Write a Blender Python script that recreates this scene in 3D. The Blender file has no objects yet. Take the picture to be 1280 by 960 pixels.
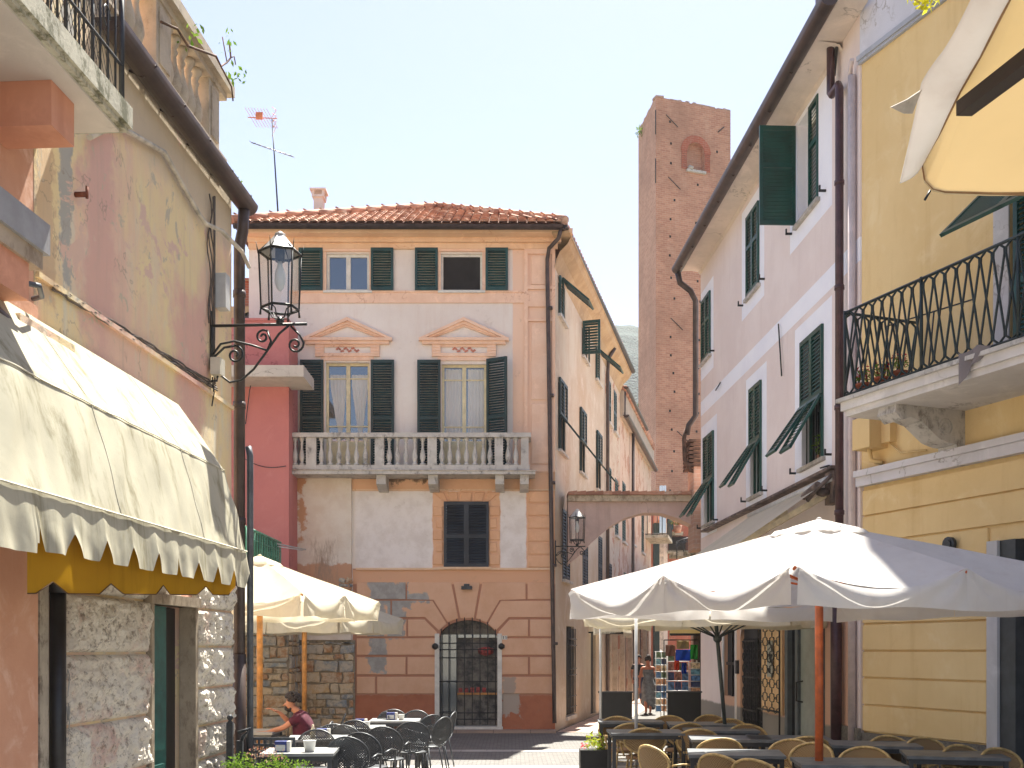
import bpy, math, random
from mathutils import Vector, Matrix, noise
R = math.radians
random.seed(7)
FPX = 1350.0; HV = 812.0; CH = 1.8
scene = bpy.context.scene
col = scene.collection

# ------------------------------------------------------------------ geometry helpers
def P(u, v, Y):
    """point of the street at depth Y that the surveyed bearing (u, v) hits"""
    return Vector(((u-640)*Y/FPX, Y, CH+(HV-v)*Y/FPX))

class Wall:
    """vertical wall: X = X0 + k*Y, a = Y along it, o = metres out of it, z = height"""
    def __init__(s, vp, X0, side):
        s.vp = vp; s.k = (vp-640)/FPX; s.X0 = X0
        n = Vector((1, -s.k, 0)).normalized()
        s.n = n if side > 0 else -n
        s.t = Vector((s.k, 1, 0)).normalized()
        s.sc = 1/math.sqrt(1+s.k*s.k)
    def pt(s, a, o, z):
        return Vector((s.X0+s.k*a, a, z)) + s.n*o
    def a(s, u): return FPX*s.X0/(u-s.vp)
    def uz(s, u, v):
        a = s.a(u); return a, CH+(HV-v)*a/FPX
class Front:
    def __init__(s, Y): s.Y = Y; s.n = Vector((0, -1, 0)); s.t = Vector((1, 0, 0)); s.sc = 1
    def pt(s, a, o, z): return Vector((a, s.Y-o, z))
    def a(s, u): return (u-640)*s.Y/FPX
    def z(s, v): return CH+(HV-v)*s.Y/FPX
    def uz(s, u, v): return s.a(u), s.z(v)
class Space:
    n = Vector((0, -1, 0)); t = Vector((1, 0, 0)); sc = 1
    def pt(s, x, y, z): return Vector((x, y, z))
SP = Space()

class MB:
    def __init__(s, F=None): s.v = []; s.f = []; s.F = F or SP; s.sm = set()
    def add(s, pts): 
        i = len(s.v); s.v.extend(Vector(p) for p in pts); return i
    def face(s, pts):
        i = s.add(pts); s.f.append(list(range(i, i+len(pts)))); return s
    def quad(s, a0, a1, z0, z1, o):
        F = s.F; return s.face([F.pt(a0, o, z0), F.pt(a1, o, z0), F.pt(a1, o, z1), F.pt(a0, o, z1)])
    def hexa(s, p):
        i = s.add(p)
        for q in ((0,3,2,1),(4,5,6,7),(0,1,5,4),(1,2,6,5),(2,3,7,6),(3,0,4,7)): s.f.append([i+k for k in q])
        return s
    def box(s, a0, a1, o0, o1, z0, z1):
        F = s.F
        return s.hexa([F.pt(a0,o0,z0),F.pt(a1,o0,z0),F.pt(a1,o1,z0),F.pt(a0,o1,z0),
                       F.pt(a0,o0,z1),F.pt(a1,o0,z1),F.pt(a1,o1,z1),F.pt(a0,o1,z1)])
    def mbox(s, M, x0, x1, y0, y1, z0, z1):
        return s.hexa([M@Vector(p) for p in ((x0,y0,z0),(x1,y0,z0),(x1,y1,z0),(x0,y1,z0),(x0,y0,z1),(x1,y0,z1),(x1,y1,z1),(x0,y1,z1))])
    def prism(s, poly, o0, o1, inset=0.0):
        """poly [(a,z)] on the wall, from o0 to o1 outwards, edges chamfered by inset"""
        F = s.F; n = len(poly)
        cx = sum(p[0] for p in poly)/n; cz = sum(p[1] for p in poly)/n
        ins = []
        for (x, z) in poly:
            dx, dz = x-cx, z-cz; L = math.hypot(dx, dz) or 1
            k = inset*1.3/L; ins.append((x-dx*k, z-dz*k))
        i = s.add([F.pt(x, o0, z) for x, z in poly] + [F.pt(x, o1-(inset*.6 if inset else 0), z) for x, z in poly])
        for k in range(n): s.f.append([i+k, i+(k+1)%n, i+n+(k+1)%n, i+n+k])
        s.f.append([i+k for k in range(n)][::-1])
        if inset:
            j = s.add([F.pt(x, o1, z) for x, z in ins])
            for k in range(n): s.f.append([i+n+k, i+n+(k+1)%n, j+(k+1)%n, j+k])
            s.f.append([j+k for k in range(n)])
        else: s.f.append([i+n+k for k in range(n)])
        return s
    def tube(s, path, r, n=8, cap=True, smooth=True):
        path = [Vector(p) for p in path]; m = len(path)
        rs = r if isinstance(r, (list, tuple)) else [r]*m
        up = None; rings = []
        for i, p in enumerate(path):
            d = (path[min(i+1, m-1)]-path[max(i-1, 0)])
            if d.length < 1e-9: d = Vector((0,0,1))
            d.normalize()
            if up is None or abs(up.dot(d)) > .98:
                up = Vector((0,0,1)) if abs(d.z) < .9 else Vector((1,0,0))
            x = d.cross(up).normalized(); y = x.cross(d).normalized(); up = y
            rings.append(s.add([p + (x*math.cos(2*math.pi*k/n)+y*math.sin(2*math.pi*k/n))*rs[i] for k in range(n)]))
        for i in range(m-1):
            for k in range(n):
                if smooth: s.sm.add(len(s.f))
                s.f.append([rings[i]+k, rings[i]+(k+1)%n, rings[i+1]+(k+1)%n, rings[i+1]+k])
        if cap:
            s.f.append([rings[0]+k for k in range(n)][::-1]); s.f.append([rings[-1]+k for k in range(n)])
        return s
    def lathe(s, c, prof, n=12, smooth=True, sx=1, sy=1):
        c = Vector(c); rings = []
        for r, z in prof:
            rings.append(s.add([c+Vector((r*math.cos(2*math.pi*k/n)*sx, r*math.sin(2*math.pi*k/n)*sy, z)) for k in range(n)]))
        for i in range(len(prof)-1):
            for k in range(n):
                if smooth: s.sm.add(len(s.f))
                s.f.append([rings[i]+k, rings[i]+(k+1)%n, rings[i+1]+(k+1)%n, rings[i+1]+k])
        s.f.append([rings[0]+k for k in range(n)][::-1]); s.f.append([rings[-1]+k for k in range(n)])
        return s
    def grid(s, fn, nu, nv, smooth=True, skip=None):
        i = s.add([fn(a/nu, b/nv) for b in range(nv+1) for a in range(nu+1)])
        for b in range(nv):
            for a in range(nu):
                if skip and skip(a, b): continue
                if smooth: s.sm.add(len(s.f))
                q = i+b*(nu+1)+a; s.f.append([q, q+1, q+nu+2, q+nu+1])
        return s
    def panel(s, a0, a1, z0, z1, holes=(), depth=.25, o=0.0):
        """wall face with rectangular openings and their reveals"""
        A = sorted({a0, a1, *[h[0] for h in holes], *[h[1] for h in holes]}); Z = sorted({z0, z1, *[h[2] for h in holes], *[h[3] for h in holes]})
        A = [x for x in A if a0 <= x <= a1]; Z = [x for x in Z if z0 <= x <= z1]
        for i in range(len(A)-1):
            for j in range(len(Z)-1):
                ca, cz = (A[i]+A[i+1])/2, (Z[j]+Z[j+1])/2
                if any(h[0] < ca < h[1] and h[2] < cz < h[3] for h in holes): continue
                s.quad(A[i], A[i+1], Z[j], Z[j+1], o)
        F = s.F
        for h in holes:
            b0, b1, y0, y1 = h[:4]; d = o-depth
            s.face([F.pt(b0,o,y0),F.pt(b0,o,y1),F.pt(b0,d,y1),F.pt(b0,d,y0)])
            s.face([F.pt(b1,o,y0),F.pt(b1,o,y1),F.pt(b1,d,y1),F.pt(b1,d,y0)])
            s.face([F.pt(b0,o,y0),F.pt(b1,o,y0),F.pt(b1,d,y0),F.pt(b0,d,y0)])
            s.face([F.pt(b0,o,y1),F.pt(b1,o,y1),F.pt(b1,d,y1),F.pt(b0,d,y1)])
        return s
    def body(s, a0, a1, z0, z1, depth):
        """the other faces of the building block behind the street face"""
        F = s.F; p = lambda a, o, z: F.pt(a, o, z)
        for q in (((a0,0),(a0,-depth)), ((a1,0),(a1,-depth)), ((a0,-depth),(a1,-depth))):
            s.face([p(*q[0], z0), p(*q[1], z0), p(*q[1], z1), p(*q[0], z1)])
        s.face([p(a0,0,z1), p(a1,0,z1), p(a1,-depth,z1), p(a0,-depth,z1)])
        return s
    def build(s, name, mat, parent=None, label=None, cat=None, group=None, kind=None, subsurf=0, solid=0.0):
        if not s.v: s.add([(0,0,0)]*3)
        xs = [p.x for p in s.v]; ys = [p.y for p in s.v]; zs = [p.z for p in s.v]
        org = Vector(((min(xs)+max(xs))/2, (min(ys)+max(ys))/2, min(zs)))
        me = bpy.data.meshes.new(name)
        me.from_pydata([tuple(p-org) for p in s.v], [], s.f)
        if s.sm:
            fl = [i in s.sm for i in range(len(s.f))]; me.polygons.foreach_set('use_smooth', fl)
        me.materials.append(mat)
        o = bpy.data.objects.new(name, me); col.objects.link(o)
        pw = wloc(parent) if parent else Vector((0,0,0))
        if parent: o.parent = parent
        o.location = org-pw
        if solid:
            m = o.modifiers.new('Solidify', 'SOLIDIFY'); m.thickness = solid; m.offset = 0
        if subsurf:
            m = o.modifiers.new('Subsurf', 'SUBSURF'); m.levels = m.render_levels = subsurf
        return tag(o, label, cat, group, kind)
def wloc(o):
    p = Vector((0,0,0))
    while o: p = p+o.location; o = o.parent
    return p
def tag(o, label=None, cat=None, group=None, kind=None):
    if label: o['label'] = label
    if cat: o['category'] = cat
    if group: o['group'] = group
    if kind: o['kind'] = kind
    return o
def thing(name, label, cat, loc, group=None):
    o = bpy.data.objects.new(name, None); o.empty_display_size = .2; col.objects.link(o); o.location = Vector(loc)
    return tag(o, label, cat, group)
def copy_tree(o, loc, rz, label, parent=None):
    c = o.copy(); col.objects.link(c); c.parent = parent
    for ch in [x for x in bpy.data.objects if x.parent == o]: copy_tree(ch, None, None, None, c)
    if loc is not None: c.location = loc; c.rotation_euler = (0,0,rz)
    if label: c['label'] = label
    return c

# ------------------------------------------------------------------ materials
def lin(c):
    return tuple(((x/255)/12.92 if x/255 <= .04045 else ((x/255+.055)/1.055)**2.4) for x in c[:3])+(1,)
class N:
    def __init__(s, name, rough=.85):
        s.m = bpy.data.materials.new(name); s.m.use_nodes = True; s.t = s.m.node_tree; s.t.nodes.clear()
        s.out = s.n('ShaderNodeOutputMaterial'); s.b = s.n('ShaderNodeBsdfPrincipled'); s.l(s.b.outputs[0], s.out.inputs[0])
        s.b.inputs['Roughness'].default_value = rough; s._p = None
    def n(s, k): return s.t.nodes.new(k)
    def l(s, a, b): s.t.links.new(a, b)
    def set(s, sock, v):
        if hasattr(v, 'is_linked') or isinstance(v, bpy.types.NodeSocket): s.l(v, sock)
        else: sock.default_value = v
    def pos(s):
        if s._p is None: s._p = s.n('ShaderNodeNewGeometry').outputs['Position']
        return s._p
    def obj(s): return s.n('ShaderNodeTexCoord').outputs['Object']
    def wallpos(s, ang):
        """world position turned so that x runs along a wall and y is height"""
        r = s.n('ShaderNodeVectorRotate'); r.rotation_type = 'Z_AXIS'; r.inputs['Angle'].default_value = ang; s.l(s.pos(), r.inputs['Vector'])
        x, y, z = s.sep(r.outputs[0]); return s.comb(x, z, y)
    def sep(s, v):
        q = s.n('ShaderNodeSeparateXYZ'); s.l(v, q.inputs[0]); return q.outputs
    def comb(s, x, y, z):
        q = s.n('ShaderNodeCombineXYZ')
        for i, w in enumerate((x, y, z)): s.set(q.inputs[i], w)
        return q.outputs[0]
    def math(s, op, a, b=0.0, clamp=False):
        q = s.n('ShaderNodeMath'); q.operation = op; q.use_clamp = clamp; s.set(q.inputs[0], a); s.set(q.inputs[1], b); return q.outputs[0]
    def noise(s, scale, detail=4, rough=.6, vec=None, stretch=None, dist=0):
        v = vec if vec is not None else s.pos()
        if stretch:
            q = s.n('ShaderNodeMapping'); q.inputs['Scale'].default_value = stretch; s.l(v, q.inputs[0]); v = q.outputs[0]
        t = s.n('ShaderNodeTexNoise'); t.inputs['Scale'].default_value = scale; t.inputs['Detail'].default_value = detail
        t.inputs['Roughness'].default_value = rough; t.inputs['Distortion'].default_value = dist; s.l(v, t.inputs['Vector']); return t.outputs['Fac']
    def ramp(s, f, a, b):
        q = s.n('ShaderNodeMapRange'); q.interpolation_type = 'SMOOTHSTEP'; s.set(q.inputs[0], f); q.inputs[1].default_value = a; q.inputs[2].default_value = b; return q.outputs[0]
    def mix(s, f, a, b, mode='MIX'):
        q = s.n('ShaderNodeMix'); q.data_type = 'RGBA'; q.blend_type = mode
        s.set(q.inputs[0], f)
        for k, c in ((6, a), (7, b)):
            if isinstance(c, (tuple, list)): q.inputs[k].default_value = lin(c) if max(c) > 1.01 or len(c) == 3 else c
            else: s.l(c, q.inputs[k])
        return q.outputs[2]
    def color(s, c):
        if isinstance(c, (tuple, list)): s.b.inputs['Base Color'].default_value = lin(c)
        else: s.l(c, s.b.inputs['Base Color'])
        return s
    def bump(s, h, strength=.3, dist=.01, normal=None):
        q = s.n('ShaderNodeBump'); q.inputs['Strength'].default_value = strength; q.inputs['Distance'].default_value = dist
        s.l(h, q.inputs['Height'])
        if normal is not None: s.l(normal, q.inputs['Normal'])
        s.l(q.outputs[0], s.b.inputs['Normal']); return q.outputs[0]
    def rect(s, xz, x0, x1, z0, z1, edge=.05, amp=.25, nz=None):
        """soft mask of a patch with a ragged outline"""
        x, z = xz
        d = s.math('MINIMUM', s.math('MINIMUM', s.math('SUBTRACT', x, x0), s.math('SUBTRACT', x1, x)),
                   s.math('MINIMUM', s.math('SUBTRACT', z, z0), s.math('SUBTRACT', z1, z)))
        if nz is not None: d = s.math('ADD', d, s.math('MULTIPLY', s.math('SUBTRACT', nz, .5), amp))
        return s.ramp(d, 0, edge)

def cracks(m, k, scale, mask_scale, c=(120,98,82), amt=.6, vec=None):
    """hairline cracks where a noise field crosses its middle value"""
    a = m.math('ABSOLUTE', m.math('SUBTRACT', m.noise(scale, 5, .6, vec=vec, dist=.3), .5))
    line = m.math('SUBTRACT', 1.0, m.ramp(a, 0.0, .010)); f = m.math('MULTIPLY', line, m.ramp(m.noise(mask_scale, 3, .5), .5, .6))
    return m.mix(m.math('MULTIPLY', f, amt), k, c)
def plaster(name, c, c2=None, c3=None, scale=.8, rough=.9, streak=.25, bump=.25, patch=None, dirt=(120,108,95), dirt_amt=.35, crack=.55):
    """painted render: two or three worn tones, run-down streaks, fine grain"""
    m = N(name, rough); c2 = c2 or tuple(x*.93 for x in c); c3 = c3 or tuple(min(255, x*1.04) for x in c)
    k = m.mix(m.ramp(m.noise(scale, 6, .65), .35, .65), c, c2)
    k = m.mix(m.ramp(m.noise(scale*2.7, 5, .7, dist=.6), .5, .75), k, c3)
    st = m.ramp(m.noise(1.0, 5, .65, stretch=(5, 5, .45)), .5, .8)
    k = m.mix(m.math('MULTIPLY', st, streak), k, dirt)
    k = m.mix(m.math('MULTIPLY', m.ramp(m.noise(2.2, 8, .75), .6, .8), dirt_amt), k, dirt)
    if patch:
        k = m.mix(m.ramp(m.noise(patch[1], 7, .7, dist=.3), patch[2], patch[2]+.03), k, patch[0])
    k = cracks(m, k, 1.1, .7, dirt, crack)
    m.color(k)
    h = m.math('ADD', m.noise(60, 3, .6), m.math('MULTIPLY', m.noise(5, 6, .65), 2.0))
    m.bump(h, bump, .006)
    return m.m
def simple(name, c, rough=.6, metal=0.0, var=.12, scale=6, bump=.0, vec='pos'):
    m = N(name, rough); m.b.inputs['Metallic'].default_value = metal
    v = m.obj() if vec == 'obj' else None
    f = m.noise(scale, 5, .65, vec=v)
    m.color(m.mix(m.ramp(f, .3, .7), tuple(x*(1-var) for x in c), tuple(min(255, x*(1+var)) for x in c)))
    if bump: m.bump(m.noise(scale*6, 4, .6, vec=v), bump, .004)
    return m.m
def weathered(name, c, dirt, rough=.85, scale=3, amt=.6, bump=.4, thr=.48):
    m = N(name, rough)
    k = m.mix(m.ramp(m.noise(scale, 7, .7), .3, .7), tuple(x*.88 for x in c), c)
    k = m.mix(m.math('MULTIPLY', m.ramp(m.noise(scale*1.7, 8, .75, stretch=(1,1,.6)), thr, thr+.16), amt), k, dirt)
    m.color(k); m.bump(m.noise(scale*9, 6, .7), bump, .008); return m.m
def fabric(name, c, trans=.45, dirt=None, scale=1.2, amt=.3, tc=None):
    m = N(name, .9)
    k = m.mix(m.ramp(m.noise(scale, 6, .65), .3, .75), c, tuple(x*.95 for x in c))
    if dirt: k = m.mix(m.math('MULTIPLY', m.ramp(m.noise(1.6, 8, .7, stretch=(3.5, 3.5, .6)), .48, .75), amt), k, dirt)
    d = m.n('ShaderNodeBsdfDiffuse'); t = m.n('ShaderNodeBsdfTranslucent'); x = m.n('ShaderNodeMixShader'); x.inputs[0].default_value = trans
    m.l(k, d.inputs[0])
    if tc: t.inputs[0].default_value = lin(tc)
    else: m.l(k, t.inputs[0])
    q = m.n('ShaderNodeBump'); q.inputs['Strength'].default_value = .25; q.inputs['Distance'].default_value = .01
    m.l(m.noise(7, 5, .6, dist=.5), q.inputs['Height']); m.l(q.outputs[0], d.inputs['Normal'])
    m.l(d.outputs[0], x.inputs[1]); m.l(t.outputs[0], x.inputs[2]); m.l(x.outputs[0], m.out.inputs[0]); return m.m
def brickmat(name, ang, c1, c2, mortar, bw=.26, bh=.07, dirt=(150,135,120), dirt_amt=.4, holes=False, rough=.9):
    m = N(name, rough); w = m.wallpos(ang)
    b = m.n('ShaderNodeTexBrick'); m.l(w, b.inputs['Vector']); b.inputs['Scale'].default_value = 1
    b.inputs['Brick Width'].default_value = bw; b.inputs['Row Height'].default_value = bh; b.inputs['Mortar Size'].default_value = .008
    b.inputs['Color1'].default_value = lin(c1); b.inputs['Color2'].default_value = lin(c2); b.inputs['Mortar'].default_value = lin(mortar)
    b.inputs['Bias'].default_value = -.1
    k = m.mix(m.math('MULTIPLY', m.ramp(m.noise(.35, 6, .7, stretch=(1,1,.8)), .4, .65), .55), b.outputs['Color'], tuple(x*.78 for x in c1))
    k = m.mix(m.math('MULTIPLY', m.ramp(m.noise(.9, 8, .75, stretch=(1.5,1.5,.7)), .5, .72), dirt_amt), k, dirt)
    k = m.mix(m.math('MULTIPLY', m.ramp(m.noise(3, 6, .8, stretch=(1,1,3)), .5, .75), .35), k, tuple(x*.6 for x in c2))
    m.color(k); m.bump(m.math('SUBTRACT', m.noise(9, 5, .7), b.outputs['Fac']), .5, .01); return m.m

def glassy(name, c=(14,18,20), rough=.06):
    m = N(name, rough); m.color(c); m.b.inputs['Specular IOR Level'].default_value = .9
    m.b.inputs['IOR'].default_value = 2.1; m.bump(m.noise(1.5, 2, .5), .05, .02); return m.m

M = {}
M['green'] = simple('green_paint', (14, 58, 56), .5, var=.18, scale=3, bump=.1)
M['green_dark'] = simple('dark_green_paint', (13, 44, 44), .55, var=.2, scale=3, bump=.1)
M['green_right'] = simple('bottle_green_paint', (18, 68, 60), .42, var=.15, scale=3, bump=.1)
M['navy'] = simple('navy_paint', (30, 38, 48), .55, var=.2, scale=3, bump=.1)
M['iron'] = simple('wrought_iron', (28, 30, 30), .5, var=.3, scale=14, bump=.2)
M['iron_grey'] = simple('grey_iron', (52, 55, 60), .5, .3, var=.25, scale=10)
M['brown_metal'] = simple('brown_gutter_metal', (72, 59, 55), .45, .2, var=.18, scale=4, bump=.1)
M['dark_gutter'] = simple('aged_gutter_metal', (58, 50, 48), .5, .3, var=.25, scale=5, bump=.1)
M['grey_pipe'] = simple('grey_pipe', (88, 92, 98), .5, .3, var=.15, scale=5)
M['pale_pipe'] = simple('pale_pipe', (190, 180, 166), .85, var=.15)
M['white_frame'] = simple('white_window_paint', (214, 210, 200), .6, var=.05)
M['cream_frame'] = simple('cream_window_paint', (212, 198, 160), .6, var=.06)
M['glass'] = glassy('window_glass')
M['dark'] = simple('dark_interior', (26, 25, 25), .9, var=.3)
M['roomdark'] = simple('dim_room', (44, 42, 42), .95, var=.3, scale=1)
M['curtain'] = fabric('curtain_cloth', (226, 226, 224), .3)
M['marble'] = weathered('aged_marble', (202, 196, 188), (96, 90, 84), .7, 3, .75, .4, .5)
M['terr_stone'] = weathered('terrace_stone', (200, 184, 162), (134, 116, 98), .9, 4, .5, .6, .5)
M['concrete'] = weathered('stained_concrete', (206, 200, 180), (96, 94, 66), .9, 3.5, .9, .7, .47)
M['soffit_white'] = plaster('white_soffit', (222, 214, 204), streak=.05, dirt_amt=.15)
M['orange_beam'] = plaster('orange_render', (214, 152, 124), (204, 140, 112), scale=2, streak=.3, dirt=(170,100,72))
M['salmon'] = plaster('salmon_render', (216, 164, 136), (204, 150, 122), (228, 188, 166), scale=1.2, streak=.4, dirt=(226, 190, 170), dirt_amt=.3)
M['wood'] = simple('varnished_wood', (186, 128, 66), .5, var=.15, scale=8, vec='obj')
M['wood_red'] = simple('reddish_wood', (176, 84, 36), .45, var=.15, scale=8, vec='obj')
M['white_metal'] = simple('white_steel', (196, 196, 194), .4, .1, var=.05)
M['black_panel'] = simple('black_panel', (24, 24, 25), .6, var=.15)
M['cream_cloth'] = fabric('cream_canvas', (224, 216, 196), .4, (176, 168, 146), amt=.3)
M['white_cloth'] = fabric('white_canvas', (226, 222, 218), .33, (190, 176, 166), amt=.25)
M['terracotta'] = None
# tile material: each tile island its own tone
def tilemat(name, c1, c2, c3):
    m = N(name, .85); g = m.n('ShaderNodeNewGeometry'); r = g.outputs['Random Per Island']
    k = m.mix(m.ramp(r, .1, .9), c1, c2)
    k = m.mix(m.math('MULTIPLY', m.ramp(m.noise(2.5, 7, .75), .5, .7), .7), k, c3)
    m.color(k); m.bump(m.noise(20, 5, .7), .4, .006); return m.m
M['terracotta'] = tilemat('terracotta_tiles', (186, 136, 110), (150, 104, 84), (204, 190, 172))
M['rubble'] = None
def rubblemat(name, cols, grout):
    m = N(name, .92); g = m.n('ShaderNodeNewGeometry'); r = g.outputs['Random Per Island']
    q = m.n('ShaderNodeValToRGB'); q.color_ramp.interpolation = 'CONSTANT'; e = q.color_ramp.elements
    while len(e) < len(cols): e.new(.5)
    for i, c in enumerate(cols): e[i].position = i/len(cols); e[i].color = lin(c)
    m.l(r, q.inputs[0])
    k = m.mix(m.math('MULTIPLY', m.ramp(m.noise(5, 8, .75), .38, .6), .75), q.outputs[0], grout)
    k = m.mix(m.math('MULTIPLY', m.ramp(m.noise(11, 6, .7), .5, .7), .4), k, (88, 70, 54))
    m.color(k); m.bump(m.noise(14, 7, .7), .8, .02); return m.m
M['rubble'] = rubblemat('rubble_stone', [(176,132,88),(160,158,150),(196,162,116),(140,148,152),(168,118,76),(204,178,142),(150,128,98),(128,134,138)], (206,190,164))

def hinge(F, a, o, z, phi=0.0, tilt=0.0, flip=False):
    """matrix whose x runs along the wall, y points out, z up; phi swings it about the hinge, tilt lifts its foot outwards"""
    t = -F.t if flip else F.t.copy(); n = F.n.copy(); up = Vector((0,0,1))
    t2 = t*math.cos(phi)+n*math.sin(phi); n2 = -t*math.sin(phi)+n*math.cos(phi)
    z2 = up*math.cos(tilt)-n2*math.sin(tilt); n3 = n2*math.cos(tilt)+up*math.sin(tilt)
    p = F.pt(a, o, z)
    return Matrix(((t2.x,n3.x,z2.x,p.x),(t2.y,n3.y,z2.y,p.y),(t2.z,n3.z,z2.z,p.z),(0,0,0,1)))
def louvre(mb, Mx, w, z0, z1, mids=(), st=.055, rl=.07, th=.04, sp=.055, ang=35):
    """framed louvred leaf from z0 to z1, x 0..w"""
    mb.mbox(Mx, 0, st, 0, th, z0, z1); mb.mbox(Mx, w-st, w, 0, th, z0, z1)
    cuts = [z0]+[z0+(z1-z0)*m for m in mids]+[z1]
    for i, c in enumerate(cuts):
        a = c if i == 0 else (c-rl if i == len(cuts)-1 else c-rl/2)
        mb.mbox(Mx, st, w-st, .001, th-.001, a, a+rl)
    for i in range(len(cuts)-1):
        b0 = cuts[i]+(rl if i == 0 else rl/2); b1 = cuts[i+1]-(rl if i == len(cuts)-2 else rl/2)
        n = max(1, int((b1-b0)/sp)); d = (b1-b0)/n
        ca, sa = math.cos(R(ang)), math.sin(R(ang)); hw = sp*.50; ht = .004
        for j in range(n):
            zc = b0+(j+.5)*d; ym = th/2
            pts = []
            for (x) in (st, w-st):
                for (p, q) in ((-hw,-ht),(hw,-ht),(hw,ht),(-hw,ht)):
                    pts.append(Mx@Vector((x, ym+p*sa*.9-q*ca, zc-p*ca+ -q*sa)))
            i0 = mb.add([pts[0],pts[1],pts[2],pts[3],pts[4],pts[5],pts[6],pts[7]])
            for f in ((0,1,5,4),(1,2,6,5),(2,3,7,6),(3,0,4,7)): mb.f.append([i0+k for k in f])
def shutter(parent, F, a, z0, z1, w, mat, phi=0.0, o=.02, mids=(.47,), flip=False, flap=0.0, sp=.055, th=.04):
    """leaf hung at a; with flap > 0 its lower half is a flap propped outwards by that angle"""
    mb = MB(); H = z1-z0
    if flap:
        hz = z0+H*.47
        Mx = hinge(F, a, o, z0, phi, 0, flip); louvre(mb, Mx, w, H*.47+.01, H, (), sp=sp, th=th)
        mb.mbox(Mx, 0, .035, 0, th, 0, H*.47)
        s = mb.build('shutter', mat, parent)
        m2 = MB(); Mf = hinge(F, a, o+th*.6, hz, phi, flap, flip); louvre(m2, Mf, w, -H*.47, 0, (), sp=sp, th=th)
        m2.build('flap', mat, s)
        return s
    Mx = hinge(F, a, o, z0, phi, 0, flip); louvre(mb, Mx, w, 0, H, mids, sp=sp, th=th)
    return mb.build('shutter', mat, parent)
def window(parent, F, a0, a1, z0, z1, frame, depth=.12, fw=.05, mull=1, trans=(), pane=None, low=0.0, sill=None, curtain=None, name='window'):
    """frame as the part; pane, sill, curtain as its pieces"""
    sc = F.sc; w = fw
    mb = MB(F); o0, o1 = -depth-.05, -depth
    mb.box(a0, a0+w*sc, o0, o1, z0, z1); mb.box(a1-w*sc, a1, o0, o1, z0, z1)
    mb.box(a0+w*sc, a1-w*sc, o0+.001, o1-.001, z0, z0+w+low); mb.box(a0+w*sc, a1-w*sc, o0+.001, o1-.001, z1-w, z1)
    for i in range(mull):
        c = a0+(a1-a0)*(i+1)/(mull+1); mb.box(c-w*.8*sc, c+w*.8*sc, o0+.002, o1+.004, z0+w, z1-w)
    for t in trans: zz = z0+(z1-z0)*t; mb.box(a0+w*sc, a1-w*sc, o0+.003, o1-.003, zz-.014, zz+.014)
    f = mb.build(name, frame, parent)
    MB(F).quad(a0+.01, a1-.01, z0+.01, z1-.01, -depth-.03).build('pane', pane or M['glass'], f)
    if sill is not None: MB(F).box(a0-.06, a1+.06, -.05, .07, z0-.05, z0).build('sill', sill, f)
    if curtain:
        for k in (0, 1):
            b0 = a0+(a1-a0)*(.08+.5*k); b1 = b0+(a1-a0)*.36; ct, tie, hang = curtain
            def fn(s, t, b0=b0, b1=b1, k=k):
                zz = z0+low+.08+(hang-(z0+low+.08))*t
                nar = 1-tie*(1-abs(2*t-.15) if t < .6 else (1-t))*.9
                nar = 1 if tie == 0 else (.18+.82*min(1, max(0, (t-.08))/.75)**.8 if t > .08 else .3)
                cc = (b0+b1)/2+(.0 if tie == 0 else (.1 if k == 0 else .02)*(1-t)*.6)
                return F.pt(cc+(s-.5)*(b1-b0)*nar, -depth-.022+.006*math.sin(s*30)*nar, zz)
            MB(F).grid(fn, 24, 12).build('curtain', ct, f)
    return f
def pipe_run(F, pts, r, n=10): return MB().tube([F.pt(*p) for p in pts], r, n)
def wrinkle(p, s=1.0, k=.02): return noise.noise(Vector(p)*s)*k

# ================================================================== WALL FRAMES
LW = Wall(730, -3.77, 1)       # plaster house on the left of the square
CS = Wall(940, -4.300, 1)      # lane side of the corner house
CF = Front(23.6)               # its front
PW = Wall(580, 5.13, -1)       # pink house
YW = Wall(110, 10.03, -1)      # yellow house

# ================================================================== GROUND
def pavemat(name, c1, c2, mort, bw, bh, ang=0, bump=.5):
    m = N(name, .85); r = m.n('ShaderNodeVectorRotate'); r.rotation_type = 'Z_AXIS'; r.inputs['Angle'].default_value = ang; m.l(m.pos(), r.inputs['Vector'])
    b = m.n('ShaderNodeTexBrick'); m.l(r.outputs[0], b.inputs['Vector']); b.inputs['Scale'].default_value = 1
    b.inputs['Brick Width'].default_value = bw; b.inputs['Row Height'].default_value = bh; b.inputs['Mortar Size'].default_value = .008
    b.inputs['Color1'].default_value = lin(c1); b.inputs['Color2'].default_value = lin(c2); b.inputs['Mortar'].default_value = lin(mort)
    k = m.mix(m.math('MULTIPLY', m.ramp(m.noise(.7, 7, .7), .4, .7), .4), b.outputs['Color'], (112, 106, 100))
    k = m.mix(m.math('MULTIPLY', m.ramp(m.noise(5, 6, .7), .55, .75), .3), k, (88, 84, 80))
    m.color(k); m.bump(m.math('SUBTRACT', m.math('MULTIPLY', m.noise(12, 5, .7), .6), b.outputs['Fac']), bump, .01); return m.m
g = N('earth', .95); g.color(g.mix(g.ramp(g.noise(.05, 6, .7), .4, .6), (110, 104, 92), (92, 98, 74)))
mb = MB(); S = 520
mb.face([(-S,-60,-.02),(S,-60,-.02),(S,640,-.02),(-S,640,-.02)]).build('ground', g.m, kind='structure')
MB().face([(-14,-12,0),(16,-12,0),(16,62,0),(-14,62,0)]).build('pavement', pavemat('cobbles', (116,113,110), (98,96,94), (76,73,70), .14, .1), kind='structure')
stone = pavemat('stone_band_slabs', (186,180,172), (172,166,158), (130,124,118), .9, .4)
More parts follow.
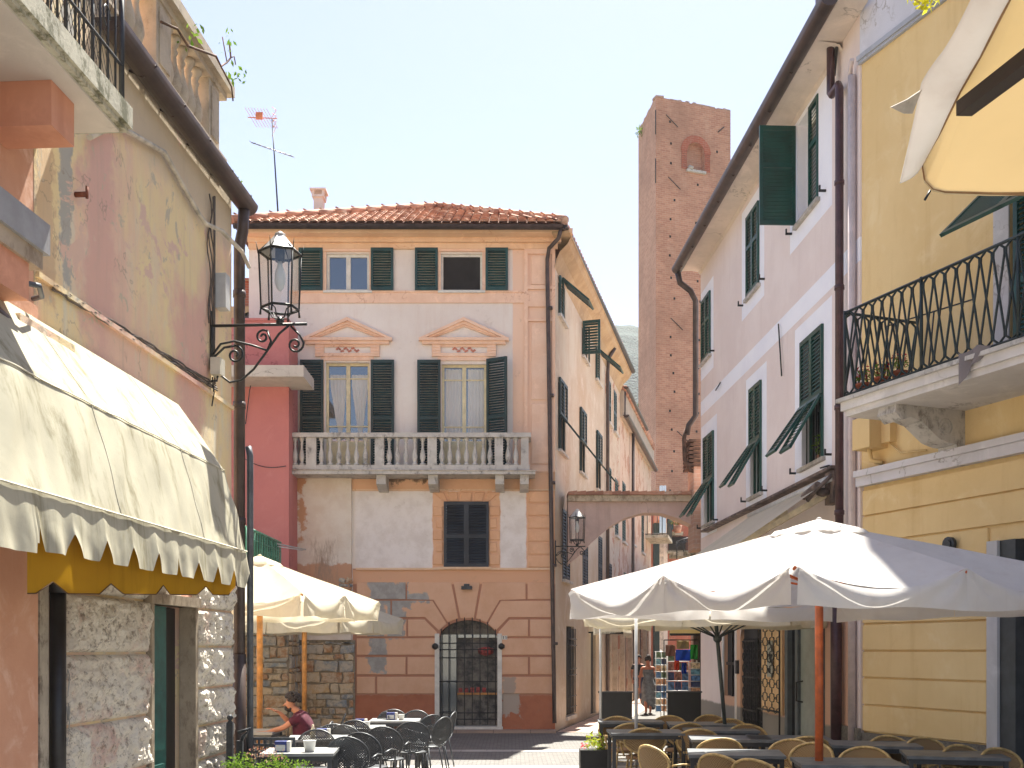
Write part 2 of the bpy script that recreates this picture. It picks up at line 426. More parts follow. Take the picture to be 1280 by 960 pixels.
MB().face([(-3,15.6,.006),(5.5,15.6,.006),(5.5,16.7,.006),(-3,16.7,.006)]).build('stone_paving_band', stone, kind='structure')
MB().face([(-3,19.0,.006),(5.5,19.0,.006),(5.5,19.35,.006),(-3,19.35,.006)]).build('stone_paving_band', stone, kind='structure')
MB(CS).face([CS.pt(23.5,.05,.008),CS.pt(23.5,1.1,.008),CS.pt(46,1.1,.008),CS.pt(46,.05,.008)]).build('lane_paving', pavemat('lane_slabs', (196,168,152), (184,158,144), (140,118,104), .6, .4), kind='structure')
MB().box(-4.9, .95, 23.2, 23.62, 0.002, .06).build('kerb_step', pavemat('kerb_stone', (176,150,132), (166,142,126), (120,104,92), .8, .5), kind='structure')

# ================================================================== CORNER HOUSE
def X(u): return CF.a(u)
def Z(v): return CF.z(v)
ch = thing('corner_house', 'cream and orange corner house with green shutters, hipped tile roof and marble balcony', 'house', (-2, 23.6, 0))
CX0, CX1 = -5.75, CF.a(694)
ztop = 10.72
# front wall material with its real painted zones
m = N('corner_front_paint', .9); x_, y_, z_ = m.sep(m.pos()); xz = (x_, z_); nz = m.noise(3.2, 6, .7)
k = m.mix(m.ramp(m.noise(.8, 6, .65), .35, .65), (232,223,214), (224,212,202))
k = m.mix(m.math('MULTIPLY', m.ramp(m.noise(1, 5, .65, stretch=(5,5,.4)), .5, .8), .25), k, (196,160,134))
k = m.mix(m.rect(xz, X(640), X(700), Z(600), Z(300), .03, .03, nz), k, (236,200,174))
orange = m.mix(m.ramp(m.noise(1.6, 6, .7), .35, .7), (228,182,146), (220,172,136))
k = m.mix(m.rect(xz, X(300), X(700), Z(615), Z(590), .03, .08, nz), k, orange)
grey = m.mix(m.ramp(m.noise(2.2, 7, .7), .4, .65), (234,226,220), (220,210,202))
k = m.mix(m.rect(xz, X(443), X(545), Z(711), Z(613), .03, .10, nz), k, grey)
k = m.mix(m.rect(xz, X(622), X(659), Z(711), Z(613), .03, .10, nz), k, grey)
k = m.mix(m.rect(xz, X(540), X(626), Z(711), Z(613), .03, .12, nz), k, orange)
k = m.mix(m.rect(xz, X(657), X(700), Z(711), Z(595), .03, .08, nz), k, orange)
k = m.mix(m.rect(xz, X(440), X(700), Z(925), Z(710), .03, .06, nz), k, (182, 130, 104))
k = m.mix(m.rect(xz, X(440), X(700), Z(731), Z(711), .03, .06, nz), k, (220, 170, 134))
k = m.mix(m.rect(xz, X(440), X(700), Z(925), Z(868), .04, .2, nz), k, m.mix(m.ramp(m.noise(2, 6, .7), .4, .7), (180,110,78), (164,98,70)))
k = m.mix(m.rect(xz, X(626), X(650), Z(895), Z(862), .05, .6, nz), k, (176,160,146))
k = m.mix(m.rect(xz, X(470), X(535), Z(605), Z(590), .1, .7, nz), k, (122,98,76))
k = m.mix(m.math('MULTIPLY', m.ramp(m.noise(3, 8, .75), .58, .72), .3), k, (150,128,108))
m.color(k); m.bump(m.math('ADD', m.noise(50, 3, .6), m.math('MULTIPLY', m.noise(4, 6, .65), 2)), .3, .006)
M['cf'] = m.m
wins_up = [(408,462,317,364), (551,603,317,364)]
wins_mid = [(407,462,453,589), (552,608,455,589)]
holes = [(X(a), X(b), Z(d), Z(c)) for a, b, c, d in wins_up+wins_mid]
holes += [(X(557), X(609), Z(708), Z(629))]
DX0, DX1, DZ1 = X(547), X(624), Z(775)
holes += [(DX0, DX1, .05, DZ1)]
mb = MB(CF).panel(CX0, CX1, 0, ztop, holes, .3)
# the arch over the door: spandrels
acx = (DX0+DX1)/2; ar = (DX1-DX0)/2; az = DZ1-ar*.72
def archz(x, cx=acx, r=ar, zs=az, hgt=ar*.72): return zs+hgt*math.sqrt(max(0, 1-((x-cx)/r)**2))
for i in range(16):
    xa = DX0+(DX1-DX0)*i/16; xb = DX0+(DX1-DX0)*(i+1)/16
    mb.face([CF.pt(xa,.0,archz(xa)), CF.pt(xb,.0,archz(xb)), CF.pt(xb,.0,DZ1+.001), CF.pt(xa,.0,DZ1+.001)])
    mb.face([CF.pt(xa,.0,archz(xa)), CF.pt(xb,.0,archz(xb)), CF.pt(xb,-.3,archz(xb)), CF.pt(xa,-.3,archz(xa))])
mb.build('wall', M['cf'], ch)
chw = 1
# lane side wall
sideM = plaster('corner_side_paint', (200,188,170), (188,166,142), (212,200,186), scale=.5, streak=.35, dirt=(176,140,110), dirt_amt=.3)
CE = 31.6
side_up = [(23.95,24.85),(27.3,28.2),(29.65,30.6)]
side_mid = [(23.95,24.9),(26.9,27.8),(29.75,30.7)]
side_low = [(24.5,25.5),(27.4,28.3),(30.2,31.0)]
sh = [(a,b,9.25,10.1) for a,b in side_up]+[(a,b,6.25,7.85) for a,b in side_mid]+[(a,b,3.4,5.0) for a,b in side_low]+[(25.0,26.1,.25,2.35),(28.8,29.7,.05,2.3)]
mb = MB(CS).panel(23.6, CE, 0, 10.4, sh, .22)
mb.build('side_wall', sideM, ch)
MB().face([(CX0,23.6,0),(CX0,33,0),(CX0,33,ztop),(CX0,23.6,ztop)]).build('gap_wall', sideM, ch)
for q in sh: MB(CS).quad(q[0]+.005, q[1]-.005, q[2]+.005, q[3]-.005, -.07).build('dark_opening', M['roomdark'], ch)
# cornice + eaves
corn = plaster('apricot_moulding', (232,198,164), (224,186,150), scale=1.5, streak=.2, dirt=(190,132,96), dirt_amt=.3)
mb = MB(CF)
for o, z0, z1 in ((.06,Z(312),Z(305)),(.14,Z(305),Z(299)),(.26,Z(299),Z(294)),(.40,Z(294),10.76)):
    mb.box(CX0, CX1+o*.9, 0.002, o, z0, z1)
mb.build('cornice', corn, ch)
mb = MB(CS)
zc = [(.0,10.12),(.05,10.3),(.12,10.45),(.30,10.62),(.36,10.74)]
for i in range(len(zc)-1):
    (o0,z0),(o1,z1) = zc[i], zc[i+1]
    mb.face([CS.pt(23.5,o0,z0),CS.pt(35.2,o0,z0),CS.pt(35.2,o1,z1),CS.pt(23.5,o1,z1)])
mb.box(23.2, 35.2, 0, .38, 10.74, 10.78)
mb.build('cornice', plaster('soffit_ochre', (186,160,126), (168,140,108), scale=1.2, streak=.3, dirt=(150,110,76), dirt_amt=.4), ch)
mb = MB()
gy = 23.08
def gutter(mb, p0, p1, r=.085, n=8):
    p0, p1 = Vector(p0), Vector(p1); d = (p1-p0).normalized(); s_ = Vector((0,0,1)).cross(d).normalized()
    ra = [mb.add([p+s_*r*math.cos(math.pi*k/n)+Vector((0,0,-r*math.sin(math.pi*k/n))) for k in range(n+1)]+[p+s_*(r-.01)*math.cos(math.pi*k/n)+Vector((0,0,-(r-.01)*math.sin(math.pi*k/n))) for k in range(n+1)]) for p in (p0, p1)]
    for k in range(n):
        for off in (0, n+1): mb.f.append([ra[0]+off+k, ra[0]+off+k+1, ra[1]+off+k+1, ra[1]+off+k]); mb.sm.add(len(mb.f)-1)
    for q in ra:
        mb.f.append([q+k for k in range(n+1)])
gutter(mb, (-5.95, gy, 10.88), (1.1, gy, 10.86))
gutter(mb, (1.1, gy-.05, 10.86), CS.pt(35.2, .42, 10.86))
for i in range(12): mb.tube([(-5.5+i*.57, gy-.09, 10.86), (-5.5+i*.57, gy+.1, 10.9)], .012, 5)
mb.build('gutter', M['dark_gutter'], ch)
mb = MB()
pts = [(1.05,gy,10.80),(1.0,23.15,10.62),(X(686),23.42,10.5),(X(684),23.5,10.3)]+[(X(684+i*.9),23.5,10.0-i*.98) for i in range(11)]
mb.tube(pts, .045, 10)
for zz in (9.2, 7.3, 5.4, 3.6, 1.9): mb.tube([(X(687+(9.5-zz)*.9),23.5,zz),(X(687+(9.5-zz)*.9),23.5,zz+.06)], .06, 10)
mb.build('downpipe', M['brown_metal'], ch)
MB().tube([CS.pt(31.55,.3,10.6),CS.pt(31.6,.1,10.3),CS.pt(31.6,.08,9.9),CS.pt(31.6,.08,.2)], .055, 8).build('downpipe', M['brown_metal'], ch)
# roof: front slope of barrel tiles, hips with ridge tiles, lane slope
apex = Vector((X(545)*26.6/23.6, 26.9, 12.78)); eL = Vector((-6.0, gy+.02, 10.94)); eR = Vector((1.14, gy+.02, 10.93))
backL = Vector((-6.0, 34, 10.94)); backR = CS.pt(34, .4, 10.95); ridgeB = Vector((-1.2, 34, 12.8))
def tiled(mb, c0, c1, t0, t1, pitch=.19, rows=14, amp=.045):
    """slope from edge c0-c1 up to t0-t1, covered with rows of half-round tiles (each its own shell)"""
    c0, c1, t0, t1 = map(Vector, (c0, c1, t0, t1))
    n = ((c1-c0).cross(((t0+t1)/2)-c0)).normalized()
    if n.z < 0: n = -n
    e = (c1-c0).normalized(); L = (c1-c0).length; N_ = int(L/pitch)
    upv = ((t0+t1)/2-(c0+c1)/2)
    h = n.cross(e); h = h if h.z > 0 else -h
    H = (t0-c0).dot(h); x0 = (t0-c0).dot(e); x1 = (t1-c0).dot(e)
    for r_ in range(rows):
        ta, tb = r_/rows, min(1, (r_+1.25)/rows)
        for i in range(N_):
            xc = (i+.5)*L/N_
            lo = x0*ta; hi = L+(x1-L)*ta
            if xc < lo or xc > hi: continue
            w = L/N_*.5; w2 = w*.82; q = []
            for (t, ww, lift) in ((ta, w, .028), (tb, w2, .0)):
                for a in range(6):
                    th_ = math.pi*a/5
                    q.append(c0+e*(xc-math.cos(th_)*ww)+h*(H*t)+n*(math.sin(th_)*amp+lift+random.uniform(-.004,.004)))
            j = mb.add(q)
            for a in range(5): mb.f.append([j+a, j+a+1, j+6+a+1, j+6+a]); mb.sm.add(len(mb.f)-1)
            mb.f.append([j+a for a in range(6)])
mb = MB()
mb.face([eL, eR, apex]); mb.face([eR, backR, ridgeB, apex]); mb.face([eL, apex, ridgeB, backL]); mb.face([backL, backR, ridgeB])
rf = mb.build('roof', simple('roof_bed', (120,78,60), .9), ch)
mb = MB(); tiled(mb, eL, eR, apex, apex, .2, 15); tiled(mb, eR, backR, apex, ridgeB, .24, 12)
mb.build('tiles', M['terracotta'], rf)
mb = MB()
for A, B in ((eL, apex), (eR, apex)):
    n_ = 13
    for i in range(n_):
        a = A.lerp(B, i/n_); b = A.lerp(B, (i+1.1)/n_)
        mb.tube([a+Vector((0,0,.05)), b+Vector((0,0,.10))], [.10,.07], 8)
        mb.tube([a.lerp(b,.5)+Vector((0,0,.1)), a.lerp(b,.5)+Vector((-.16,-.05,.17))], .02, 5)
mb.build('ridge_tiles', M['terracotta'], rf)
mb = MB(); c = P(399, 276, 25.6)
mb.box(c.x-.105, c.x+.105, c.y-.15, c.y+.15, c.z-.4, c.z+.52); mb.box(c.x-.14, c.x+.14, c.y-.19, c.y+.19, c.z+.5, c.z+.55)
for sx in (-1, 1):
    for sy in (-1, 1): mb.box(c.x+sx*.12-.03, c.x+sx*.12+.03, c.y+sy*.14-.03, c.y+sy*.14+.03, c.z+.55, c.z+.66)
mb.box(c.x-.19, c.x+.19, c.y-.21, c.y+.21, c.z+.66, c.z+.70)
mb.build('chimney', plaster('chimney_render', (228,214,204), dirt_amt=.4), rf)
# painted mouldings: bands, corner pilaster, window surrounds, pediments (shallow relief)
mb = MB(CF)
mb.box(X(362), X(655), .002, .03, Z(379), Z(365)); mb.box(X(362), X(655), .002, .05, Z(366), Z(364))
for a, b in ((655,660),(690,694.0)): mb.box(X(a), X(b), .002, .05, Z(590), Z(312))
for v0, v1 in ((318,312),(362,357),(384,366),(402,398),(590,582)): mb.box(X(660), X(690), .002, .045, Z(v0), Z(v1))
for v0, v1 in ((356,320),(500,404),(580,505)): mb.prism([(X(664),Z(v0)),(X(687),Z(v0)),(X(687),Z(v1)),(X(664),Z(v1))], .002, .03, .015)
for (a, b, c_, d_) in wins_up:
    mb.box(X(a-4), X(b+4), .002, .05, Z(c_-2), Z(c_-7)); mb.box(X(a-12), X(b+10), .003, .03, Z(311), Z(306))
    for s0, s1 in ((a-5, a), (b, b+5)): mb.box(X(s0), X(s1), .002, .03, Z(d_), Z(c_-2))
for cx_ in (434.5, 580):
    # pediment: raking cornices, entablature, frieze panel, side consoles
    for sg in (-1, 1):
        for (w0, w1, o) in ((0, 4.2, .11), (4.2, 8, .07), (8, 10.5, .04)):
            mb.prism([(X(cx_), Z(398+w0)), (X(cx_), Z(398+w1)), (X(cx_+sg*(54-w1*1.2)), Z(424)), (X(cx_+sg*(54-w0*1.2+2)), Z(424-w0*.0))], .002, o)
    mb.box(X(cx_-56), X(cx_+56), .003, .12, Z(427), Z(423.5)); mb.box(X(cx_-52), X(cx_+52), .002, .08, Z(431), Z(427))
    for sg in (-1, 1):
        mb.box(min(X(cx_+sg*40),X(cx_+sg*29)), max(X(cx_+sg*40),X(cx_+sg*29)), .002, .05, Z(446), Z(431))
        for q in range(3): mb.box(min(X(cx_+sg*40),X(cx_+sg*29)), max(X(cx_+sg*40),X(cx_+sg*29)), .05, .062, Z(435+q*4), Z(433+q*4))
        mb.box(min(X(cx_+sg*33),X(cx_+sg*29)), max(X(cx_+sg*33),X(cx_+sg*29)), .002, .03, Z(540), Z(446))
    mb.box(X(cx_-29), X(cx_+29), .002, .03, Z(434), Z(431)); mb.box(X(cx_-32), X(cx_+32), .002, .055, Z(446), Z(442)); mb.box(X(cx_-30), X(cx_+30), .002, .035, Z(451), Z(446))
mb.build('moulding', plaster('salmon_moulding', (240,204,178), (232,192,164), scale=2, streak=.15, dirt=(186,128,100), dirt_amt=.3), ch)
mb = MB(CF)
for cx_ in (434.5, 580):
    for q in range(-7, 8):
        aa = X(cx_+q*1.9); zz = Z(437.5+2.2*math.sin(q*1.3))
        mb.prism([(aa-.03,zz),(aa,zz-.02),(aa+.03,zz),(aa,zz+.03)], .002, .02)
mb.build('frieze_ornament', simple('frieze_paint', (190,120,100), .9), ch)
# quoins round the navy window and at the corner
mb = MB(CF)
vs = [(616,630),(633,645),(648,660),(663,675),(678,690),(693,706)]
for i, (v0, v1) in enumerate(vs):
    if i == 0: continue
    wd = 14 if i % 2 == 1 else 10
    for s0, s1 in ((555-wd, 553.5), (611.5, 611+wd)):
        mb.prism([(X(s0),Z(v1)),(X(s1),Z(v1)),(X(s1),Z(v0)),(X(s0),Z(v0))], .001, .035, .02)
for (a, b, c_, d_) in ((541,555,555,560),(558,572,562,573),(575,590,576,589),(593,606,592,603),(609,625,605,611)):
    mb.prism([(X(c_),Z(627)),(X(d_),Z(627)),(X(b),Z(615.5)),(X(a),Z(615.5))], .001, .035, .02)
qm = plaster('orange_quoins', (228,180,142), (220,168,130), scale=2, streak=.2, dirt=(170,116,82), dirt_amt=.3)
mb.build('window_quoins', qm, ch); mb = MB(CF)
for i in range(6):
    v0 = 614+i*16.2; mb.prism([(X(660),Z(v0+14)),(X(692),Z(v0+14)),(X(692),Z(v0)),(X(660),Z(v0))], .001, .03, .02)
mb.build('corner_quoins', qm, ch)
mb = MB(CF); mb.box(X(360), X(694), .001, .04, Z(613.5), Z(611.5)); mb.box(X(445), X(694), .001, .05, Z(712.5), Z(710)); mb.box(X(548), X(614), .001, .09, Z(711.5), Z(709))
mb.build('string_course', corn, ch)
# rusticated ground floor
q = [[(509,728),(564,728),(573,773),(560,778),(541.5,749),(509,749)], [(490,751),(540.5,751),(558.5,779.5),(549,788),(532,771.5),(490,771.5)],
     [(510,774.5),(530.5,774.5),(546,790),(546,795.5),(510,795.5)], [(567,728),(600,728),(592.5,773),(575.5,773)],
     [(603,728),(657,728),(657,749),(625,749),(608,778),(595,773)], [(626,751),(692,751),(692,771.5),(635,771.5),(619.5,788),(610,779.5)],
     [(637,774.5),(660,774.5),(660,795.5),(624,795.5),(623,790)]]
rc = lambda a, b, c_, d_: [(a,c_),(b,c_),(b,d_),(a,d_)]
q += [rc(446,507,728,749), rc(659.5,692,728,749), rc(446,488,751,771.5), rc(446,508,774.5,795.5), rc(662.5,692,774.5,795.5), rc(446,545.5,798,818.5), rc(625.5,692,798,818.5),
      rc(446,507,821.5,843), rc(509.5,545.5,821.5,843), rc(625.5,660,821.5,843), rc(662.5,692,821.5,843), rc(446,469,846,867), rc(471.5,545.5,846,867), rc(625.5,692,846,867)]
mb = MB(CF)
for poly in q: mb.prism([(X(a), Z(b)) for a, b in poly], .0, .028, .014)
m = N('salmon_rustication', .9); x_, y_, z_ = m.sep(m.pos()); xz = (x_, z_); nz = m.noise(3.5, 7, .7)
k = m.mix(m.ramp(m.noise(1.3, 7, .7), .35, .68), (224,180,148), (214,166,132))
k = m.mix(m.math('MULTIPLY', m.ramp(m.noise(1, 6, .7, stretch=(4,4,.5)), .5, .8), .3), k, (206,160,124))
gr = m.mix(m.ramp(m.noise(5, 6, .7), .4, .6), (172,168,162), (156,152,146))
for (a, b, c_, d_) in ((460,484,727,842),(470,512,727,760),(484,506,745,800),(446,470,745,775),(500,535,740,752)):
    k = m.mix(m.rect(xz, X(a), X(b), Z(d_), Z(c_), .04, .5, nz), k, gr)
k = m.mix(m.rect(xz, X(628), X(645), Z(870), Z(845), .05, .5, nz), k, (176,156,140))
m.color(k); m.bump(m.math('ADD', m.noise(40, 4, .6), m.math('MULTIPLY', m.noise(5, 6, .65), 2)), .35, .006)
mb.build('rustication', m.m, ch)
# old rendered strip on the left, standing proud of the front, over bare rubble masonry
m = N('old_render_strip', .92); x_, y_, z_ = m.sep(m.pos()); xz = (x_, z_); nz = m.noise(2.6, 7, .75)
k = m.mix(m.ramp(m.noise(1.3, 7, .7), .35, .68), (228,218,204), (214,198,180))
k = m.mix(m.rect(xz, X(358), X(385), Z(625), Z(590), .1, 1.0, nz), k, (196,142,100))
k = m.mix(m.rect(xz, X(372), X(384), Z(680), Z(620), .1, .8, nz), k, (198,150,112))
k = m.mix(m.rect(xz, X(350), X(446), Z(740), Z(704), .06, .35, nz), k, (196,150,118))
k = m.mix(m.rect(xz, X(385), X(425), Z(735), Z(672), .5, 1.3, m.noise(9, 8, .75, stretch=(2.5,1,.5))), k, (158,136,116))
m.color(k); m.bump(m.noise(8, 7, .7), .5, .012)
mb = MB(CF); mb.box(CX0, X(440), .002, .10, Z(800), Z(592)); mb.build('rendered_strip', m.m, ch)
def rubble(mb, F, a0, a1, z0, z1, o, hmin=.08, hmax=.27, wmin=.10, wmax=.62, seed=3):
    rnd = random.Random(seed); z = z0
    while z < z1-.05:
        h = min(rnd.uniform(hmin, hmax), z1-z); a = a0
        while a < a1-.04:
            w = min(rnd.uniform(wmin, wmax), a1-a); g_ = .012
            j = lambda: rnd.uniform(-.022, .022)
            poly = [(a+g_+j(), z+g_+j()), (a+w*.5, z+g_+j()), (a+w-g_+j(), z+g_+j()), (a+w-g_+j(), z+h*.5), (a+w-g_+j(), z+h-g_+j()), (a+w*.5, z+h-g_+j()), (a+g_+j(), z+h-g_+j()), (a+g_+j(), z+h*.5)]
            mb.prism(poly, o, o+rnd.uniform(.03,.07), .02); a += w
        z += h
mb = MB(CF); mb.box(CX0, X(444), .002, .05, 0, Z(800)); rs = mb.build('rubble_base', weathered('old_mortar', (158,146,126), (100,88,72), .95, 6, .6, .6), ch)
mb = MB(CF); rubble(mb, CF, CX0, X(443), 0.0, Z(802), .05); mb.build('stones', M['rubble'], rs)
mb = MB(CF); rubble(mb, CF, X(424), X(442), Z(745), Z(722), .1, seed=9); mb.build('exposed_stones', M['rubble'], ch)
# windows, shutters
MB(CF).quad(X(557)+.01, X(609)-.01, Z(708)+.01, Z(629)-.01, -.2).build('dark_opening', M['roomdark'], ch)
w1 = wins_up[0]; window(ch, CF, X(408), X(462), Z(364), Z(317), M['white_frame'], .06, .06, 1, sill=M['white_frame'])
f = window(ch, CF, X(551), X(603), Z(364), Z(317), M['white_frame'], .06, .05, 0, pane=M['roomdark'], sill=M['white_frame'])
window(ch, CF, X(407), X(462), Z(589), Z(453), M['cream_frame'], .1, .055, 1, trans=(.42,.86), low=.62, curtain=(M['curtain'], .8, Z(467)))
window(ch, CF, X(552), X(608), Z(589), Z(455), M['cream_frame'], .1, .055, 1, trans=(.42,.86), low=.62, curtain=(M['curtain'], 0, Z(460)))
for a, b in ((374,404),(464,492),(519,547.5),(607,635)): shutter(ch, CF, X(a), Z(364), Z(311), X(b)-X(a), M['green'], mids=(), o=.04)
for a, b, ph in ((376,405,0),(464,493,0),(522,551,0)): shutter(ch, CF, X(a), Z(588), Z(451), X(b)-X(a), M['green_dark'], ph, o=.06)
shutter(ch, CF, X(609), Z(588), Z(450), .5, M['green_dark'], R(28), o=.06)
for a in (555, 583): shutter(ch, CF, X(a), Z(709), Z(627.5), X(28)-X(0), M['navy'], o=.04)
# side shutters with flaps
for i, (a, b) in enumerate(side_up):
    if i == 1:
        shutter(ch, CS, a, 9.25, 10.1, .45, M['green'], R(95), o=.03, mids=(), sp=.07); shutter(ch, CS, b, 9.25, 10.1, .45, M['green'], R(8), o=.03, mids=(), flip=True, sp=.07)
    else: shutter(ch, CS, a, 9.25, 10.1, (b-a)*.5, M['green'], 0, mids=(), sp=.07); mb = MB(); louvre(mb, hinge(CS, a+.2, .05, 10.1, 0, R(48)), (b-a)*.8, -.8, 0, sp=.07); mb.build('shutter', M['green'], ch)
for a, b in side_mid: shutter(ch, CS, a, 6.25, 7.85, (b-a)/2, M['green_dark'], sp=.07, flap=R(38)); shutter(ch, CS, a+(b-a)/2, 6.25, 7.85, (b-a)/2, M['green_dark'], sp=.07, flap=R(38))
for a, b in side_low: shutter(ch, CS, a, 3.4, 5.0, (b-a)/2, M['navy'], sp=.07, o=-.03); shutter(ch, CS, a+(b-a)/2, 3.4, 5.0, (b-a)/2, M['navy'], sp=.07, o=-.03)
for q in side_up+side_mid+side_low:
    z0 = 9.25 if q in side_up else (6.25 if q in side_mid else 3.4); MB(CS).box(q[0]-.05, q[1]+.05, 0, .08, z0-.06, z0).build('sill', M['marble'], ch)
# arched grille on the lane side
mb = MB(CS)
for i in range(6): a = 25.05+i*.2; mb.tube([CS.pt(a,.04,.3),CS.pt(a,.04,2.3)], .012, 5)
for z in (.45,.7,1.2,1.35,1.9,2.05): mb.tube([CS.pt(24.95,.05,z),CS.pt(26.15,.05,z)], .014, 5)
mb.build('grille', M['iron'], ch)
mb = MB(CS); mb.box(24.9,26.2,.0,.06,.16,.25); mb.build('door_sill', M['marble'], ch)
# the arched shop door: glass, grille, stone jambs
m = N('shop_interior', .9); k = m.mix(m.ramp(m.noise(2.5, 5, .7), .4, .65), (128,122,112), (62,62,62)); m.color(k)
door = MB(CF).box(DX0-.06, DX0+.04, -.08, .045, .05, Z(792)).box(DX1-.04, DX1+.06, -.08, .045, .05, Z(792)).box(DX0-.08, DX1+.08, -.25, .06, .05, .12).build('shop_door', M['white_frame'], ch)
MB(CF).quad(DX0, DX1, .05, DZ1, -.295).build('room', m.m, door)
mb = MB(CF)
for i in range(8):
    a = DX0+.08+(DX1-DX0-.16)*i/7; mb.tube([CF.pt(a,.02,.16),CF.pt(a,.02,archz(a)+.06)], .011, 5)
for z in (.28,.42,1.1,1.62,Z(812),Z(804)): mb.tube([CF.pt(DX0-.05,.03,z),CF.pt(DX1+.05,.03,z)], .012, 5)
for s_ in (DX0-.05, DX1+.05): mb.lathe(CF.pt(s_,.06,Z(812)), [(.02,0),(.07,.04),(.07,.10),(.02,.14)], 8)
mb.build('grille', M['iron'], door)
mb = MB(CF); mb.box(DX0+.04, DX0+.4, -.27,-.2,.12,Z(795)).box(DX0+.04, DX1-.04, -.27,-.21,Z(797),Z(793)); mb.build('glass_leaf', glassy('bluish_shop_glass', (52,74,86), .1), door)
MB(CF).box(DX0+.42, DX1-.05, -.275, -.23, Z(869), Z(866.5)).build('shelf', M['wood'], door)
mb = MB(CF); rnd = random.Random(5)
for i in range(5): a = DX0+.45+i*.13; mb.box(a, a+.08, -.27, -.24, Z(866), Z(866)+rnd.uniform(.05,.12))
mb.lathe(CF.pt(X(607),-.24,Z(820)), [(.03,0),(.16,.05),(.18,.16),(.05,.2)], 10)
mb.build('shop_goods', simple('red_goods', (150,60,56), .6, var=.4, scale=12), door)
npl = MB(CF).box(X(626.5), X(634), .028, .045, Z(799.5), Z(794.5)).build('number_plate', M['white_frame'], ch)
mb = MB(CF)
for u_ in (629.2, 632.2): mb.box(X(u_), X(u_+.8), .045, .048, Z(798.6), Z(795.4)); mb.box(X(u_-.5), X(u_), .045, .048, Z(796.2), Z(795.6))
mb.build('digits', M['iron'], npl)
# balcony
bal = MB(); by0, by1 = 22.98, 23.598
PB = lambda u, v: P(u, v, by0)
xL, xR = PB(358,0).x, PB(662,0).x; zr1, zr0 = PB(0,541).z, PB(0,546.5).z; zb1, zb0 = PB(0,581).z, PB(0,587).z; zs0 = PB(0,593).z
bal.box(xL-.03, xR+.12, by0-.06, by1, zs0, zb0-.02); bal.box(xL, xR, by0, by0+.16, zb0-.02, zb1)
balc = bal.build('balcony', M['marble'], ch)
mb = MB(); mb.box(xL-.03, xR+.03, by0-.03, by0+.19, zr0, zr1); mb.box(xR-.13, xR+.03, by0+.19, by1, zr0, zr1); mb.build('rail', M['marble'], balc)
for a, b in ((358,364),(382,395),(468,480),(534,546),(618,629),(651,661)):
    MB().box(PB(a,0).x+.004, PB(b,0).x-.004, by0+.01, by0+.15, zb1, zr0).build('pier', M['marble'], balc)
def balprof(h, r): return [(r*.95,0),(r*.95,h*.07),(r*.5,h*.1),(r*.75,h*.18),(r*1.0,h*.3),(r*.9,h*.4),(r*.45,h*.62),(r*.4,h*.72),(r*.6,h*.78),(r*.4,h*.82),(r*.75,h*.92),(r*.9,h*.94),(r*.9,h)]
bh = zr0-zb1; mb = None
for u in [368,376.5, 401,412,423,434,445,456, 486,496.5,507,518,528, 552,562,572.5,583,593.5,604,612.5, 635,645]:
    MB().lathe((PB(u,0).x, by0+.08, zb1), balprof(bh, .062), 10).build('baluster', M['marble'], balc)
for a, b in ((470,482),(535,547),(619,630),(650,661)):
    x0, x1 = PB(a,0).x, PB(b,0).x
    mb = MB(); i = mb.add([(x0,by0+.05,zs0),(x0,by1,zs0),(x0,by1,zs0-.30),(x0,by0+.32,zs0-.27),(x0,by0+.05,zs0-.2), (x1,by0+.05,zs0),(x1,by1,zs0),(x1,by1,zs0-.30),(x1,by0+.32,zs0-.27),(x1,by0+.05,zs0-.2)])
    mb.f += [[i+k for k in range(5)], [i+5+k for k in range(5)][::-1]]+[[i+k, i+(k+1)%5, i+5+(k+1)%5, i+5+k] for k in range(5)]
    mb.build('bracket', M['marble'], balc)
mb = MB(); mb.tube([(xL-.1,by0-.07,zs0+.09),(xR+.15,by0-.07,zs0+.07)], .013, 5); mb.build('cable', M['pale_pipe'], balc)
# lamp over the door
mb = MB(CF); mb.box(X(577), X(590), .0, .16, Z(737), Z(733)); mb.box(X(580), X(587), .0, .06, Z(733), Z(730)); mb.build('door_lamp', M['iron_grey'], ch)
# antenna
an = thing('roof_antenna', 'tall thin television antenna mast on the hipped tile roof', 'antenna', P(349, 277, 25.3))
c = P(349, 290, 25.3); t = P(340, 148, 25.3)
MB().tube([c, t], [.022,.014], 6).build('mast', M['iron_grey'], an)
mb = MB(); p = c.lerp(t, .72); d_ = Vector((.52,.1,-.14)); mb.tube([p-d_*1.0, p+d_*.85], .012, 5)
for i in range(9): b = p+d_*(-.95+i*.22); mb.tube([b-Vector((.05,.35,.08))*.45, b+Vector((.05,.35,.08))*.45], .006, 4)
mb.build('boom_aerial', simple('aged_aluminium', (110,106,104), .4, .6), an)
mb = MB(); p = t; d_ = Vector((-.6,.15,.1)); mb.tube([p+Vector((.12,0,0)), p+d_], .012, 5)
for i in range(8): b = p+d_*(i/8); mb.tube([b-Vector((.09,.2,-.13)), b+Vector((.09,.2,-.13))], .006, 4)
for s_ in (-1,1):
    for i in range(4): b = p+Vector((.05+.05*s_*i*.2, 0, 0)); mb.tube([p+Vector((.1,0,-.2+.13*i)), p+Vector((-.02,.1,-.25+.15*i))+Vector((.0,0,.12*s_))], .007, 4)
mb.box(p.x-.38,p.x-.22,p.y-.02,p.y+.02,p.z-.02,p.z+.14)
mb.build('dipole_aerial', simple('orange_plastic', (206,128,86), .5), an)
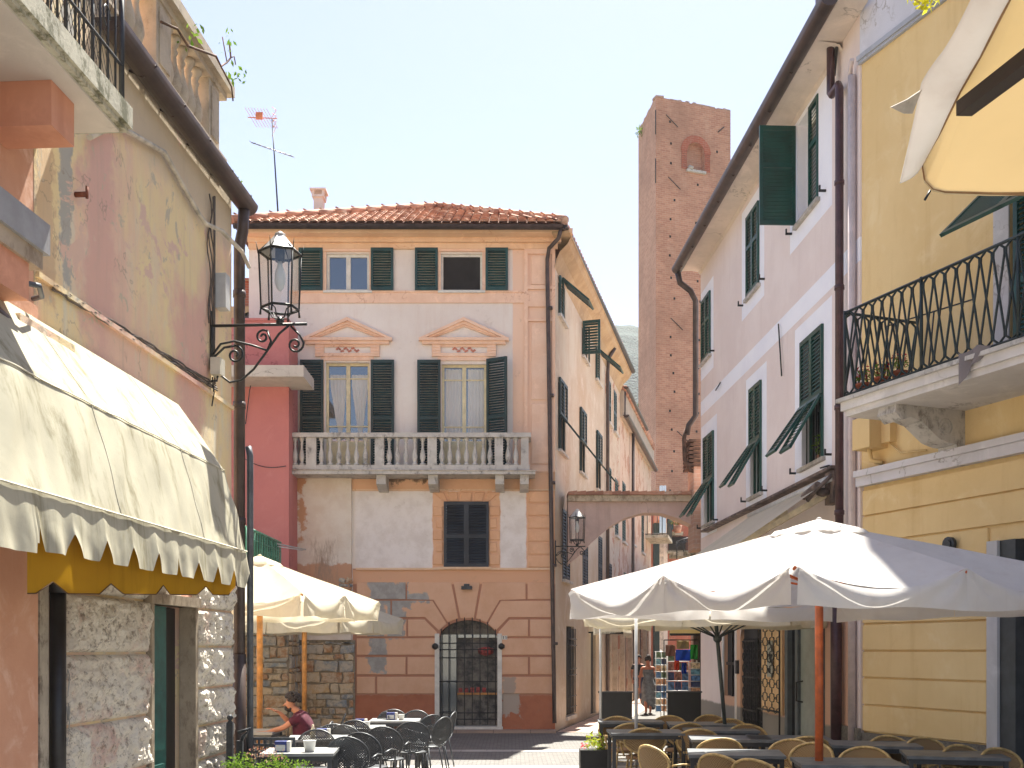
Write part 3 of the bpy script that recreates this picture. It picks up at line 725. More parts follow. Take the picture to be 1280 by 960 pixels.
# ================================================================== PLASTER HOUSE (left of the square)
YE = 11.55
ph = thing('plaster_house', 'tall house of peeling pink and ochre plaster over rough stone, terrace balustrade on top', 'house', LW.pt(10, -2, 0))
m = N('peeling_plaster', .92); w = m.pos(); x_, y_, z_ = m.sep(w); yz = (y_, z_)
nz = m.noise(1.6, 8, .7); nb = m.noise(4, 8, .75)
k = m.mix(m.ramp(m.noise(.6, 6, .6, stretch=(1,1.6,.8)), .40, .60), (232,190,166), (238,214,160))
k = m.mix(m.ramp(m.noise(.8, 7, .7, stretch=(1,2.6,.5)), .54, .70), k, (222,214,194))
k = m.mix(m.math('MULTIPLY', m.ramp(m.noise(1.7, 8, .75, stretch=(1,1.8,.8), dist=.4), .50, .66), .6), k, (226,208,184))
k = m.mix(m.rect(yz, 9.8, 10.9, 2, 5.4, .35, 1.2, nz), k, (224,172,156))
k = m.mix(m.rect(yz, 8.05, 8.8, 3, 6.6, .25, 1.1, nz), k, (220,170,156))
k = m.mix(m.rect(yz, 7.75, 7.98, 4.4, 6.6, .04, .55, nb), k, (166,164,158))
k = m.mix(m.rect(yz, 7.42, 7.72, 4.2, 6.6, .06, .5, nb), k, (212,180,140))
k = m.mix(m.rect(yz, 6, 7.44, 4.2, 6.8, .06, .3, nb), k, (150,130,114))
k = m.mix(m.rect(yz, 8, 12, 5.9, 7.2, .3, .4, nz), k, (204,184,156))
k = m.mix(m.math('MULTIPLY', m.ramp(m.noise(1.2, 7, .7, stretch=(1,6,.4)), .52, .75), .35), k, (172,150,132))
k = m.mix(m.math('MULTIPLY', m.ramp(m.noise(3.4, 9, .8, dist=.5), .56, .66), .35), k, (190,170,148))
k = m.mix(m.ramp(m.noise(2.4, 9, .75, dist=.6), .60, .615), k, (196,180,156))
k = m.mix(m.ramp(m.noise(1.1, 9, .7, dist=.8), .60, .63), k, (222,184,166))
k = cracks(m, k, 1.2, .8, (132,110,94), .5)
k = m.mix(m.math('MULTIPLY', m.ramp(m.noise(14, 6, .8), .56, .72), .25), k, (176,154,132)); k = m.mix(.12, k, (244,228,204))
m.color(k)
b1 = m.bump(m.noise(2.4, 9, .75, dist=.6), .5, .04)
q = m.n('ShaderNodeBump'); q.inputs['Strength'].default_value = .55; q.inputs['Distance'].default_value = .012
m.l(m.noise(16, 8, .75), q.inputs['Height']); m.l(b1, q.inputs['Normal']); m.l(q.outputs[0], m.b.inputs['Normal'])
M['peel'] = m.m
dy0, dy1 = LW.a(185), LW.a(238)
mb = MB(LW).panel(7.4, YE, 0, 6.9, [(dy0, dy1, 0.05, 2.2), (8.9, 9.9, 9, 9.1)], .35).body(7.4, YE, 0, 6.9, 6)
mb.build('wall', M['peel'], ph)
# rough bossed stone blocks
m = N('bossed_stone', .95); k = m.mix(m.ramp(m.noise(1.4, 8, .75), .38, .62), (244,236,220), (230,220,204))
k = m.mix(m.ramp(m.noise(.9, 7, .7), .54, .66), k, (224,192,176))
k = m.mix(m.math('MULTIPLY', m.ramp(m.noise(13, 9, .8), .50, .62), .75), k, (128,112,96)); k = m.mix(m.math('MULTIPLY', m.ramp(m.noise(30, 6, .8), .58, .68), .6), k, (96,82,70))
k = cracks(m, k, 3, 1.5, (110,94,80), .8); m.color(k); m.bump(m.noise(34, 9, .8), 1.0, .02); M['boss'] = m.m
def block(mb, a0, a1, z0, z1, seed):
    nu = max(3, int((a1-a0)/.014)); nv = max(3, int((z1-z0)/.014))
    def fn(s, t):
        a = a0+(a1-a0)*s; z = z0+(z1-z0)*t
        e = min(s*(a1-a0), (1-s)*(a1-a0), t*(z1-z0), (1-t)*(z1-z0))
        rim = min(1, e/.035)
        h = noise.fractal(Vector((a*5+seed, z*5, seed*.7)), .75, 2.1, 6)
        h2 = abs(noise.noise(Vector((a*9, z*9, seed))))+.22*abs(noise.noise(Vector((a*26, z*26, seed))))+.12*noise.noise(Vector((a*55, z*55, seed)))
        return LW.pt(a, .005+rim**.6*(.035+.038*h+.05*h2), z)
    mb.grid(fn, nu, nv, smooth=False)
rnd = random.Random(11)
def zc_(v, u=130): return CH+(HV-v)*LW.a(u)/FPX
mb = MB(LW)
for cols_, rows_ in (((LW.a(79), LW.a(184)), [0,.35,.8,1.24,1.77,2.22,2.5]), ((LW.a(239), YE-.02), [0,.38,.72,1.05,1.42,1.83,2.2,2.52])):
    for i in range(len(rows_)-1):
        if cols_[0] < 8.5: cuts = [cols_[0], cols_[0]+(cols_[1]-cols_[0])*(.55 if i % 2 else .7), cols_[1]] if i in (1, 2) else [cols_[0], cols_[1]]
        else: cuts = [cols_[0], cols_[0]+(cols_[1]-cols_[0])*(.5 if i % 2 else .32), cols_[1]]
        for j in range(len(cuts)-1): block(mb, cuts[j]+.008, cuts[j+1]-.008, rows_[i]+.01, rows_[i+1]-.01, i*3.1+j*7.7+cols_[0])
    mb.build('stone_blocks', M['boss'], ph); mb = MB(LW)
# green door ajar in a dark passage
dr = MB(LW).box(dy0-.04, dy0+.02, -.1, .05, 0, 2.2).box(dy1-.02, dy1+.05, -.1, .06, 0, 2.2).box(dy0-.1, dy1+.08, -.1, .08, 2.2, 2.29).build('door', weathered('door_stone', (176,160,138), (110,94,78), .9, 5, .7, .6), ph)
MB(LW).quad(dy0-.1, dy1+.1, 0, 2.3, -.34).build('passage', M['dark'], dr)
Mx = hinge(LW, dy0+.02, -.045, 0.05, 0); mb = MB(); mb.mbox(Mx, 0, .50, -.045, 0, 0, 2.14)
for z in (.2, .85, 1.5): mb.mbox(Mx, .06, .44, 0, .012, z, z+.52)
mb.build('leaf', simple('teal_door_paint', (26,86,80), .5, var=.15), dr)
Mx = hinge(LW, dy0+.53, -.10, 0.05, R(-6)); mb = MB(); mb.mbox(Mx, 0, .49, -.045, 0, 0, 2.14); mb.build('dark_leaf', simple('doorway_shade_black', (26,27,28), .5, var=.15), dr)  # black panel put in for the shade of the door's open half
mb = MB(LW); mb.box(LW.a(185)-.02, LW.a(186)+.65, .0, .04, 2.24, 2.5); mb.build('lintel', M['boss'], ph)
# conduits, gutter, downpipes
mb = MB(); gutter(mb, LW.pt(8.3,.12,6.66), LW.pt(11.75,.12,6.62), .11, 10)
for a in (8.95, 9.6, 10.25, 10.9, 11.5): mb.tube([LW.pt(a,.0,6.60), LW.pt(a,.12,6.54), LW.pt(a,.235,6.63)], .012, 5)
mb.face([LW.pt(11.75,.23,6.62),LW.pt(11.75,.2,6.55),LW.pt(11.75,.12,6.51),LW.pt(11.75,.04,6.55),LW.pt(11.75,.01,6.62)])
mb.build('gutter', M['brown_metal'], ph)
mb = MB(); mb.tube([LW.pt(11.6,.12,6.52), LW.pt(11.62,.1,6.3), LW.pt(11.66,.05,6.15), LW.pt(11.66,.05,0)], .062, 12)
for z in (5.6, 4.4, 3.15, 1.65): mb.tube([LW.pt(11.66,.05,z),LW.pt(11.66,.05,z+.07)], .07, 12)
mb.tube([LW.pt(11.66,.05,1.75),LW.pt(11.66,.05,0)], .072, 12)
mb.build('downpipe', M['brown_metal'], ph)
MB().tube([LW.pt(11.72,.13,4.0), LW.pt(11.72,.15,3.9), LW.pt(11.72,.15,0)], .035, 10).build('downpipe', M['grey_pipe'], ph)
mb = MB(); mb.tube([LW.pt(8.02,.10,5.60), LW.pt(8.6,.05,5.98), LW.pt(9.6,.04,6.22), LW.pt(10.45,.04,6.02), LW.pt(10.6,.06,5.98), LW.pt(10.9,.12,6.02), LW.pt(11.4,.16,6.0), LW.pt(11.65,.16,5.92)], .022, 8); mb.build('conduit', M['pale_pipe'], ph)
mb = MB()
for k_ in range(4):
    pts = []
    for i in range(40):
        u = 62+i*5.3; v = 356+(481-356)*(u-62)/204+k_*2.2-1; a, z = LW.uz(u, v); pts.append(LW.pt(a, .018+.008*math.sin(i*1.9+k_), z+.006*math.sin(i*.9+k_*2)))
    mb.tube(pts, .008, 5)
mb.tube([LW.pt(*[LW.uz(266,480)[0], .02, LW.uz(266,480)[1]]), LW.pt(10.95,.02,4.9), LW.pt(10.96,.02,6.4)], .012, 5)
for k_ in range(3): mb.tube([LW.pt(10.78+.05*k_+.03*math.sin(i*.8+k_),.03+.015*math.sin(i+k_),6.35-i*.1) for i in range(14)], .007, 4)
mb.build('cable', simple('old_cables', (92,82,74), .7, var=.3), ph)
mb = MB(LW); mb.box(7.42, YE, 0, .03, 4.36, 4.40); mb.build('string_course', M['peel'], ph)
mb = MB(LW); mb.tube([LW.pt(8.0,0,5.17), LW.pt(8.0,.09,5.17)], .02, 6); mb.tube([LW.pt(8.0,.09,5.14), LW.pt(8.0,.09,5.23)], .012, 5); mb.build('iron_peg', simple('rusty_iron', (104,56,38), .8, var=.3), ph)
jb = MB(LW); jb.box(10.98, 11.12, .02, .13, 5.28, 5.63); jb.build('junction_box', simple('grey_plastic', (196,194,190), .5, var=.05), ph)
# terrace on top
tr = MB(LW).box(7.0, 11.32, -.25, .03, 6.9, 6.93).box(7.0, 11.3, -.22, .0, 6.72, 6.9).build('terrace', M['terr_stone'], ph)
mb = MB(LW); mb.box(7, 11.34, -.24, .02, 7.56, 7.63); mb.box(7, 11.42, -.30, .08, 7.63, 7.74); mb.build('rail', M['terr_stone'], tr)
for a0, a1 in ((7.0,7.25),(9.52,9.86),(10.86,11.16)):
    mb = MB(LW); mb.box(a0, a1, -.2, .0, 6.93, 7.56); mb.box(a0+.05, a1-.05, .0, .015, 7.0, 7.5); mb.build('pier', M['terr_stone'], tr)
for a in [7.4+.19*i for i in range(11)]+[9.97+.188*i for i in range(5)]:
    MB().lathe(LW.pt(a, -.1, 6.93), balprof(.63, .082), 14).build('baluster', M['terr_stone'], tr)
MB(LW).box(11.1, 11.3, -1.2, -.28, 6.9, 7.5).build('back_parapet', M['terr_stone'], tr)
MB().tube([LW.pt(10.3,-.25,7.7), LW.pt(10.3,-.25,9.2)], .03, 8).build('pole', M['iron_grey'], tr)
# creeper trailing over the rail
cp = thing('potted_creeper', 'bare twining branch with a few pale green leaves trailing over the stone rail', 'plant', LW.pt(10.2, 0, 7.0))
mb = MB(); c0 = LW.pt(9.6,.05,7.2)
br = [LW.pt(9.5,.05,7.32), LW.pt(9.75,.1,7.40), LW.pt(9.95,.12,7.36), LW.pt(10.3,.14,7.5), LW.pt(10.6,.16,7.62), LW.pt(10.75,.16,7.6), LW.pt(10.9,.17,7.72), LW.pt(11.05,.16,7.85), LW.pt(11.0,.16,7.98)]
mb.tube(br, [.012]*5+[.009]*4, 6); mb.tube([br[5], LW.pt(10.95,.2,7.5), LW.pt(11.0,.2,7.38)], .008, 5); mb.tube([br[7], LW.pt(11.15,.16,7.92), LW.pt(11.2,.16,7.86)], .006, 5)
mb.tube([br[6], LW.pt(10.85,.14,7.95)], .006, 5)
mb.build('stem', simple('bark', (94,70,56), .9, var=.3), cp)
def leafy(mb, c, r, n, size, seed=0, flat=1.0):
    rd = random.Random(seed)
    for i in range(n):
        d = Vector((rd.gauss(0,1), rd.gauss(0,1), rd.gauss(0,1)*flat)).normalized()*r*rd.random()**.5
        p = Vector(c)+d; a = Vector((rd.gauss(0,1),rd.gauss(0,1),rd.gauss(0,1))).normalized(); b = a.orthogonal().normalized(); s_ = size*rd.uniform(.6,1.3)
        mb.face([p-a*s_, p+b*s_*.45, p+a*s_, p-b*s_*.45])
def leafmat(name, c, c2):
    m = N(name, .6); g_ = m.n('ShaderNodeNewGeometry'); k = m.mix(g_.outputs['Random Per Island'], c, c2)
    d = m.n('ShaderNodeBsdfDiffuse'); t = m.n('ShaderNodeBsdfTranslucent'); x = m.n('ShaderNodeMixShader'); x.inputs[0].default_value = .35
    m.l(k, d.inputs[0]); m.l(k, t.inputs[0]); m.l(d.outputs[0], x.inputs[1]); m.l(t.outputs[0], x.inputs[2]); m.l(x.outputs[0], m.out.inputs[0]); return m.m
M['leaf'] = leafmat('leaf_green', (86,122,44), (140,168,70))
mb = MB()
leafy(mb, LW.pt(10.05,.1,7.5), .16, 16, .035, 1); leafy(mb, LW.pt(11.2,.17,7.75), .12, 26, .035, 2); leafy(mb, LW.pt(10.9,.17,7.95), .14, 14, .03, 3); leafy(mb, LW.pt(11.4,.1,6.75), .08, 8, .03, 4)
mb.build('leaves', M['leaf'], cp)

# ================================================================== SALMON SHOPHOUSE with the concrete balcony, nearest on the left
sh_ = thing('salmon_shophouse', 'salmon rendered house with concrete balcony on orange beam above the shop awning', 'house', LW.pt(4, -2, 0))
mb = MB(LW).panel(-2, 7.40, 0, 4.15, [], .1, .03).body(-2, 7.40, 0, 9.5, 6).panel(-2, 7.40, 4.15, 9.5, [], .1, -.002)
mb.face([LW.pt(7.40,.03,0),LW.pt(7.40,-.05,0),LW.pt(7.40,-.05,4.15),LW.pt(7.40,.03,4.15)])
mb.build('wall', M['salmon'], sh_)
bc = MB(LW); bc.box(1.5, 7.5, 0, .62, 5.37, 5.53); bc.box(1.5, 7.52, .60, .645, 5.40, 5.545)
bc = bc.build('balcony', M['concrete'], sh_)
mb = MB(LW); mb.box(1.55, 7.45, .01, .58, 5.352, 5.37); mb.build('soffit', M['soffit_white'], bc)
mb = MB(); mb.tube([LW.pt(1.5,.6,5.56), LW.pt(7.47,.6,5.56)], .014, 8)
mb.tube([LW.pt(1.5,.6,5.80), LW.pt(7.45,.6,5.80)], .012, 6); mb.tube([LW.pt(1.5,.6,6.5), LW.pt(7.45,.6,6.5)], .022, 6)
mb.tube([LW.pt(7.44,.6,5.5), LW.pt(7.44,.6,6.5)], .02, 8)
for i in range(40): a = 7.34-i*.115; mb.tube([LW.pt(a,.6,5.5), LW.pt(a,.6,6.5)], .009, 5)
for i in range(7): a = 7.44; o = .6-.1*i; mb.tube([LW.pt(a,o,5.5), LW.pt(a,o,6.5)], .009, 5)
mb.tube([LW.pt(7.44,0,6.5), LW.pt(7.44,.6,6.5)], .02, 6)
for i in range(14):
    a = 7.2-i*.34; mb.tube([LW.pt(a+.05*math.cos(t*.5),.605,6.0+.07*math.sin(t*.5)) for t in range(10)], .007, 5)
mb.build('railing', simple('dark_railing', (34,36,40), .5, var=.3), bc)
mb = MB()
for i in range(90): a = 7.42-i*.05; mb.tube([LW.pt(a,.57,5.56), LW.pt(a-.35,.57,6.3)], .0025, 3, smooth=False); mb.tube([LW.pt(a-.35,.57,5.56), LW.pt(a,.57,6.3)], .0025, 3, smooth=False)
mb.build('wire_mesh', simple('grey_mesh', (62,62,62), .6), bc)
MB(LW).box(6.76, 7.06, 0, .45, 5.07, 5.351).build('beam', M['orange_beam'], sh_)
MB(LW).box(3.2, 3.5, 0, .45, 5.07, 5.351).build('beam', M['orange_beam'], sh_)
# shop cornice
mb = MB(LW); mb.box(1.0, 7.1, 0, .27, 4.38, 4.58); s1 = mb.build('shop_cornice', simple('grey_fascia', (150,148,150), .6, var=.06), sh_)
mb = MB(LW); mb.box(1.0, 7.05, 0, .245, 4.27, 4.38); mb.build('underside', weathered('stained_underside', (190,170,148), (120,98,80)), s1)
mb = MB(LW); mb.box(1.0, 6.92, 0, .22, 4.03, 4.27); mb.build('orange_course', M['orange_beam'], s1)
mb = MB(LW); mb.box(7.0, 7.75, 0, .12, 3.93, 3.98); mb.box(7.05, 7.5, 0, .06, 3.86, 3.93); mb.build('broken_ledge', M['peel'], sh_)
MB().tube([LW.pt(4,.1,3.95), LW.pt(6.7,.1,3.9), LW.pt(7.5,.08,3.75), LW.pt(7.9,.06,3.5)], .055, 10).build('rain_pipe', M['brown_metal'], sh_)
MB().tube([LW.pt(6.9,.2,4.14), LW.pt(7.05,.22,4.17), LW.pt(7.2,.16,4.15), LW.pt(7.3,.05,4.17)], .018, 8).build('hose', M['grey_pipe'], sh_)
mb = MB(); mb.tube([LW.pt(7.62,.06,2.35), LW.pt(7.62,.06,0)], .055, 10); mb.tube([LW.pt(7.62,.06,2.2), LW.pt(7.62,.06,2.3)], .068, 10); mb.build('downpipe', simple('black_pipe', (30,29,30), .4, var=.3, scale=8), sh_)
mb = MB()
def stroke(pts): mb.tube([LW.pt(7.62-y_*.0+.035+x_*.04, .118, z_) for x_, y_, z_ in pts], .0035, 4)
stroke([(-.6,0,1.60),(-.2,0,1.66),(.4,0,1.62),(.3,0,1.55),(-.1,0,1.50),(-.1,0,1.47)]); stroke([(-.6,0,1.40),(-.2,0,1.30),(0,0,1.42),(.2,0,1.30),(.6,0,1.40)])
stroke([(.5,0,1.36),(.1,0,1.34),(.5,0,1.28),(.2,0,1.24),(.6,0,1.22)]); stroke([(-.6,0,1.18),(-.1,0,1.12)]); stroke([(-.5,0,1.12),(0,0,1.18)]); stroke([(.1,0,1.15),(.6,0,1.15)]); stroke([(-.6,0,1.02),(.6,0,1.02)])
mb.build('chalk_scrawl', simple('chalk_marks', (170,168,162), .9), sh_)
MB(LW).box(7.42, 7.54, 0, .035, 0, 2.35).build('door_jamb', weathered('old_jamb', (186,174,156), (90,80,70), .9, 6, .7), sh_)

# ================================================================== LEFT AWNING
aw = thing('shop_awning', 'big cream canvas awning with toothed valance and mustard lining over the left shops', 'awning', LW.pt(7, .3, 2.3))
OF = [(.0, 4.06), (.43, 3.45), (.63, 2.70)]
A0, A1 = 4.2, 9.96
def awn(s, t):
    a = A0+(A1-A0)*s
    if t < .4: q = t/.4; o = OF[0][0]+(OF[1][0]-OF[0][0])*q; z = OF[0][1]+(OF[1][1]-OF[0][1])*q; w_ = 0.3*math.sin(math.pi*q)
    else: q = (t-.4)/.6; o = OF[1][0]+(OF[2][0]-OF[1][0])*q; z = OF[1][1]+(OF[2][1]-OF[1][1])*q; w_ = .5+.5*math.sin(math.pi*q)
    f = .016*noise.noise(Vector((a*7+t*4, t*1.5, 0)))+.02*noise.noise(Vector((a*2.5+t*2, t*2, 5)))
    f += .006*math.sin(a*26+t*5)*max(0, t-.3)*noise.noise(Vector((a, 3, t)))*2
    return LW.pt(a, o+.03+f*w_*1.6, z-.02*math.sin(math.pi*t)*0)
M['aw_cloth'] = fabric('awning_canvas', (190,185,166), .10, (130,123,100), scale=2, amt=.95)
mb = MB(); mb.grid(awn, 260, 26)
mb.face([LW.pt(A1,.03,4.06), LW.pt(A1,.46,3.45), LW.pt(A1,.66,2.70), LW.pt(A1,.06,2.95)])
mb.build('canopy', M['aw_cloth'], aw)
mb = MB()
def val(s, t):
    a = A0+(A1-A0)*s; f = (.012*math.sin(a*18+1.3*math.sin(a*3))+.012*noise.noise(Vector((a*9, t*2, 2))))*t
    L = .36
    if a > 6.15: p_ = ((a-6.15)/.42) % 1.0; dd = min(p_, 1-p_)*.42; L = .34-.14*max(0, 1-dd/.085)
    elif a > 6.1: L = .30
    return LW.pt(a, .665+f+.03*t, 2.70-t*L)
nv = 10; nu = int((A1-A0)/.009)
def vskip(i, j):
    a = A0+(A1-A0)*(i+.5)/nu; t = (j+.5)/nv
    if a < 6.15: return t > .9
    ph_ = ((a-6.15)/.42) % 1.0; dd = min(ph_, 1-ph_)*.42
    return t > .42 and dd < .125*(t-.42)/.58+.004
mb.grid(val, nu, nv); mb.build('valance', M['aw_cloth'], aw)
mb = MB()
def lin_(s, t):
    a = 6.2+(9.9-6.2)*s; bot = 2.12+.048*(a-6.2)+.07*max(0, 1-abs(((a/.86) % 1)-.5)*5)
    return LW.pt(a, .60+.02*math.sin(a*5), 2.66+(bot-2.66)*t)
mb.grid(lin_, 180, 6); mb.build('mustard_lining', fabric('mustard_canvas', (196,150,44), .3, (120,84,24), amt=.35), aw)
mb = MB(); mb.tube([lin_(i/180, 1)+LW.n*.003 for i in range(181)], .004, 5); mb.build('hem', simple('brown_binding', (92,62,30), .9), aw)
mb = MB()
for a in (7.3, 8.9): mb.tube([awn((a-A0)/(A1-A0), t/20)+LW.n*.002 for t in range(21)], .003, 4)
mb.tube([LW.pt(A0+(A1-A0)*i/60, .675, 2.70) for i in range(61)], .007, 5); mb.tube([awn(i/120, .4)+LW.n*.004 for i in range(121)], .005, 5)
mb.build('seam', simple('seam_thread', (206,200,180), .9), aw)

# ================================================================== LANTERNS
def lantern(F, a, z, reach, label, scl=1.0, lit=False):
    s = scl; t = thing('wall_lantern', label, 'lantern', F.pt(a, 0, z))
    mb = MB(); r = .011*s
    mb.box(*([0]*6)) if False else None
    mb.tube([F.pt(a,.02,z-.42*s), F.pt(a,.02,z+.14*s)], r*1.5, 6); mb.tube([F.pt(a,.02,z), F.pt(a,reach*1.08,z)], r*1.3, 6)
    mb.lathe(F.pt(a, reach*1.08, z), [(.004,-.01)]*2, 4)
    def spiral(c, r0, turns, st, dr=1):
        pts = []
        for i in range(int(18*turns)+1):
            th_ = st+dr*i*2*math.pi/18; rr = r0*(1-.8*i/(18*turns)); pts.append((c[0]+rr*math.cos(th_), c[1]+rr*math.sin(th_)))
        return pts
    L = lambda pts, rr=r: mb.tube([F.pt(a, .02+x*reach, z+y*reach) for x, y in pts], rr, 6)
    L([(.03,-.42),(.07,-.52),(.2,-.62),(.33,-.6),(.47,-.48),(.62,-.28),(.75,-.1),(.86,-.01)])
    L([(.0,-.33),(.1,-.2),(.25,-.17),(.45,-.22),(.62,-.28)])
    L([(.03,-.34),(.14,-.24),(.27,-.22)]+spiral((.26,-.32), .10, 1.4, math.pi/2, -1))
    L([(.62,-.28),(.66,-.18),(.62,-.06)]+spiral((.57,-.13), .08, 1.4, .6, 1))
    L([(.88,-.02),(.98,-.12),(1.02,-.2)]+spiral((.93,-.22), .09, 1.4, 0, -1))
    mb.build('bracket', M['iron'], t)
    c = F.pt(a, reach*.76+.02, z+.15*s); R0, R1, H = .178*s, .20*s, .53*s
    V = lambda r_, k_, h: c+Vector((r_*math.cos(k_*math.pi/3+.3), r_*math.sin(k_*math.pi/3+.3), h))
    mb = MB()
    for k_ in range(6):
        mb.tube([V(R0,k_,0), V(R1,k_,H)], .009*s, 5); mb.tube([V(R0,k_,0), V(R0,k_+1,0)], .013*s, 5); mb.tube([V(R1,k_,H), V(R1,k_+1,H)], .013*s, 5)
        mb.tube([V(R1,k_,H), V(.05*s,k_,H+.15*s)], .006*s, 5)
        mb.tube([V(R1*1.02,k_,H-.02), V(R1*1.12,k_,H+.09*s)], [.008*s,.002*s], 5); mb.tube([V(R0,k_,.0), V(R0*1.03,k_,-.07*s)], [.007*s,.012*s], 5)
        mb.tube([V(R0,k_,-.01), V(R0*.6,k_,-.02*s), V(R0*.4,k_,-.09*s), c+Vector((0,0,-.1*s))], .006*s, 5)
    mb.lathe(c+Vector((0,0,-.15*s)), [(.03*s,0),(.04*s,.03*s),(.02*s,.07*s)], 8)
    mb.build('lantern_frame', M['iron'], t)
    mb = MB()
    for k_ in range(6): mb.face([V(R1*.97,k_,H), V(R1*.97,k_+1,H), V(.05*s,k_+1,H+.17*s), V(.05*s,k_,H+.17*s)])
    mb.lathe(c+Vector((0,0,H+.165*s)), [(.055*s,0),(.05*s,.02*s),(.02*s,.035*s),(.008*s,.045*s)], 8)
    mb.build('lamp_hood', simple('pale_zinc', (188,186,182), .4, .2, var=.05), t)
    mb = MB()
    for k_ in range(6): mb.face([V(R0*.96,k_,.01), V(R0*.96,k_+1,.01), V(R1*.96,k_+1,H), V(R1*.96,k_,H)])
    gm = bpy.data.materials.get('lantern_glass')
    if not gm:
        q = N('lantern_glass'); tr_ = q.n('ShaderNodeBsdfTransparent'); gl = q.n('ShaderNodeBsdfGlossy'); gl.inputs['Roughness'].default_value = .08; x = q.n('ShaderNodeMixShader'); x.inputs[0].default_value = .12
        tr_.inputs[0].default_value = (.94,.94,.93,1); q.l(tr_.outputs[0], x.inputs[1]); q.l(gl.outputs[0], x.inputs[2]); q.l(x.outputs[0], q.out.inputs[0]); gm = q.m
    mb.build('glass', gm, t)
    mb = MB(); mb.tube([c+Vector((0,0,H+.1*s)), c+Vector((0,0,H-.08*s))], .045*s, 10); mb.build('socket', M['iron'], t)
    MB().lathe(c+Vector((0,0,H-.36*s)), [(.01*s,0),(.035*s,.03*s),(.055*s,.10*s),(.05*s,.17*s),(.025*s,.24*s),(.02*s,.28*s)], 12).build('bulb', simple('bulb_glass', (220,220,214), .2, var=.02), t)
    return t
lantern(LW, 10.88, 5.06, .92, 'large hexagonal glass lantern on scrolled iron bracket beside the brown downpipe', 1.05)
lantern(CF, X(690), Z(684), .55, 'small iron and glass lantern on the corner of the orange house below the arch', .75) if False else None
class Cor:  # bracket of the far lantern reaches along the front into the lane
    n = Vector((1,0,0)); t = Vector((0,1,0)); sc = 1
    def pt(s, a, o, z): return Vector((X(693)+o, 23.5+a, z))
lantern(Cor(), 0, CH+(812-683)*23.5/FPX, .62, 'small hexagonal lantern on the corner of the orange house below the arch', .92)
fl = thing('floodlight', 'small cream floodlight under the lantern bracket on the plaster wall', 'lamp', LW.pt(10.85, 0, 4.55))
mb = MB(LW); mb.box(10.78, 10.93, .04, .14, 4.55, 4.72); mb.build('housing', simple('cream_plastic', (206,198,178), .5, var=.05), fl)
mb = MB(); mb.tube([LW.pt(10.86,0,4.5), LW.pt(10.86,.08,4.5), LW.pt(10.86,.09,4.56)], .012, 5); mb.tube([LW.pt(10.9,.02,4.55), LW.pt(10.92,.03,4.4), LW.pt(10.86,.03,4.25)], .008, 5); mb.build('stalk', M['iron_grey'], fl)

# ================================================================== RED HOUSE in the left gap
rh = thing('red_house', 'raspberry red house in the gap with white canopy slab and green balcony panels', 'house', (-7, 24, 0))
RF = Front(22.6); rx = lambda u: RF.a(u); rz = lambda v: RF.z(v)
redm = plaster('raspberry_render', (198,122,116), (190,114,110), (204,132,126), scale=.7, streak=.12, dirt=(120,56,56), dirt_amt=.15)
mb = MB(RF).panel(-12, rx(361), 3.3, rz(401), [], .1).body(-12, rx(361), 0, rz(401), .95).panel(-12, rx(361), 0, 3.3, [], .1)
mb.box(-12, rx(361), -.9, .03, rz(401), rz(398)); mb.build('wall', redm, rh)
mb = MB(RF); mb.box(-12, rx(361)+.012, -.96, .05, 0, 3.0); rb_ = mb.build('rubble_base', weathered('gap_mortar', (158,146,126), (100,88,72), .95, 6, .6, .6), rh)
mb = MB(RF); rubble(mb, RF, -7.5, rx(361), 0, 3.0, .05, seed=17); mb.build('stones', M['rubble'], rb_)
class SideF:
    sc = 1; t = Vector((0,1,0)); n = Vector((1,0,0))
    def pt(s, a, o, z): return Vector((rx(361)+.012+o, a, z))
mb = MB(SideF()); rubble(mb, mb.F, 22.56, 23.54, 0, 3.0, .0, wmax=.45, seed=23); mb.build('side_stones', M['rubble'], rb_)
mb = MB(); mb.box(-12, P(380,0,21.8).x, 21.75, 22.9, 7.30, 7.53); mb.build('canopy_slab', M['concrete'] if False else plaster('white_slab', (204,194,182), streak=.3, dirt_amt=.4), rh)
bl = MB().box(-8, -4.6, 18.9, 22.59, 3.02, 3.15).build('balcony', plaster('slab_render', (196,184,168), dirt_amt=.4), rh)
gp = simple('green_iron', (44,124,88), .5, var=.15)
mb = MB(); Bx = -4.66
mb.tube([(Bx,18.95,3.95),(Bx,21.75,3.95)], .025, 6); mb.tube([(Bx,18.95,3.2),(Bx,21.75,3.2)], .02, 6); mb.tube([(Bx,18.95,3.78),(Bx,21.75,3.78)], .012, 5)
for i in range(15): mb.tube([(Bx,18.95+i*.2,3.15),(Bx,18.95+i*.2,3.95)], .012, 5)
mb.tube([(-8,18.95,3.95),(Bx,18.95,3.95)], .025, 6)
for i in range(4):
    yc = 19.3+i*.7
    for s_ in (-1,1): mb.tube([(Bx-.0,yc+s_*.09*math.sin(t*.5)*(1+.3*math.cos(t*.5)),3.45+.018*t) for t in range(13)], .012, 5)
mb.build('railing', simple('pale_green_iron', (96,160,134), .5), bl)
mb = MB(); mb.box(Bx-.03, Bx-.02, 18.95, 21.75, 3.2, 3.93)
for i in range(18): mb.box(Bx-.02, Bx-.008, 18.95, 21.75, 3.22+i*.04, 3.235+i*.04)
mb.build('reed_panel', gp, bl)
MB().tube([P(318,664,20.5), P(347,680,21.5), P(382,687,22.4)], .016, 5).tube([P(347,683,21.5), P(378,688,22.2)], .012, 5).build('drying_rod', M['white_metal'], rh)
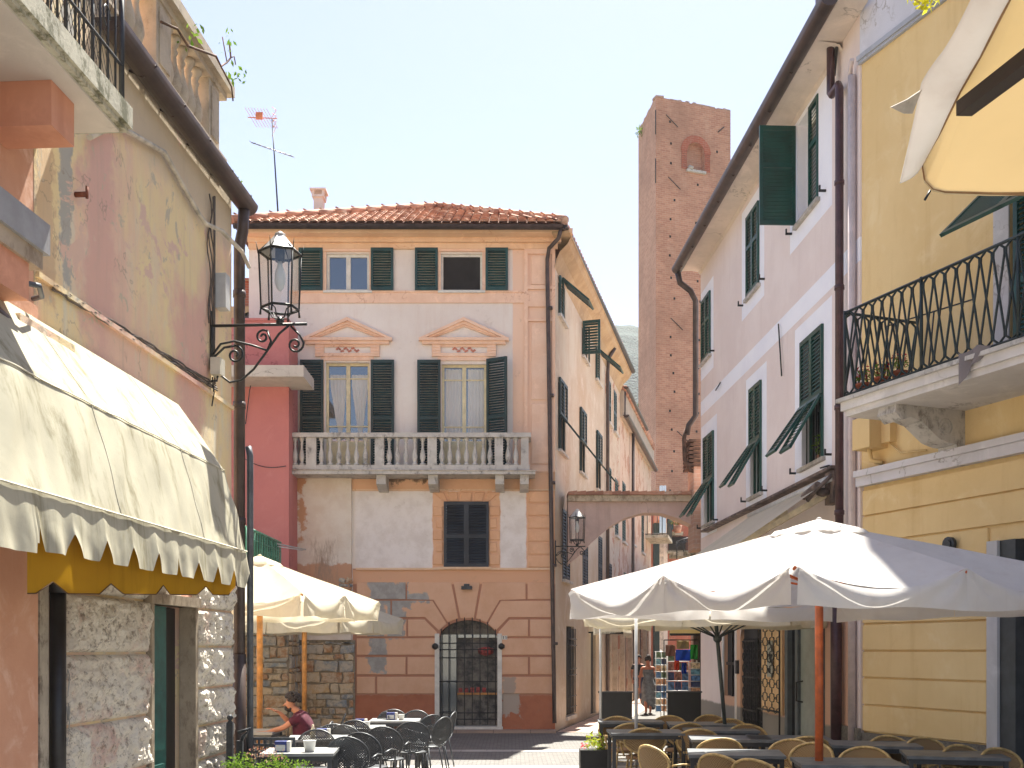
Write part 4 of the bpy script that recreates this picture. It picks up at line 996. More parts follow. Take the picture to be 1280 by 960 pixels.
mb = MB(); mb.tube([P(316,470,22.5), P(312,488,22.5), P(307,530,22.5)], .01, 4); mb.tube([(rx(300)+(rx(358)-rx(300))*i/20, 22.55, rz(570)+(rz(583)-rz(570))*i/20-.12*math.sin(math.pi*i/20)) for i in range(21)], .008, 4); mb.build('cable', M['old'] if 'old' in M else M['iron_grey'], rh)
# ochre house behind it
oh = thing('ochre_house', 'small ochre house with brick chimney rising behind the red house', 'house', (-9, 31, 0))
mb = MB(); mb.box(-14, P(345,0,30).x, 30, 36, 0, P(0,383,30).z)
i = mb.add([P(305,398,30), P(360,398,30), P(360,372,30), P(305,392,30)]); mb.f.append([i,i+1,i+2,i+3])
mb.build('wall', plaster('ochre_render', (208,178,132), dirt_amt=.3), oh)
mb = MB(); mb.hexa([P(297,402,29.6),P(330,391,29.6),P(330,391,33),P(297,402,33),P(297,399,29.6),P(330,386,29.6),P(330,386,33),P(297,399,33)]); mb.build('roof', M['brown_metal'], oh)
mb = MB(); c = P(315,386,30.4); hw_ = .2
mb.box(c.x-hw_,c.x+.35,c.y,c.y+.4,c.z-.3,c.z+.5)
for xx in (c.x-hw_, c.x+.25): mb.box(xx, xx+.1, c.y, c.y+.4, c.z+.5, c.z+.78)
mb.box(c.x-hw_-.14,c.x+.45,c.y-.08,c.y+.48,c.z+.78,c.z+.84); mb.build('chimney', brickmat('chimney_brick', 0, (176,92,62), (160,80,56), (170,140,120)), oh)

# ================================================================== HOUSES ALONG THE LANE, left side
def lane_house(name, label, F, a0, a1, z1, mat, wins, depth=4):
    t = thing(name, label, 'house', F.pt((a0+a1)/2, -2, 0))
    mb = MB(F).panel(a0, a1, 0, z1, [w[:4] for w in wins], .2).body(a0, a1, 0, z1, depth); mb.build('wall', mat, t)
    for w in wins: MB(F).quad(w[0]+.005, w[1]-.005, w[2]+.005, w[3]-.005, -.06).build('dark_opening', M['roomdark'], t)
    for w in wins:
        if len(w) > 4 and w[4]:
            h = (w[1]-w[0])/2
            shutter(t, F, w[0], w[2], w[3], h, w[4], sp=.09, o=-.03); shutter(t, F, w[0]+h, w[2], w[3], h, w[4], sp=.09, o=-.03)
            MB(F).box(w[0]-.06, w[1]+.06, 0, .09, w[2]-.07, w[2]).build('sill', M['marble'], t)
    return t
l1 = lane_house('peeling_house', 'narrow lane house with grey peeling upper wall next to the corner house', CS, 31.62, 35.2, 10.55,
    N('x').m if False else plaster('worn_brick_render', (204,188,168), (190,168,146), (214,202,184), scale=1.1, streak=.25, dirt=(150,124,102), dirt_amt=.5, patch=((178,128,104), 1.2, .54)),
    [(32.2,32.9,8.6,9.9,M['green']),(33.6,34.3,8.6,9.9,M['green']),(32.1,33.0,5.6,7.3,M['green']),(33.9,34.7,5.4,7.2,M['green']),(32.4,33.1,2.9,4.4,M['navy']),(32.2,33.2,.05,2.3,None),(33.5,35.0,.05,2.5,None)])
mb = MB(); mb.face([CS.pt(35.2,.42,10.84),CS.pt(35.2,-4,12.6),CS.pt(33.95,-4,12.6),CS.pt(33.95,.42,10.84)]); mb.build('roof', M['terracotta'], l1)
l2 = lane_house('brick_lane_house', 'old lane house of patched brick and render with parapet terrace, beyond the peeling house', CS, 35.22, 46, 9.4,
    plaster('patched_brick', (206,180,160), (200,176,154), (212,196,178), scale=.7, streak=.2, dirt=(150,120,100), dirt_amt=.5, patch=((182,142,120), 1.3, .52)),
    [(35.8,36.7,5.4,7.4,M['green']),(38.6,39.5,5.6,7.4,M['green']),(42,42.9,5.6,7.4,M['green']),(36.2,36.9,2.8,4.4,M['green']),(39.5,40.4,2.8,4.4,M['green']),(43,44,2.8,4.4,M['green']),(35.6,37.3,.05,2.6,None),(37.9,39.6,.05,2.7,None),(40.2,42.3,.05,2.6,None),(43,45,.05,2.6,None)])
for a in (31.8, 33.3, 35.25, 37.5, 39.8, 42.5): MB(CS).box(a, a+.22, 0, .14, 0, 2.85).build('stone_post', M['terr_stone'], l1 if a < 35.2 else l2)
mb = MB(CS); mb.box(35.22, 46, -.3, .12, 9.4, 10.25); mb.build('parapet', plaster('grey_parapet', (178,164,148), streak=.5, dirt_amt=.6), l2)
mb = MB(CS); gutter(mb, CS.pt(35.2,.2,9.45), CS.pt(46,.2,9.45), .1); gutter(mb, CS.pt(35.2,.2,10.36), CS.pt(42,.2,10.36), .08); mb.tube([CS.pt(38.0,.12,9.4),CS.pt(38.0,.1,0)], .06, 6); mb.tube([CS.pt(35.4,.12,10.3),CS.pt(35.4,.1,9.4)], .06, 6); mb.build('gutter', M['brown_metal'], l2)
mb = MB(CS); rnd = random.Random(2)
for i in range(50): a = 35.3+i*.21; mb.tube([CS.pt(a,.2,10.30+rnd.uniform(-.01,.02)), CS.pt(a+.02,-.35,10.48)], [.1,.08], 6)
mb.build('coping_tiles', M['terracotta'], l2)
# striped laundry / balcony at the end of the row
b_ = MB(CS).box(43.5, 46, 0, .9, 6.3, 6.42).build('balcony', M['concrete'], l2)
mb = MB()
for i in range(12): mb.tube([CS.pt(43.5+i*.22,.88,6.4), CS.pt(43.5+i*.22,.88,7.35)], .015, 4)
for i in range(5): mb.tube([CS.pt(43.5,.88-.2*i,6.4), CS.pt(43.5,.88-.2*i,7.35)], .015, 4)
for z in (6.45, 7.35): mb.tube([CS.pt(43.5,.0,z), CS.pt(43.5,.88,z), CS.pt(46,.88,z)], .02, 5)
mb.build('railing', M['iron'], b_)
lt = MB(); c = CS.pt(43.6,.7,6.5)
lt.grid(lambda s, t: c+Vector((.28*s-.14, .05*math.sin(s*14), 1.9*t)), 14, 4)
tag(lt.build('hanging_sheet', fabric('blue_grey_sheet', (176,190,206), .3), None), 'pale blue sheet hung on the balcony above the tiled arch', 'sheet')
mb = MB(); mb.box(c.x+.6, c.x+1.9, c.y-.2, c.y-.15, 6.45, 7.1); pt_ = thing('balcony_plant', 'potted plant with yellow flowers on the balcony at the lane end', 'plant', c+Vector((.6,0,0)))
MB().lathe(c+Vector((.6,0,.0)), [(.12,0),(.18,.3),(.16,.3)], 10).build('pot', M['terracotta'], pt_)
mb = MB(); leafy(mb, c+Vector((.6,0,.7)), .45, 160, .08, 8, 1.2); mb.build('leaves', leafmat('grey_green', (70,84,52), (110,112,70)), pt_)
mb = MB(); leafy(mb, c+Vector((.4,-.1,1.5)), .14, 24, .07, 9); mb.build('flowers', simple('yellow_petals', (214,186,48), .7), pt_)

# ================================================================== ARCH over the lane
ar_ = thing('street_arch', 'tile-topped flying arch spanning the lane between corner house and pink house', 'arch', (2.7, 24.3, 3))
AF = Front(24.15); ax = AF.a; azz = AF.z
xa, xb = ax(710), ax(884); zt = azz(627)
mb = MB(); nn = 40; zsp = azz(705); zcr = azz(641)
def arcz(x):
    # segmental curve through the springings and crown
    s = (x-(xa))/(ax(880)-xa); pts = [(0,.0),(.08,.16),(.18,.44),(.3,.72),(.42,.90),(.55,1.0),(.68,1.0),(.8,.9),(.9,.78),(1.03,.6)]
    for i in range(len(pts)-1):
        if pts[i][0] <= s <= pts[i+1][0]:
            f = (s-pts[i][0])/(pts[i+1][0]-pts[i][0]); return zsp+(zcr-zsp)*(pts[i][1]+(pts[i+1][1]-pts[i][1])*f)
    return zsp+(zcr-zsp)*.6
for i in range(nn):
    x0 = xa+(xb-xa)*i/nn; x1 = xa+(xb-xa)*(i+1)/nn; z0, z1 = arcz(x0), arcz(x1)
    mb.hexa([(x0,24.15,z0),(x1,24.15,z1),(x1,24.65,z1),(x0,24.65,z0),(x0,24.15,zt),(x1,24.15,zt),(x1,24.65,zt),(x0,24.65,zt)])
mb.build('arch_wall', plaster('arch_render', (206,180,168), (196,168,156), scale=1.2, streak=.4, dirt=(136,112,100), dirt_amt=.35), ar_)
MB().box(xa, xb, 24.05, 24.75, zt, zt+.13).build('coping', weathered('pale_coping', (206,190,164), (130,110,92), .9, 4, .7), ar_)
mb = MB()
for i in range(16):
    x0 = xa+i*(xb-xa)/16; mb.hexa([(x0,23.98,zt+.135),(x0+.2,23.98,zt+.135),(x0+.2,24.8,zt+.16),(x0,24.8,zt+.16),(x0,23.98,zt+.20),(x0+.195,23.98,zt+.225),(x0+.195,24.8,zt+.25),(x0,24.8,zt+.23)])
mb.build('tiles', M['terracotta'], ar_)

# ================================================================== END OF THE LANE
EF = Front(50); ex = EF.a; ez = EF.z
eh = thing('lane_end_house', 'brick and render house closing the lane behind the arch, with iron balcony', 'house', (8, 50, 0))
em = plaster('lane_end_brick', (186,116,94), (176,104,84), (200,150,128), scale=.8, streak=.3, dirt=(196,168,150), dirt_amt=.5)
mb = MB(EF).panel(ex(798), ex(900), 0, ez(640), [(ex(835.5),ex(842),ez(662),ez(650))], .2).body(ex(798), ex(900), 0, ez(640), 5); mb.build('wall', em, eh)
MB(EF).box(ex(817), ex(852), .002, 1.6, ez(655)+.0, ez(640)).build('soffit', M['orange_beam'], eh)
window(eh, EF, ex(835.5), ex(842), ez(662), ez(650), simple('teal_frame', (60,120,132), .5), .05, .06, 0, pane=simple('teal_pane', (70,128,140), .4))
for (a, b, c_, d_, mt) in ((816,823,655,815,M['green_dark']),(823,828,652,815,M['pale_pipe']),(828,833,655,815,M['soffit_white'])): MB(EF).box(ex(a), ex(b), .003, .4, 0, ez(c_)).build('pilaster', mt, eh)
MB(EF).box(ex(833), ex(852), 0, .5, ez(668)-.08, ez(666)).build('ledge', M['concrete'], eh)
b_ = MB(EF).box(ex(832), ex(858), 0, 1.0, ez(690)-.1, ez(690)).build('balcony', M['concrete'], eh)
mb = MB()
for i in range(26): x0 = ex(832)+i*.05*1.0; mb.tube([(x0,49,ez(692)),(x0,49,ez(673))], .018, 4)
mb.box(ex(832), ex(853), 49.02, 49.04, ez(690), ez(674)); mb.build('railing', M['iron'], b_)
BF = Front(30); bx = BF.a; bz = BF.z
ib = thing('iron_balcony', 'ornate scrolled iron balcony railing in the lane beneath the arch', 'balcony', (bx(862), 30, bz(690)))
mb = MB()
for u, v in ((846,683),(855,679),(864,675),(872,672),(880,670)):
    for s_ in (-1, 1):
        mb.tube([(bx(u)+s_*(.09-.006*t)*math.cos(t*.55), 30, bz(v)+(.1-.006*t)*math.sin(t*.55)+.03) for t in range(13)], .012, 5)
    mb.tube([(bx(u),30,bz(v)-.35),(bx(u),30,bz(v)+.14)], .014, 5)
mb.tube([(bx(841),30,bz(679)),(bx(858),30,bz(673)),(bx(884),30,bz(668))], .016, 5); mb.build('railing', M['iron_grey'], ib)
MB().box(bx(842), bx(884), 30, 30.9, bz(695), bz(690)).build('slab', M['concrete'], ib)

# ================================================================== TOWER
tw = thing('brick_tower', 'tall square medieval brick tower with walled-up arched opening near its top', 'tower', (10, 62, 0))
C0 = Vector((8, 60, 0)); e1 = Vector((2.77, 1, 0)).normalized(); e2 = Vector((-.129, 1, 0)).normalized(); W1, W2 = 4.75, 4.0
HT = 32.5
tmat = brickmat('tower_brick', -math.atan2(1, 2.77), (202,148,120), (180,122,98), (204,174,152), .32, .115, (206,166,142), .45)
tmat2 = brickmat('tower_brick_side', -math.atan2(1, -.129), (198,148,124), (180,128,106), (200,172,152), .32, .115, (200,160,140), .4)
class TF:
    sc = 1
    def __init__(s, o, e, n): s.o_ = o; s.t = e; s.n = n
    def pt(s, a, o, z): return s.o_+s.t*a+s.n*o+Vector((0,0,z))
n1 = Vector((e1.y, -e1.x, 0)); n2 = Vector((-e2.y, e2.x, 0))
T1 = TF(C0, e1, n1); T2 = TF(C0, e2, n2)
def twz(v, Y=60.6): return CH+(812-v)*Y/FPX
wa0, wa1 = 1.95, 3.05; wz0, wz1 = twz(211), twz(176)
mb = MB(T1).panel(0, W1, 0, HT, [(wa0, wa1, wz0, wz1)], .35)
mb.face([T1.pt(W1,0,0), T1.pt(W1,-4,0), T1.pt(W1,-4,HT), T1.pt(W1,0,HT)])
for i in range(10):
    f0, f1 = i/10, (i+1)/10; cx_ = lambda f: wa0+(wa1-wa0)*f; hz = lambda f: wz1+.55*math.sqrt(max(0,1-(2*f-1)**2))*0
    zz = lambda f: wz1-.55+.55*math.sqrt(max(0,1-(2*f-1)**2))
    mb.face([T1.pt(cx_(f0),-.01,zz(f0)), T1.pt(cx_(f1),-.01,zz(f1)), T1.pt(cx_(f1),-.01,wz1), T1.pt(cx_(f0),-.01,wz1)])
mb.quad(wa0, wa1, wz0, wz1, -.34)
mb.build('wall', tmat, tw)
mb = MB(T2).panel(0, W2, 0, HT, [], .2); mb.face([T2.pt(W2,0,0), T1.pt(W1,-4,0), T1.pt(W1,-4,HT), T2.pt(W2,0,HT)]); mb.face([T1.pt(0,0,HT-.5),T1.pt(W1,0,HT-.5),T1.pt(W1,-4,HT-.5),T2.pt(W2,0,HT-.5)]); mb.build('side_wall', tmat2, tw)
# the brick ring of the arch
mb = MB(T1)
for i in range(14):
    f0, f1 = math.pi*i/14, math.pi*(i+1)/14; cx_ = (wa0+wa1)/2; r0, r1 = .56, .95; zc0 = wz1-.55
    mb.prism([(cx_-r0*math.cos(f0), zc0+r0*math.sin(f0)), (cx_-r0*math.cos(f1), zc0+r0*math.sin(f1)), (cx_-r1*math.cos(f1), zc0+r1*math.sin(f1)), (cx_-r1*math.cos(f0), zc0+r1*math.sin(f0))], 0, .05)
for z in [wz0+.12*i for i in range(10)]:
    for s_ in (wa0-.35, wa1+.02): mb.box(s_, s_+.33, 0, .04, z+.01, z+.11)
mb.build('arch_ring', brickmat('ring_brick', 0, (190,104,76), (176,92,68), (196,150,128), .3, .12), tw)
mb = MB(T1); mb.box(wa0-.05, wa1+.05, -.1, .14, wz0-.14, wz0); mb.tube([T1.pt(wa0+.05,.1,wz0+.12), T1.pt(wa0+.3,.12,wz0+.06)], .09, 6); mb.build('sill', M['marble'], tw)
mb = MB(T1); rnd = random.Random(4)
zz_ = 6
while zz_ < 31.5:
    for a in (.95, 3.9, 2.6):
        if rnd.random() < (.95 if a < 1 else .45) and not (a > 1.5 and wz0-.3 < zz_ < wz1+.6 and a < 3.5): aa = a+rnd.uniform(-.15,.15); mb.box(aa, aa+.11, .0, .012, zz_, zz_+.13)
    zz_ += rnd.uniform(.95, 1.25)
mb.box(3.55, 3.65, 0, .012, twz(463), twz(447))
for v in (425, 450, 300, 340): mb.box(2.95+v*.001, 3.03+v*.001, 0, .012, twz(v), twz(v)+.1)
mb.build('putlog_holes', M['dark'], tw)
mb = MB(T1)
for a, v in ((.6,148),(.75,225),(.9,400),(1.3,540)): mb.tube([T1.pt(a,.05,twz(v)), T1.pt(a+.75,.05,twz(v+13))], .022, 5)
mb.tube([T1.pt(3.9,.05,twz(158)), T1.pt(4.3,.05,twz(150))], .03, 5); mb.tube([T1.pt(-.05,.05,twz(145)),T1.pt(-.05,.05,twz(175))], .03, 5); mb.tube([T1.pt(-.05,.05,twz(205)),T1.pt(-.05,.05,twz(235))], .03, 5)
mb.build('wall_ties', M['iron'], tw)
mb = MB(T1); rnd = random.Random(8)
for F_, W_ in ((T1, W1), (T2, W2)):
    mb.F = F_; a = 0
    while a < W_: w_ = rnd.uniform(.12,.4); mb.box(a, min(W_, a+w_), -.45, -.001, HT, HT+rnd.uniform(.01,.12)); a += w_
mb.build('coping', weathered('worn_top_course', (196,164,146), (130,100,86), .95, 3, .7), tw)
mb = MB(); leafy(mb, T2.pt(W2*.8,.1,HT-.4), .4, 60, .1, 5); mb.build('weeds', M['leaf'], tw)

# ================================================================== HILLS
def hill(name, Y, prof, mat, bumps, seed):
    mb = MB()
    def fn(s, t):
        x = prof[0][0]+(prof[-1][0]-prof[0][0])*s
        for i in range(len(prof)-1):
            if prof[i][0] <= x <= prof[i+1][0]: f = (x-prof[i][0])/(prof[i+1][0]-prof[i][0]); f = f*f*(3-2*f); h = prof[i][1]+(prof[i+1][1]-prof[i][1])*f; break
        tt = math.sin(t*math.pi/2)
        nz_ = noise.fractal(Vector((x*.03, t*6, seed)), 1, 2, 5)*bumps
        return Vector((x, Y+Y*.35*t, h*tt+nz_*tt-1))
    mb.grid(fn, 260, 40); return mb.build(name, mat, kind='structure')
def forest(name, c1, c2, s):
    m = N(name, .95); v = m.n('ShaderNodeTexVoronoi'); v.inputs['Scale'].default_value = s; m.l(m.pos(), v.inputs['Vector'])
    k = m.mix(v.outputs['Distance'], c2, c1); k = m.mix(m.ramp(m.noise(s*.3, 6, .7), .4, .6), k, c1); m.color(k)
    m.bump(m.math('SUBTRACT', 1.0, v.outputs['Distance']), 1.0, 2.0/s*.3); return m.m
hill('hill', 420, [(-300,20),(-60,60),(0,90),(30,140),(48,168),(62,168),(120,160),(200,120),(300,40)], forest('haze_tinted_woods', (38,62,54), (22,38,34), .9), 5, 1)  # far woods coloured bluish, distance haze put into the paint
hill('hill', 190, [(-120,3),(0,8),(16,22),(22,40),(28,58),(40,68),(70,60),(120,10)], forest('near_woods', (60,86,44), (36,56,30), 1.4), 3, 2)
mb = MB(); rnd = random.Random(21)
for i in range(110):
    x = rnd.uniform(12, 30); yy = rnd.uniform(186, 205); z = 2+(x-12)*2.6+rnd.uniform(-4,4)+8
    leafy(mb, (x, yy, z), rnd.uniform(1.2,2.6), 160, .28, i)
tag(mb.build('woodland', leafmat('woods_leaf', (48,76,38), (76,102,54))), kind='stuff')
# ================================================================== PINK HOUSE
pk = thing('pink_house', 'pale pink house with white bands, green shutters and brown eaves gutter', 'house', PW.pt(18.5, -2, 0))
m = N('pale_pink_render', .9); w = m.pos(); x_, y_, z_ = m.sep(w); yz = (y_, z_); nz = m.noise(3, 6, .7)
pinkb = m.mix(m.ramp(m.noise(.8, 6, .65), .35, .65), (238,224,218), (230,214,208))
k = m.mix(m.math('MULTIPLY', m.ramp(m.noise(1, 6, .7, stretch=(5,5,.4)), .5, .8), .2), pinkb, (196,170,160))
wh = m.mix(m.ramp(m.noise(1.5, 5, .6), .4, .6), (246,246,252), (240,240,248))
k = m.mix(m.rect(yz, 13, 24, 6.84, 7.16, .012, .01, nz), k, wh)
for (a, b, c_, d_) in ((15.05,17.0,8.0,10.4),(18.45,19.95,7.85,9.85),(22.2,23.6,7.6,9.5),(15.05,16.75,4.35,6.75),(18.3,19.65,4.3,6.7),(21.9,23.35,4.2,6.6)):
    k = m.mix(m.rect(yz, a, b, c_, d_, .012, .008, nz), k, wh)
k = m.mix(m.rect(yz, 14.3, 17.5, 0, 3.2, .03, .02, nz), k, (222,178,152))
k = m.mix(m.rect(yz, 17.3, 21.6, 0, 2.75, .03, .02, nz), k, (214,170,140))
k = m.mix(m.rect(yz, 13, 24, 0, .75, .05, .1, nz), k, (140,134,126))
m.color(k); m.bump(m.math('ADD', m.noise(55, 3, .6), m.math('MULTIPLY', m.noise(4, 6, .65), 2)), .2, .006)
pa = lambda u: PW.a(u)
wp = [(15.63,16.6,8.33,9.85),(18.75,19.55,8.15,9.6),(22.45,23.25,7.95,9.27),(15.4,16.4,4.55,6.45),(18.6,19.35,4.52,6.45),(22.15,23.05,4.45,6.3)]
gh = [(20.35,21.3,.9,2.35),(18.55,20.05,.05,2.45),(15.4,17.1,.05,2.35)]
mb = MB(PW).panel(14.0, 23.4, 0, 10.3, wp+gh, .22).body(14.0, 23.4, 0, 10.3, 6).panel(14.0, 14.95, 10.3, 14, [], .1).body(14.0, 14.95, 10.3, 14, 3)
pkw = mb.build('wall', m.m, pk)
for q in wp+gh: MB(PW).quad(q[0]+.005, q[1]-.005, q[2]+.005, q[3]-.005, -.21 if q in wp else -.07).build('dark_opening', M['roomdark'], pk)
# eaves: cove, soffit, gutter
mb = MB(PW); cv = [(0,9.93),(.03,9.96),(.04,9.99),(.12,10.01),(.3,10.03),(.42,10.03)]
for i in range(len(cv)-1):
    (o0,z0),(o1,z1) = cv[i], cv[i+1]; mb.face([PW.pt(14.62,o0,z0),PW.pt(23.45,o0,z0),PW.pt(23.45,o1,z1),PW.pt(14.62,o1,z1)])
mb.box(13.7, 23.5, 0, .42, 10.035, 10.07); mb.build('eaves', plaster('cream_eaves', (226,212,200), streak=.1, dirt_amt=.15), pk)
mb = MB(); gutter(mb, PW.pt(13.7,.50,10.08), PW.pt(23.5,.50,10.08), .12, 10)
for i in range(8): mb.tube([PW.pt(15.3+i*1.1,.61,10.06),PW.pt(15.3+i*1.1,.50,9.95),PW.pt(15.3+i*1.1,.39,10.06)], .016, 5)
mb.face([PW.pt(23.5,.61,10.08),PW.pt(23.5,.57,9.99),PW.pt(23.5,.5,9.97),PW.pt(23.5,.43,9.99),PW.pt(23.5,.39,10.08)])
mb.build('gutter', M['brown_metal'], pk)
mb = MB(); mb.face([PW.pt(13.7,.55,10.12),PW.pt(23.5,.55,10.12),PW.pt(23.5,-3,11.9),PW.pt(14.95,-3,11.9)]); mb.face([PW.pt(23.5,.55,10.12),PW.pt(23.5,-3,11.9),PW.pt(23.5,-3,10.1)]); mb.build('roof', M['terracotta'], pk)
mb = MB(); mb.tube([PW.pt(23.4,.5,9.95), PW.pt(23.42,.45,9.75), PW.pt(23.5,.2,9.6), PW.pt(23.55,.08,9.4), PW.pt(23.55,.08,6.9), PW.pt(23.6,.22,6.7), PW.pt(23.6,.26,6.5)], .065, 10); mb.build('downpipe', M['brown_metal'], pk)
# little tiled rear eave beside the tower
mb = MB()
for i in range(7): mb.box(*( [P(857,0,24.2).x+.03*i*(i<2), P(874,0,24.2).x, 23.7, 24.6, CH+(812-552-i*5)*24/FPX-.06, CH+(812-552-i*5)*24/FPX+.0]))
mb.tube([P(858,536,23.8),P(855,548,23.8),P(856,575,23.8),P(863,588,23.8),P(874,590,23.8)], .05, 6); mb.build('rear_eave', simple('dark_eave_tiles', (78,58,48), .9, var=.4), pk)
MB().box(P(863,0,24.2).x, P(876,0,24.2).x+.3, 23.75, 24.5, 4.0, CH+(812-552)*24/FPX).build('rear_wall', brickmat('rear_brick', 0, (210,172,152), (196,154,134), (212,190,174), .3, .09), pk)
# rainwater hopper and pipes at the joint with the yellow house
mb = MB(PW); z0 = CH+(812-20)*14.75/FPX
mb.hexa([PW.pt(14.68,.02,z0-.22),PW.pt(14.84,.02,z0-.22),PW.pt(14.84,.2,z0-.22),PW.pt(14.68,.2,z0-.22),PW.pt(14.6,.0,z0+.22),PW.pt(14.92,.0,z0+.22),PW.pt(14.92,.28,z0+.22),PW.pt(14.6,.28,z0+.22)])
mb.box(14.6,14.92,0,.28,z0+.22,z0+1.0)
mb.tube([PW.pt(14.76,.12,z0-.2), PW.pt(14.76,.12,9.40), PW.pt(14.72,.12,9.36), PW.pt(14.46,.12,9.36), PW.pt(14.42,.12,9.3), PW.pt(14.42,.12,2.9)], .055, 10)
mb.tube([PW.pt(14.60,.1,2.9), PW.pt(14.60,.1,.0)], .075, 10); mb.tube([PW.pt(14.42,.12,3.0), PW.pt(14.5,.11,2.85), PW.pt(14.6,.1,2.75)], .06, 8)
for z in (8,6.6,5,3.6): mb.tube([PW.pt(14.42,.12,z),PW.pt(14.42,.12,z+.06)], .066, 10)
mb.build('rainwater_pipe', simple('maroon_pipe', (78,54,56), .4, .2, var=.15), pk)
mb = MB(); mb.tube([PW.pt(14.12,.06,9.3), PW.pt(14.12,.06,0)], .05, 10); mb.tube([PW.pt(14.0,.1,9.45), PW.pt(14.12,.08,9.4), PW.pt(14.2,.06,9.2)], .03, 6); mb.build('white_pipe', simple('pinkish_pipe', (206,190,186), .5, var=.05), pk)
mb = MB(); IR = M['iron']
mb.tube([PW.pt(14.6,.06,CH+(812+5)*14.6/FPX), PW.pt(14.65,.06,CH+(812-42)*14.65/FPX), PW.pt(14.8,.06,CH+(812-95)*14.8/FPX)], .022, 6); mb.tube([PW.pt(14.8,.06,CH+(812-8)*14.8/FPX), PW.pt(14.7,.06,CH+(812-40)*14.7/FPX)], .018, 6)
mb.build('wall_tie', IR, pk)
for (u0,v0,u1,v1) in ((976,405,980,470),(938,220,934,238),(960,260,953,268),(897,488,903,478),(1029,585,1040,582)): 
    a0, z0 = PW.uz(u0, v0); a1, z1 = PW.uz(u1, v1); MB().tube([PW.pt(a0,.04,z0), PW.pt(a1,.04,z1)], .013, 5).build('wall_tie', IR, pk)
mb = MB(PW)
for q in wp[:3]+wp[3:]: mb.box(q[0]-.08, q[1]+.08, .0, .06, q[2]-.06, q[2]-.005)
mb.build('sill', simple('slate_sill', (176,170,162), .7), pk)
for q in wp:
    for a in (q[0]-.32, q[1]+.3): mb = MB(PW); mb.box(a-.015, a+.015, 0, .1, q[2]-.04, q[2]-.01); mb.box(a-.015, a+.015, .08, .1, q[2]-.04, q[2]+.05); mb.build('shutter_stay', M['iron'], pk)
gs = M['green_right']
q = wp[0]; shutter(pk, PW, q[1], q[2], q[3]+.0, .56, gs, R(90), o=.03, flip=True, mids=(.6,)); 
for q in wp[0:1]:
    shutter(pk, PW, q[0], q[2], q[3], .42, gs, 0, o=-.02, mids=(.6,)); window(pk, PW, q[0], q[1], q[2], q[3], M['white_frame'], .16, .05)
for q in wp[1:3]:
    h = (q[1]-q[0])/2
    for j in (0, 1): shutter(pk, PW, q[0]+h*j, q[2], q[3], h, gs, 0, o=.0, mids=(.6,))
for q in wp[3:]:
    h = (q[1]-q[0])/2; window(pk, PW, q[0], q[1], q[2], q[3], gs, .12, .05)
    for j in (0, 1): shutter(pk, PW, q[0]+h*j, q[2], q[3], h, gs, 0, o=.0, flap=R(32+(3 if j else -2)))
mb = MB(PW)
for i in range(7): a = 15.45+i*.15; mb.tube([PW.pt(a,-.06,4.55),PW.pt(a,-.06,5.4)], .012, 5)
mb.build('window_bars', M['iron'], pk)
wb = thing('window_plant', 'green potted plant behind bars in the nearest propped-open pink house window', 'plant', PW.pt(15.7,-.1,4.56))
mb = MB(PW); mb.box(15.5,15.95,-.2,-.06,4.56,4.66); mb.build('trough', M['terracotta'], wb)
mb = MB(); leafy(mb, PW.pt(15.7,-.08,4.78), .17, 120, .035, 4); mb.build('leaves', M['leaf'], wb)
# ground floor: arched window, iron gate, pierced screen, frosted door
mb = MB(PW)
for (c_, r_, zs, top) in ((20.82,.475,2.0,2.36),(19.3,.75,2.0,2.46)):
    for i in range(12):
        f0, f1 = -1+i/6, -1+(i+1)/6; z = lambda f: zs+(top-zs)*math.sqrt(max(0,1-f*f))
        mb.face([PW.pt(c_+r_*f0,.003,z(f0)),PW.pt(c_+r_*f1,.003,z(f1)),PW.pt(c_+r_*f1,.003,top),PW.pt(c_+r_*f0,.003,top)])
mb.build('arch_head', plaster('cream_arch', (220,200,184)), pk)
ig = thing('iron_gate', 'dark wrought iron gate filling the arched doorway of the pink house', 'gate', PW.pt(19.3, 0, 0))
mb = MB(PW)
for i in range(12): a = 18.6+i*.125; mb.tube([PW.pt(a,-.05,.05),PW.pt(a,-.05,2.0)], .012, 5)
for z in (.1,.7,1.3,1.95): mb.tube([PW.pt(18.56,-.04,z),PW.pt(20.04,-.04,z)], .018, 5)
for i in range(6):
    for j in range(9):
        c_ = (18.72+i*.24, .2+j*.21); mb.tube([PW.pt(c_[0]+.08*math.cos(t*.8),-.03,c_[1]+.08*math.sin(t*.8)) for t in range(9)], .009, 4)
mb.build('bars', M['iron'], ig)
sc_ = thing('iron_screen', 'cream panel behind quatrefoil iron screen beside the frosted glass door', 'screen', PW.pt(17.8, .1, 0))
MB(PW).box(17.25, 18.45, .0, .05, .75, 2.42).build('panel', plaster('peach_panel', (232,196,152)), sc_)  # panel in plain peach render
mb = MB(PW)
for i in range(3):
    for j in range(7):
        c_ = (17.45+i*.40, .9+j*.23)
        for k_ in range(4):
            cx_, cz_ = c_[0]+.13*math.cos(k_*math.pi/2), c_[1]+.075*math.sin(k_*math.pi/2)
            mb.tube([PW.pt(cx_+.085*math.cos(k_*math.pi/2-1.9+t*.55),.10,cz_+.055*math.sin(k_*math.pi/2-1.9+t*.55)) for t in range(8)], .009, 4)
mb.tube([PW.pt(17.22,.1,.1),PW.pt(17.22,.1,2.45),PW.pt(18.48,.1,2.45),PW.pt(18.48,.1,.1)], .016, 5); mb.tube([PW.pt(17.22,.1,.8),PW.pt(18.48,.1,.8)], .016, 5)
mb.build('ironwork', M['iron'], sc_)
em_ = MB(PW).box(17.68, 18.0, .07, .085, 1.35, 1.95).build('emblem_plate', simple('grey_plate', (150,152,146), .5), sc_)
mb = MB()
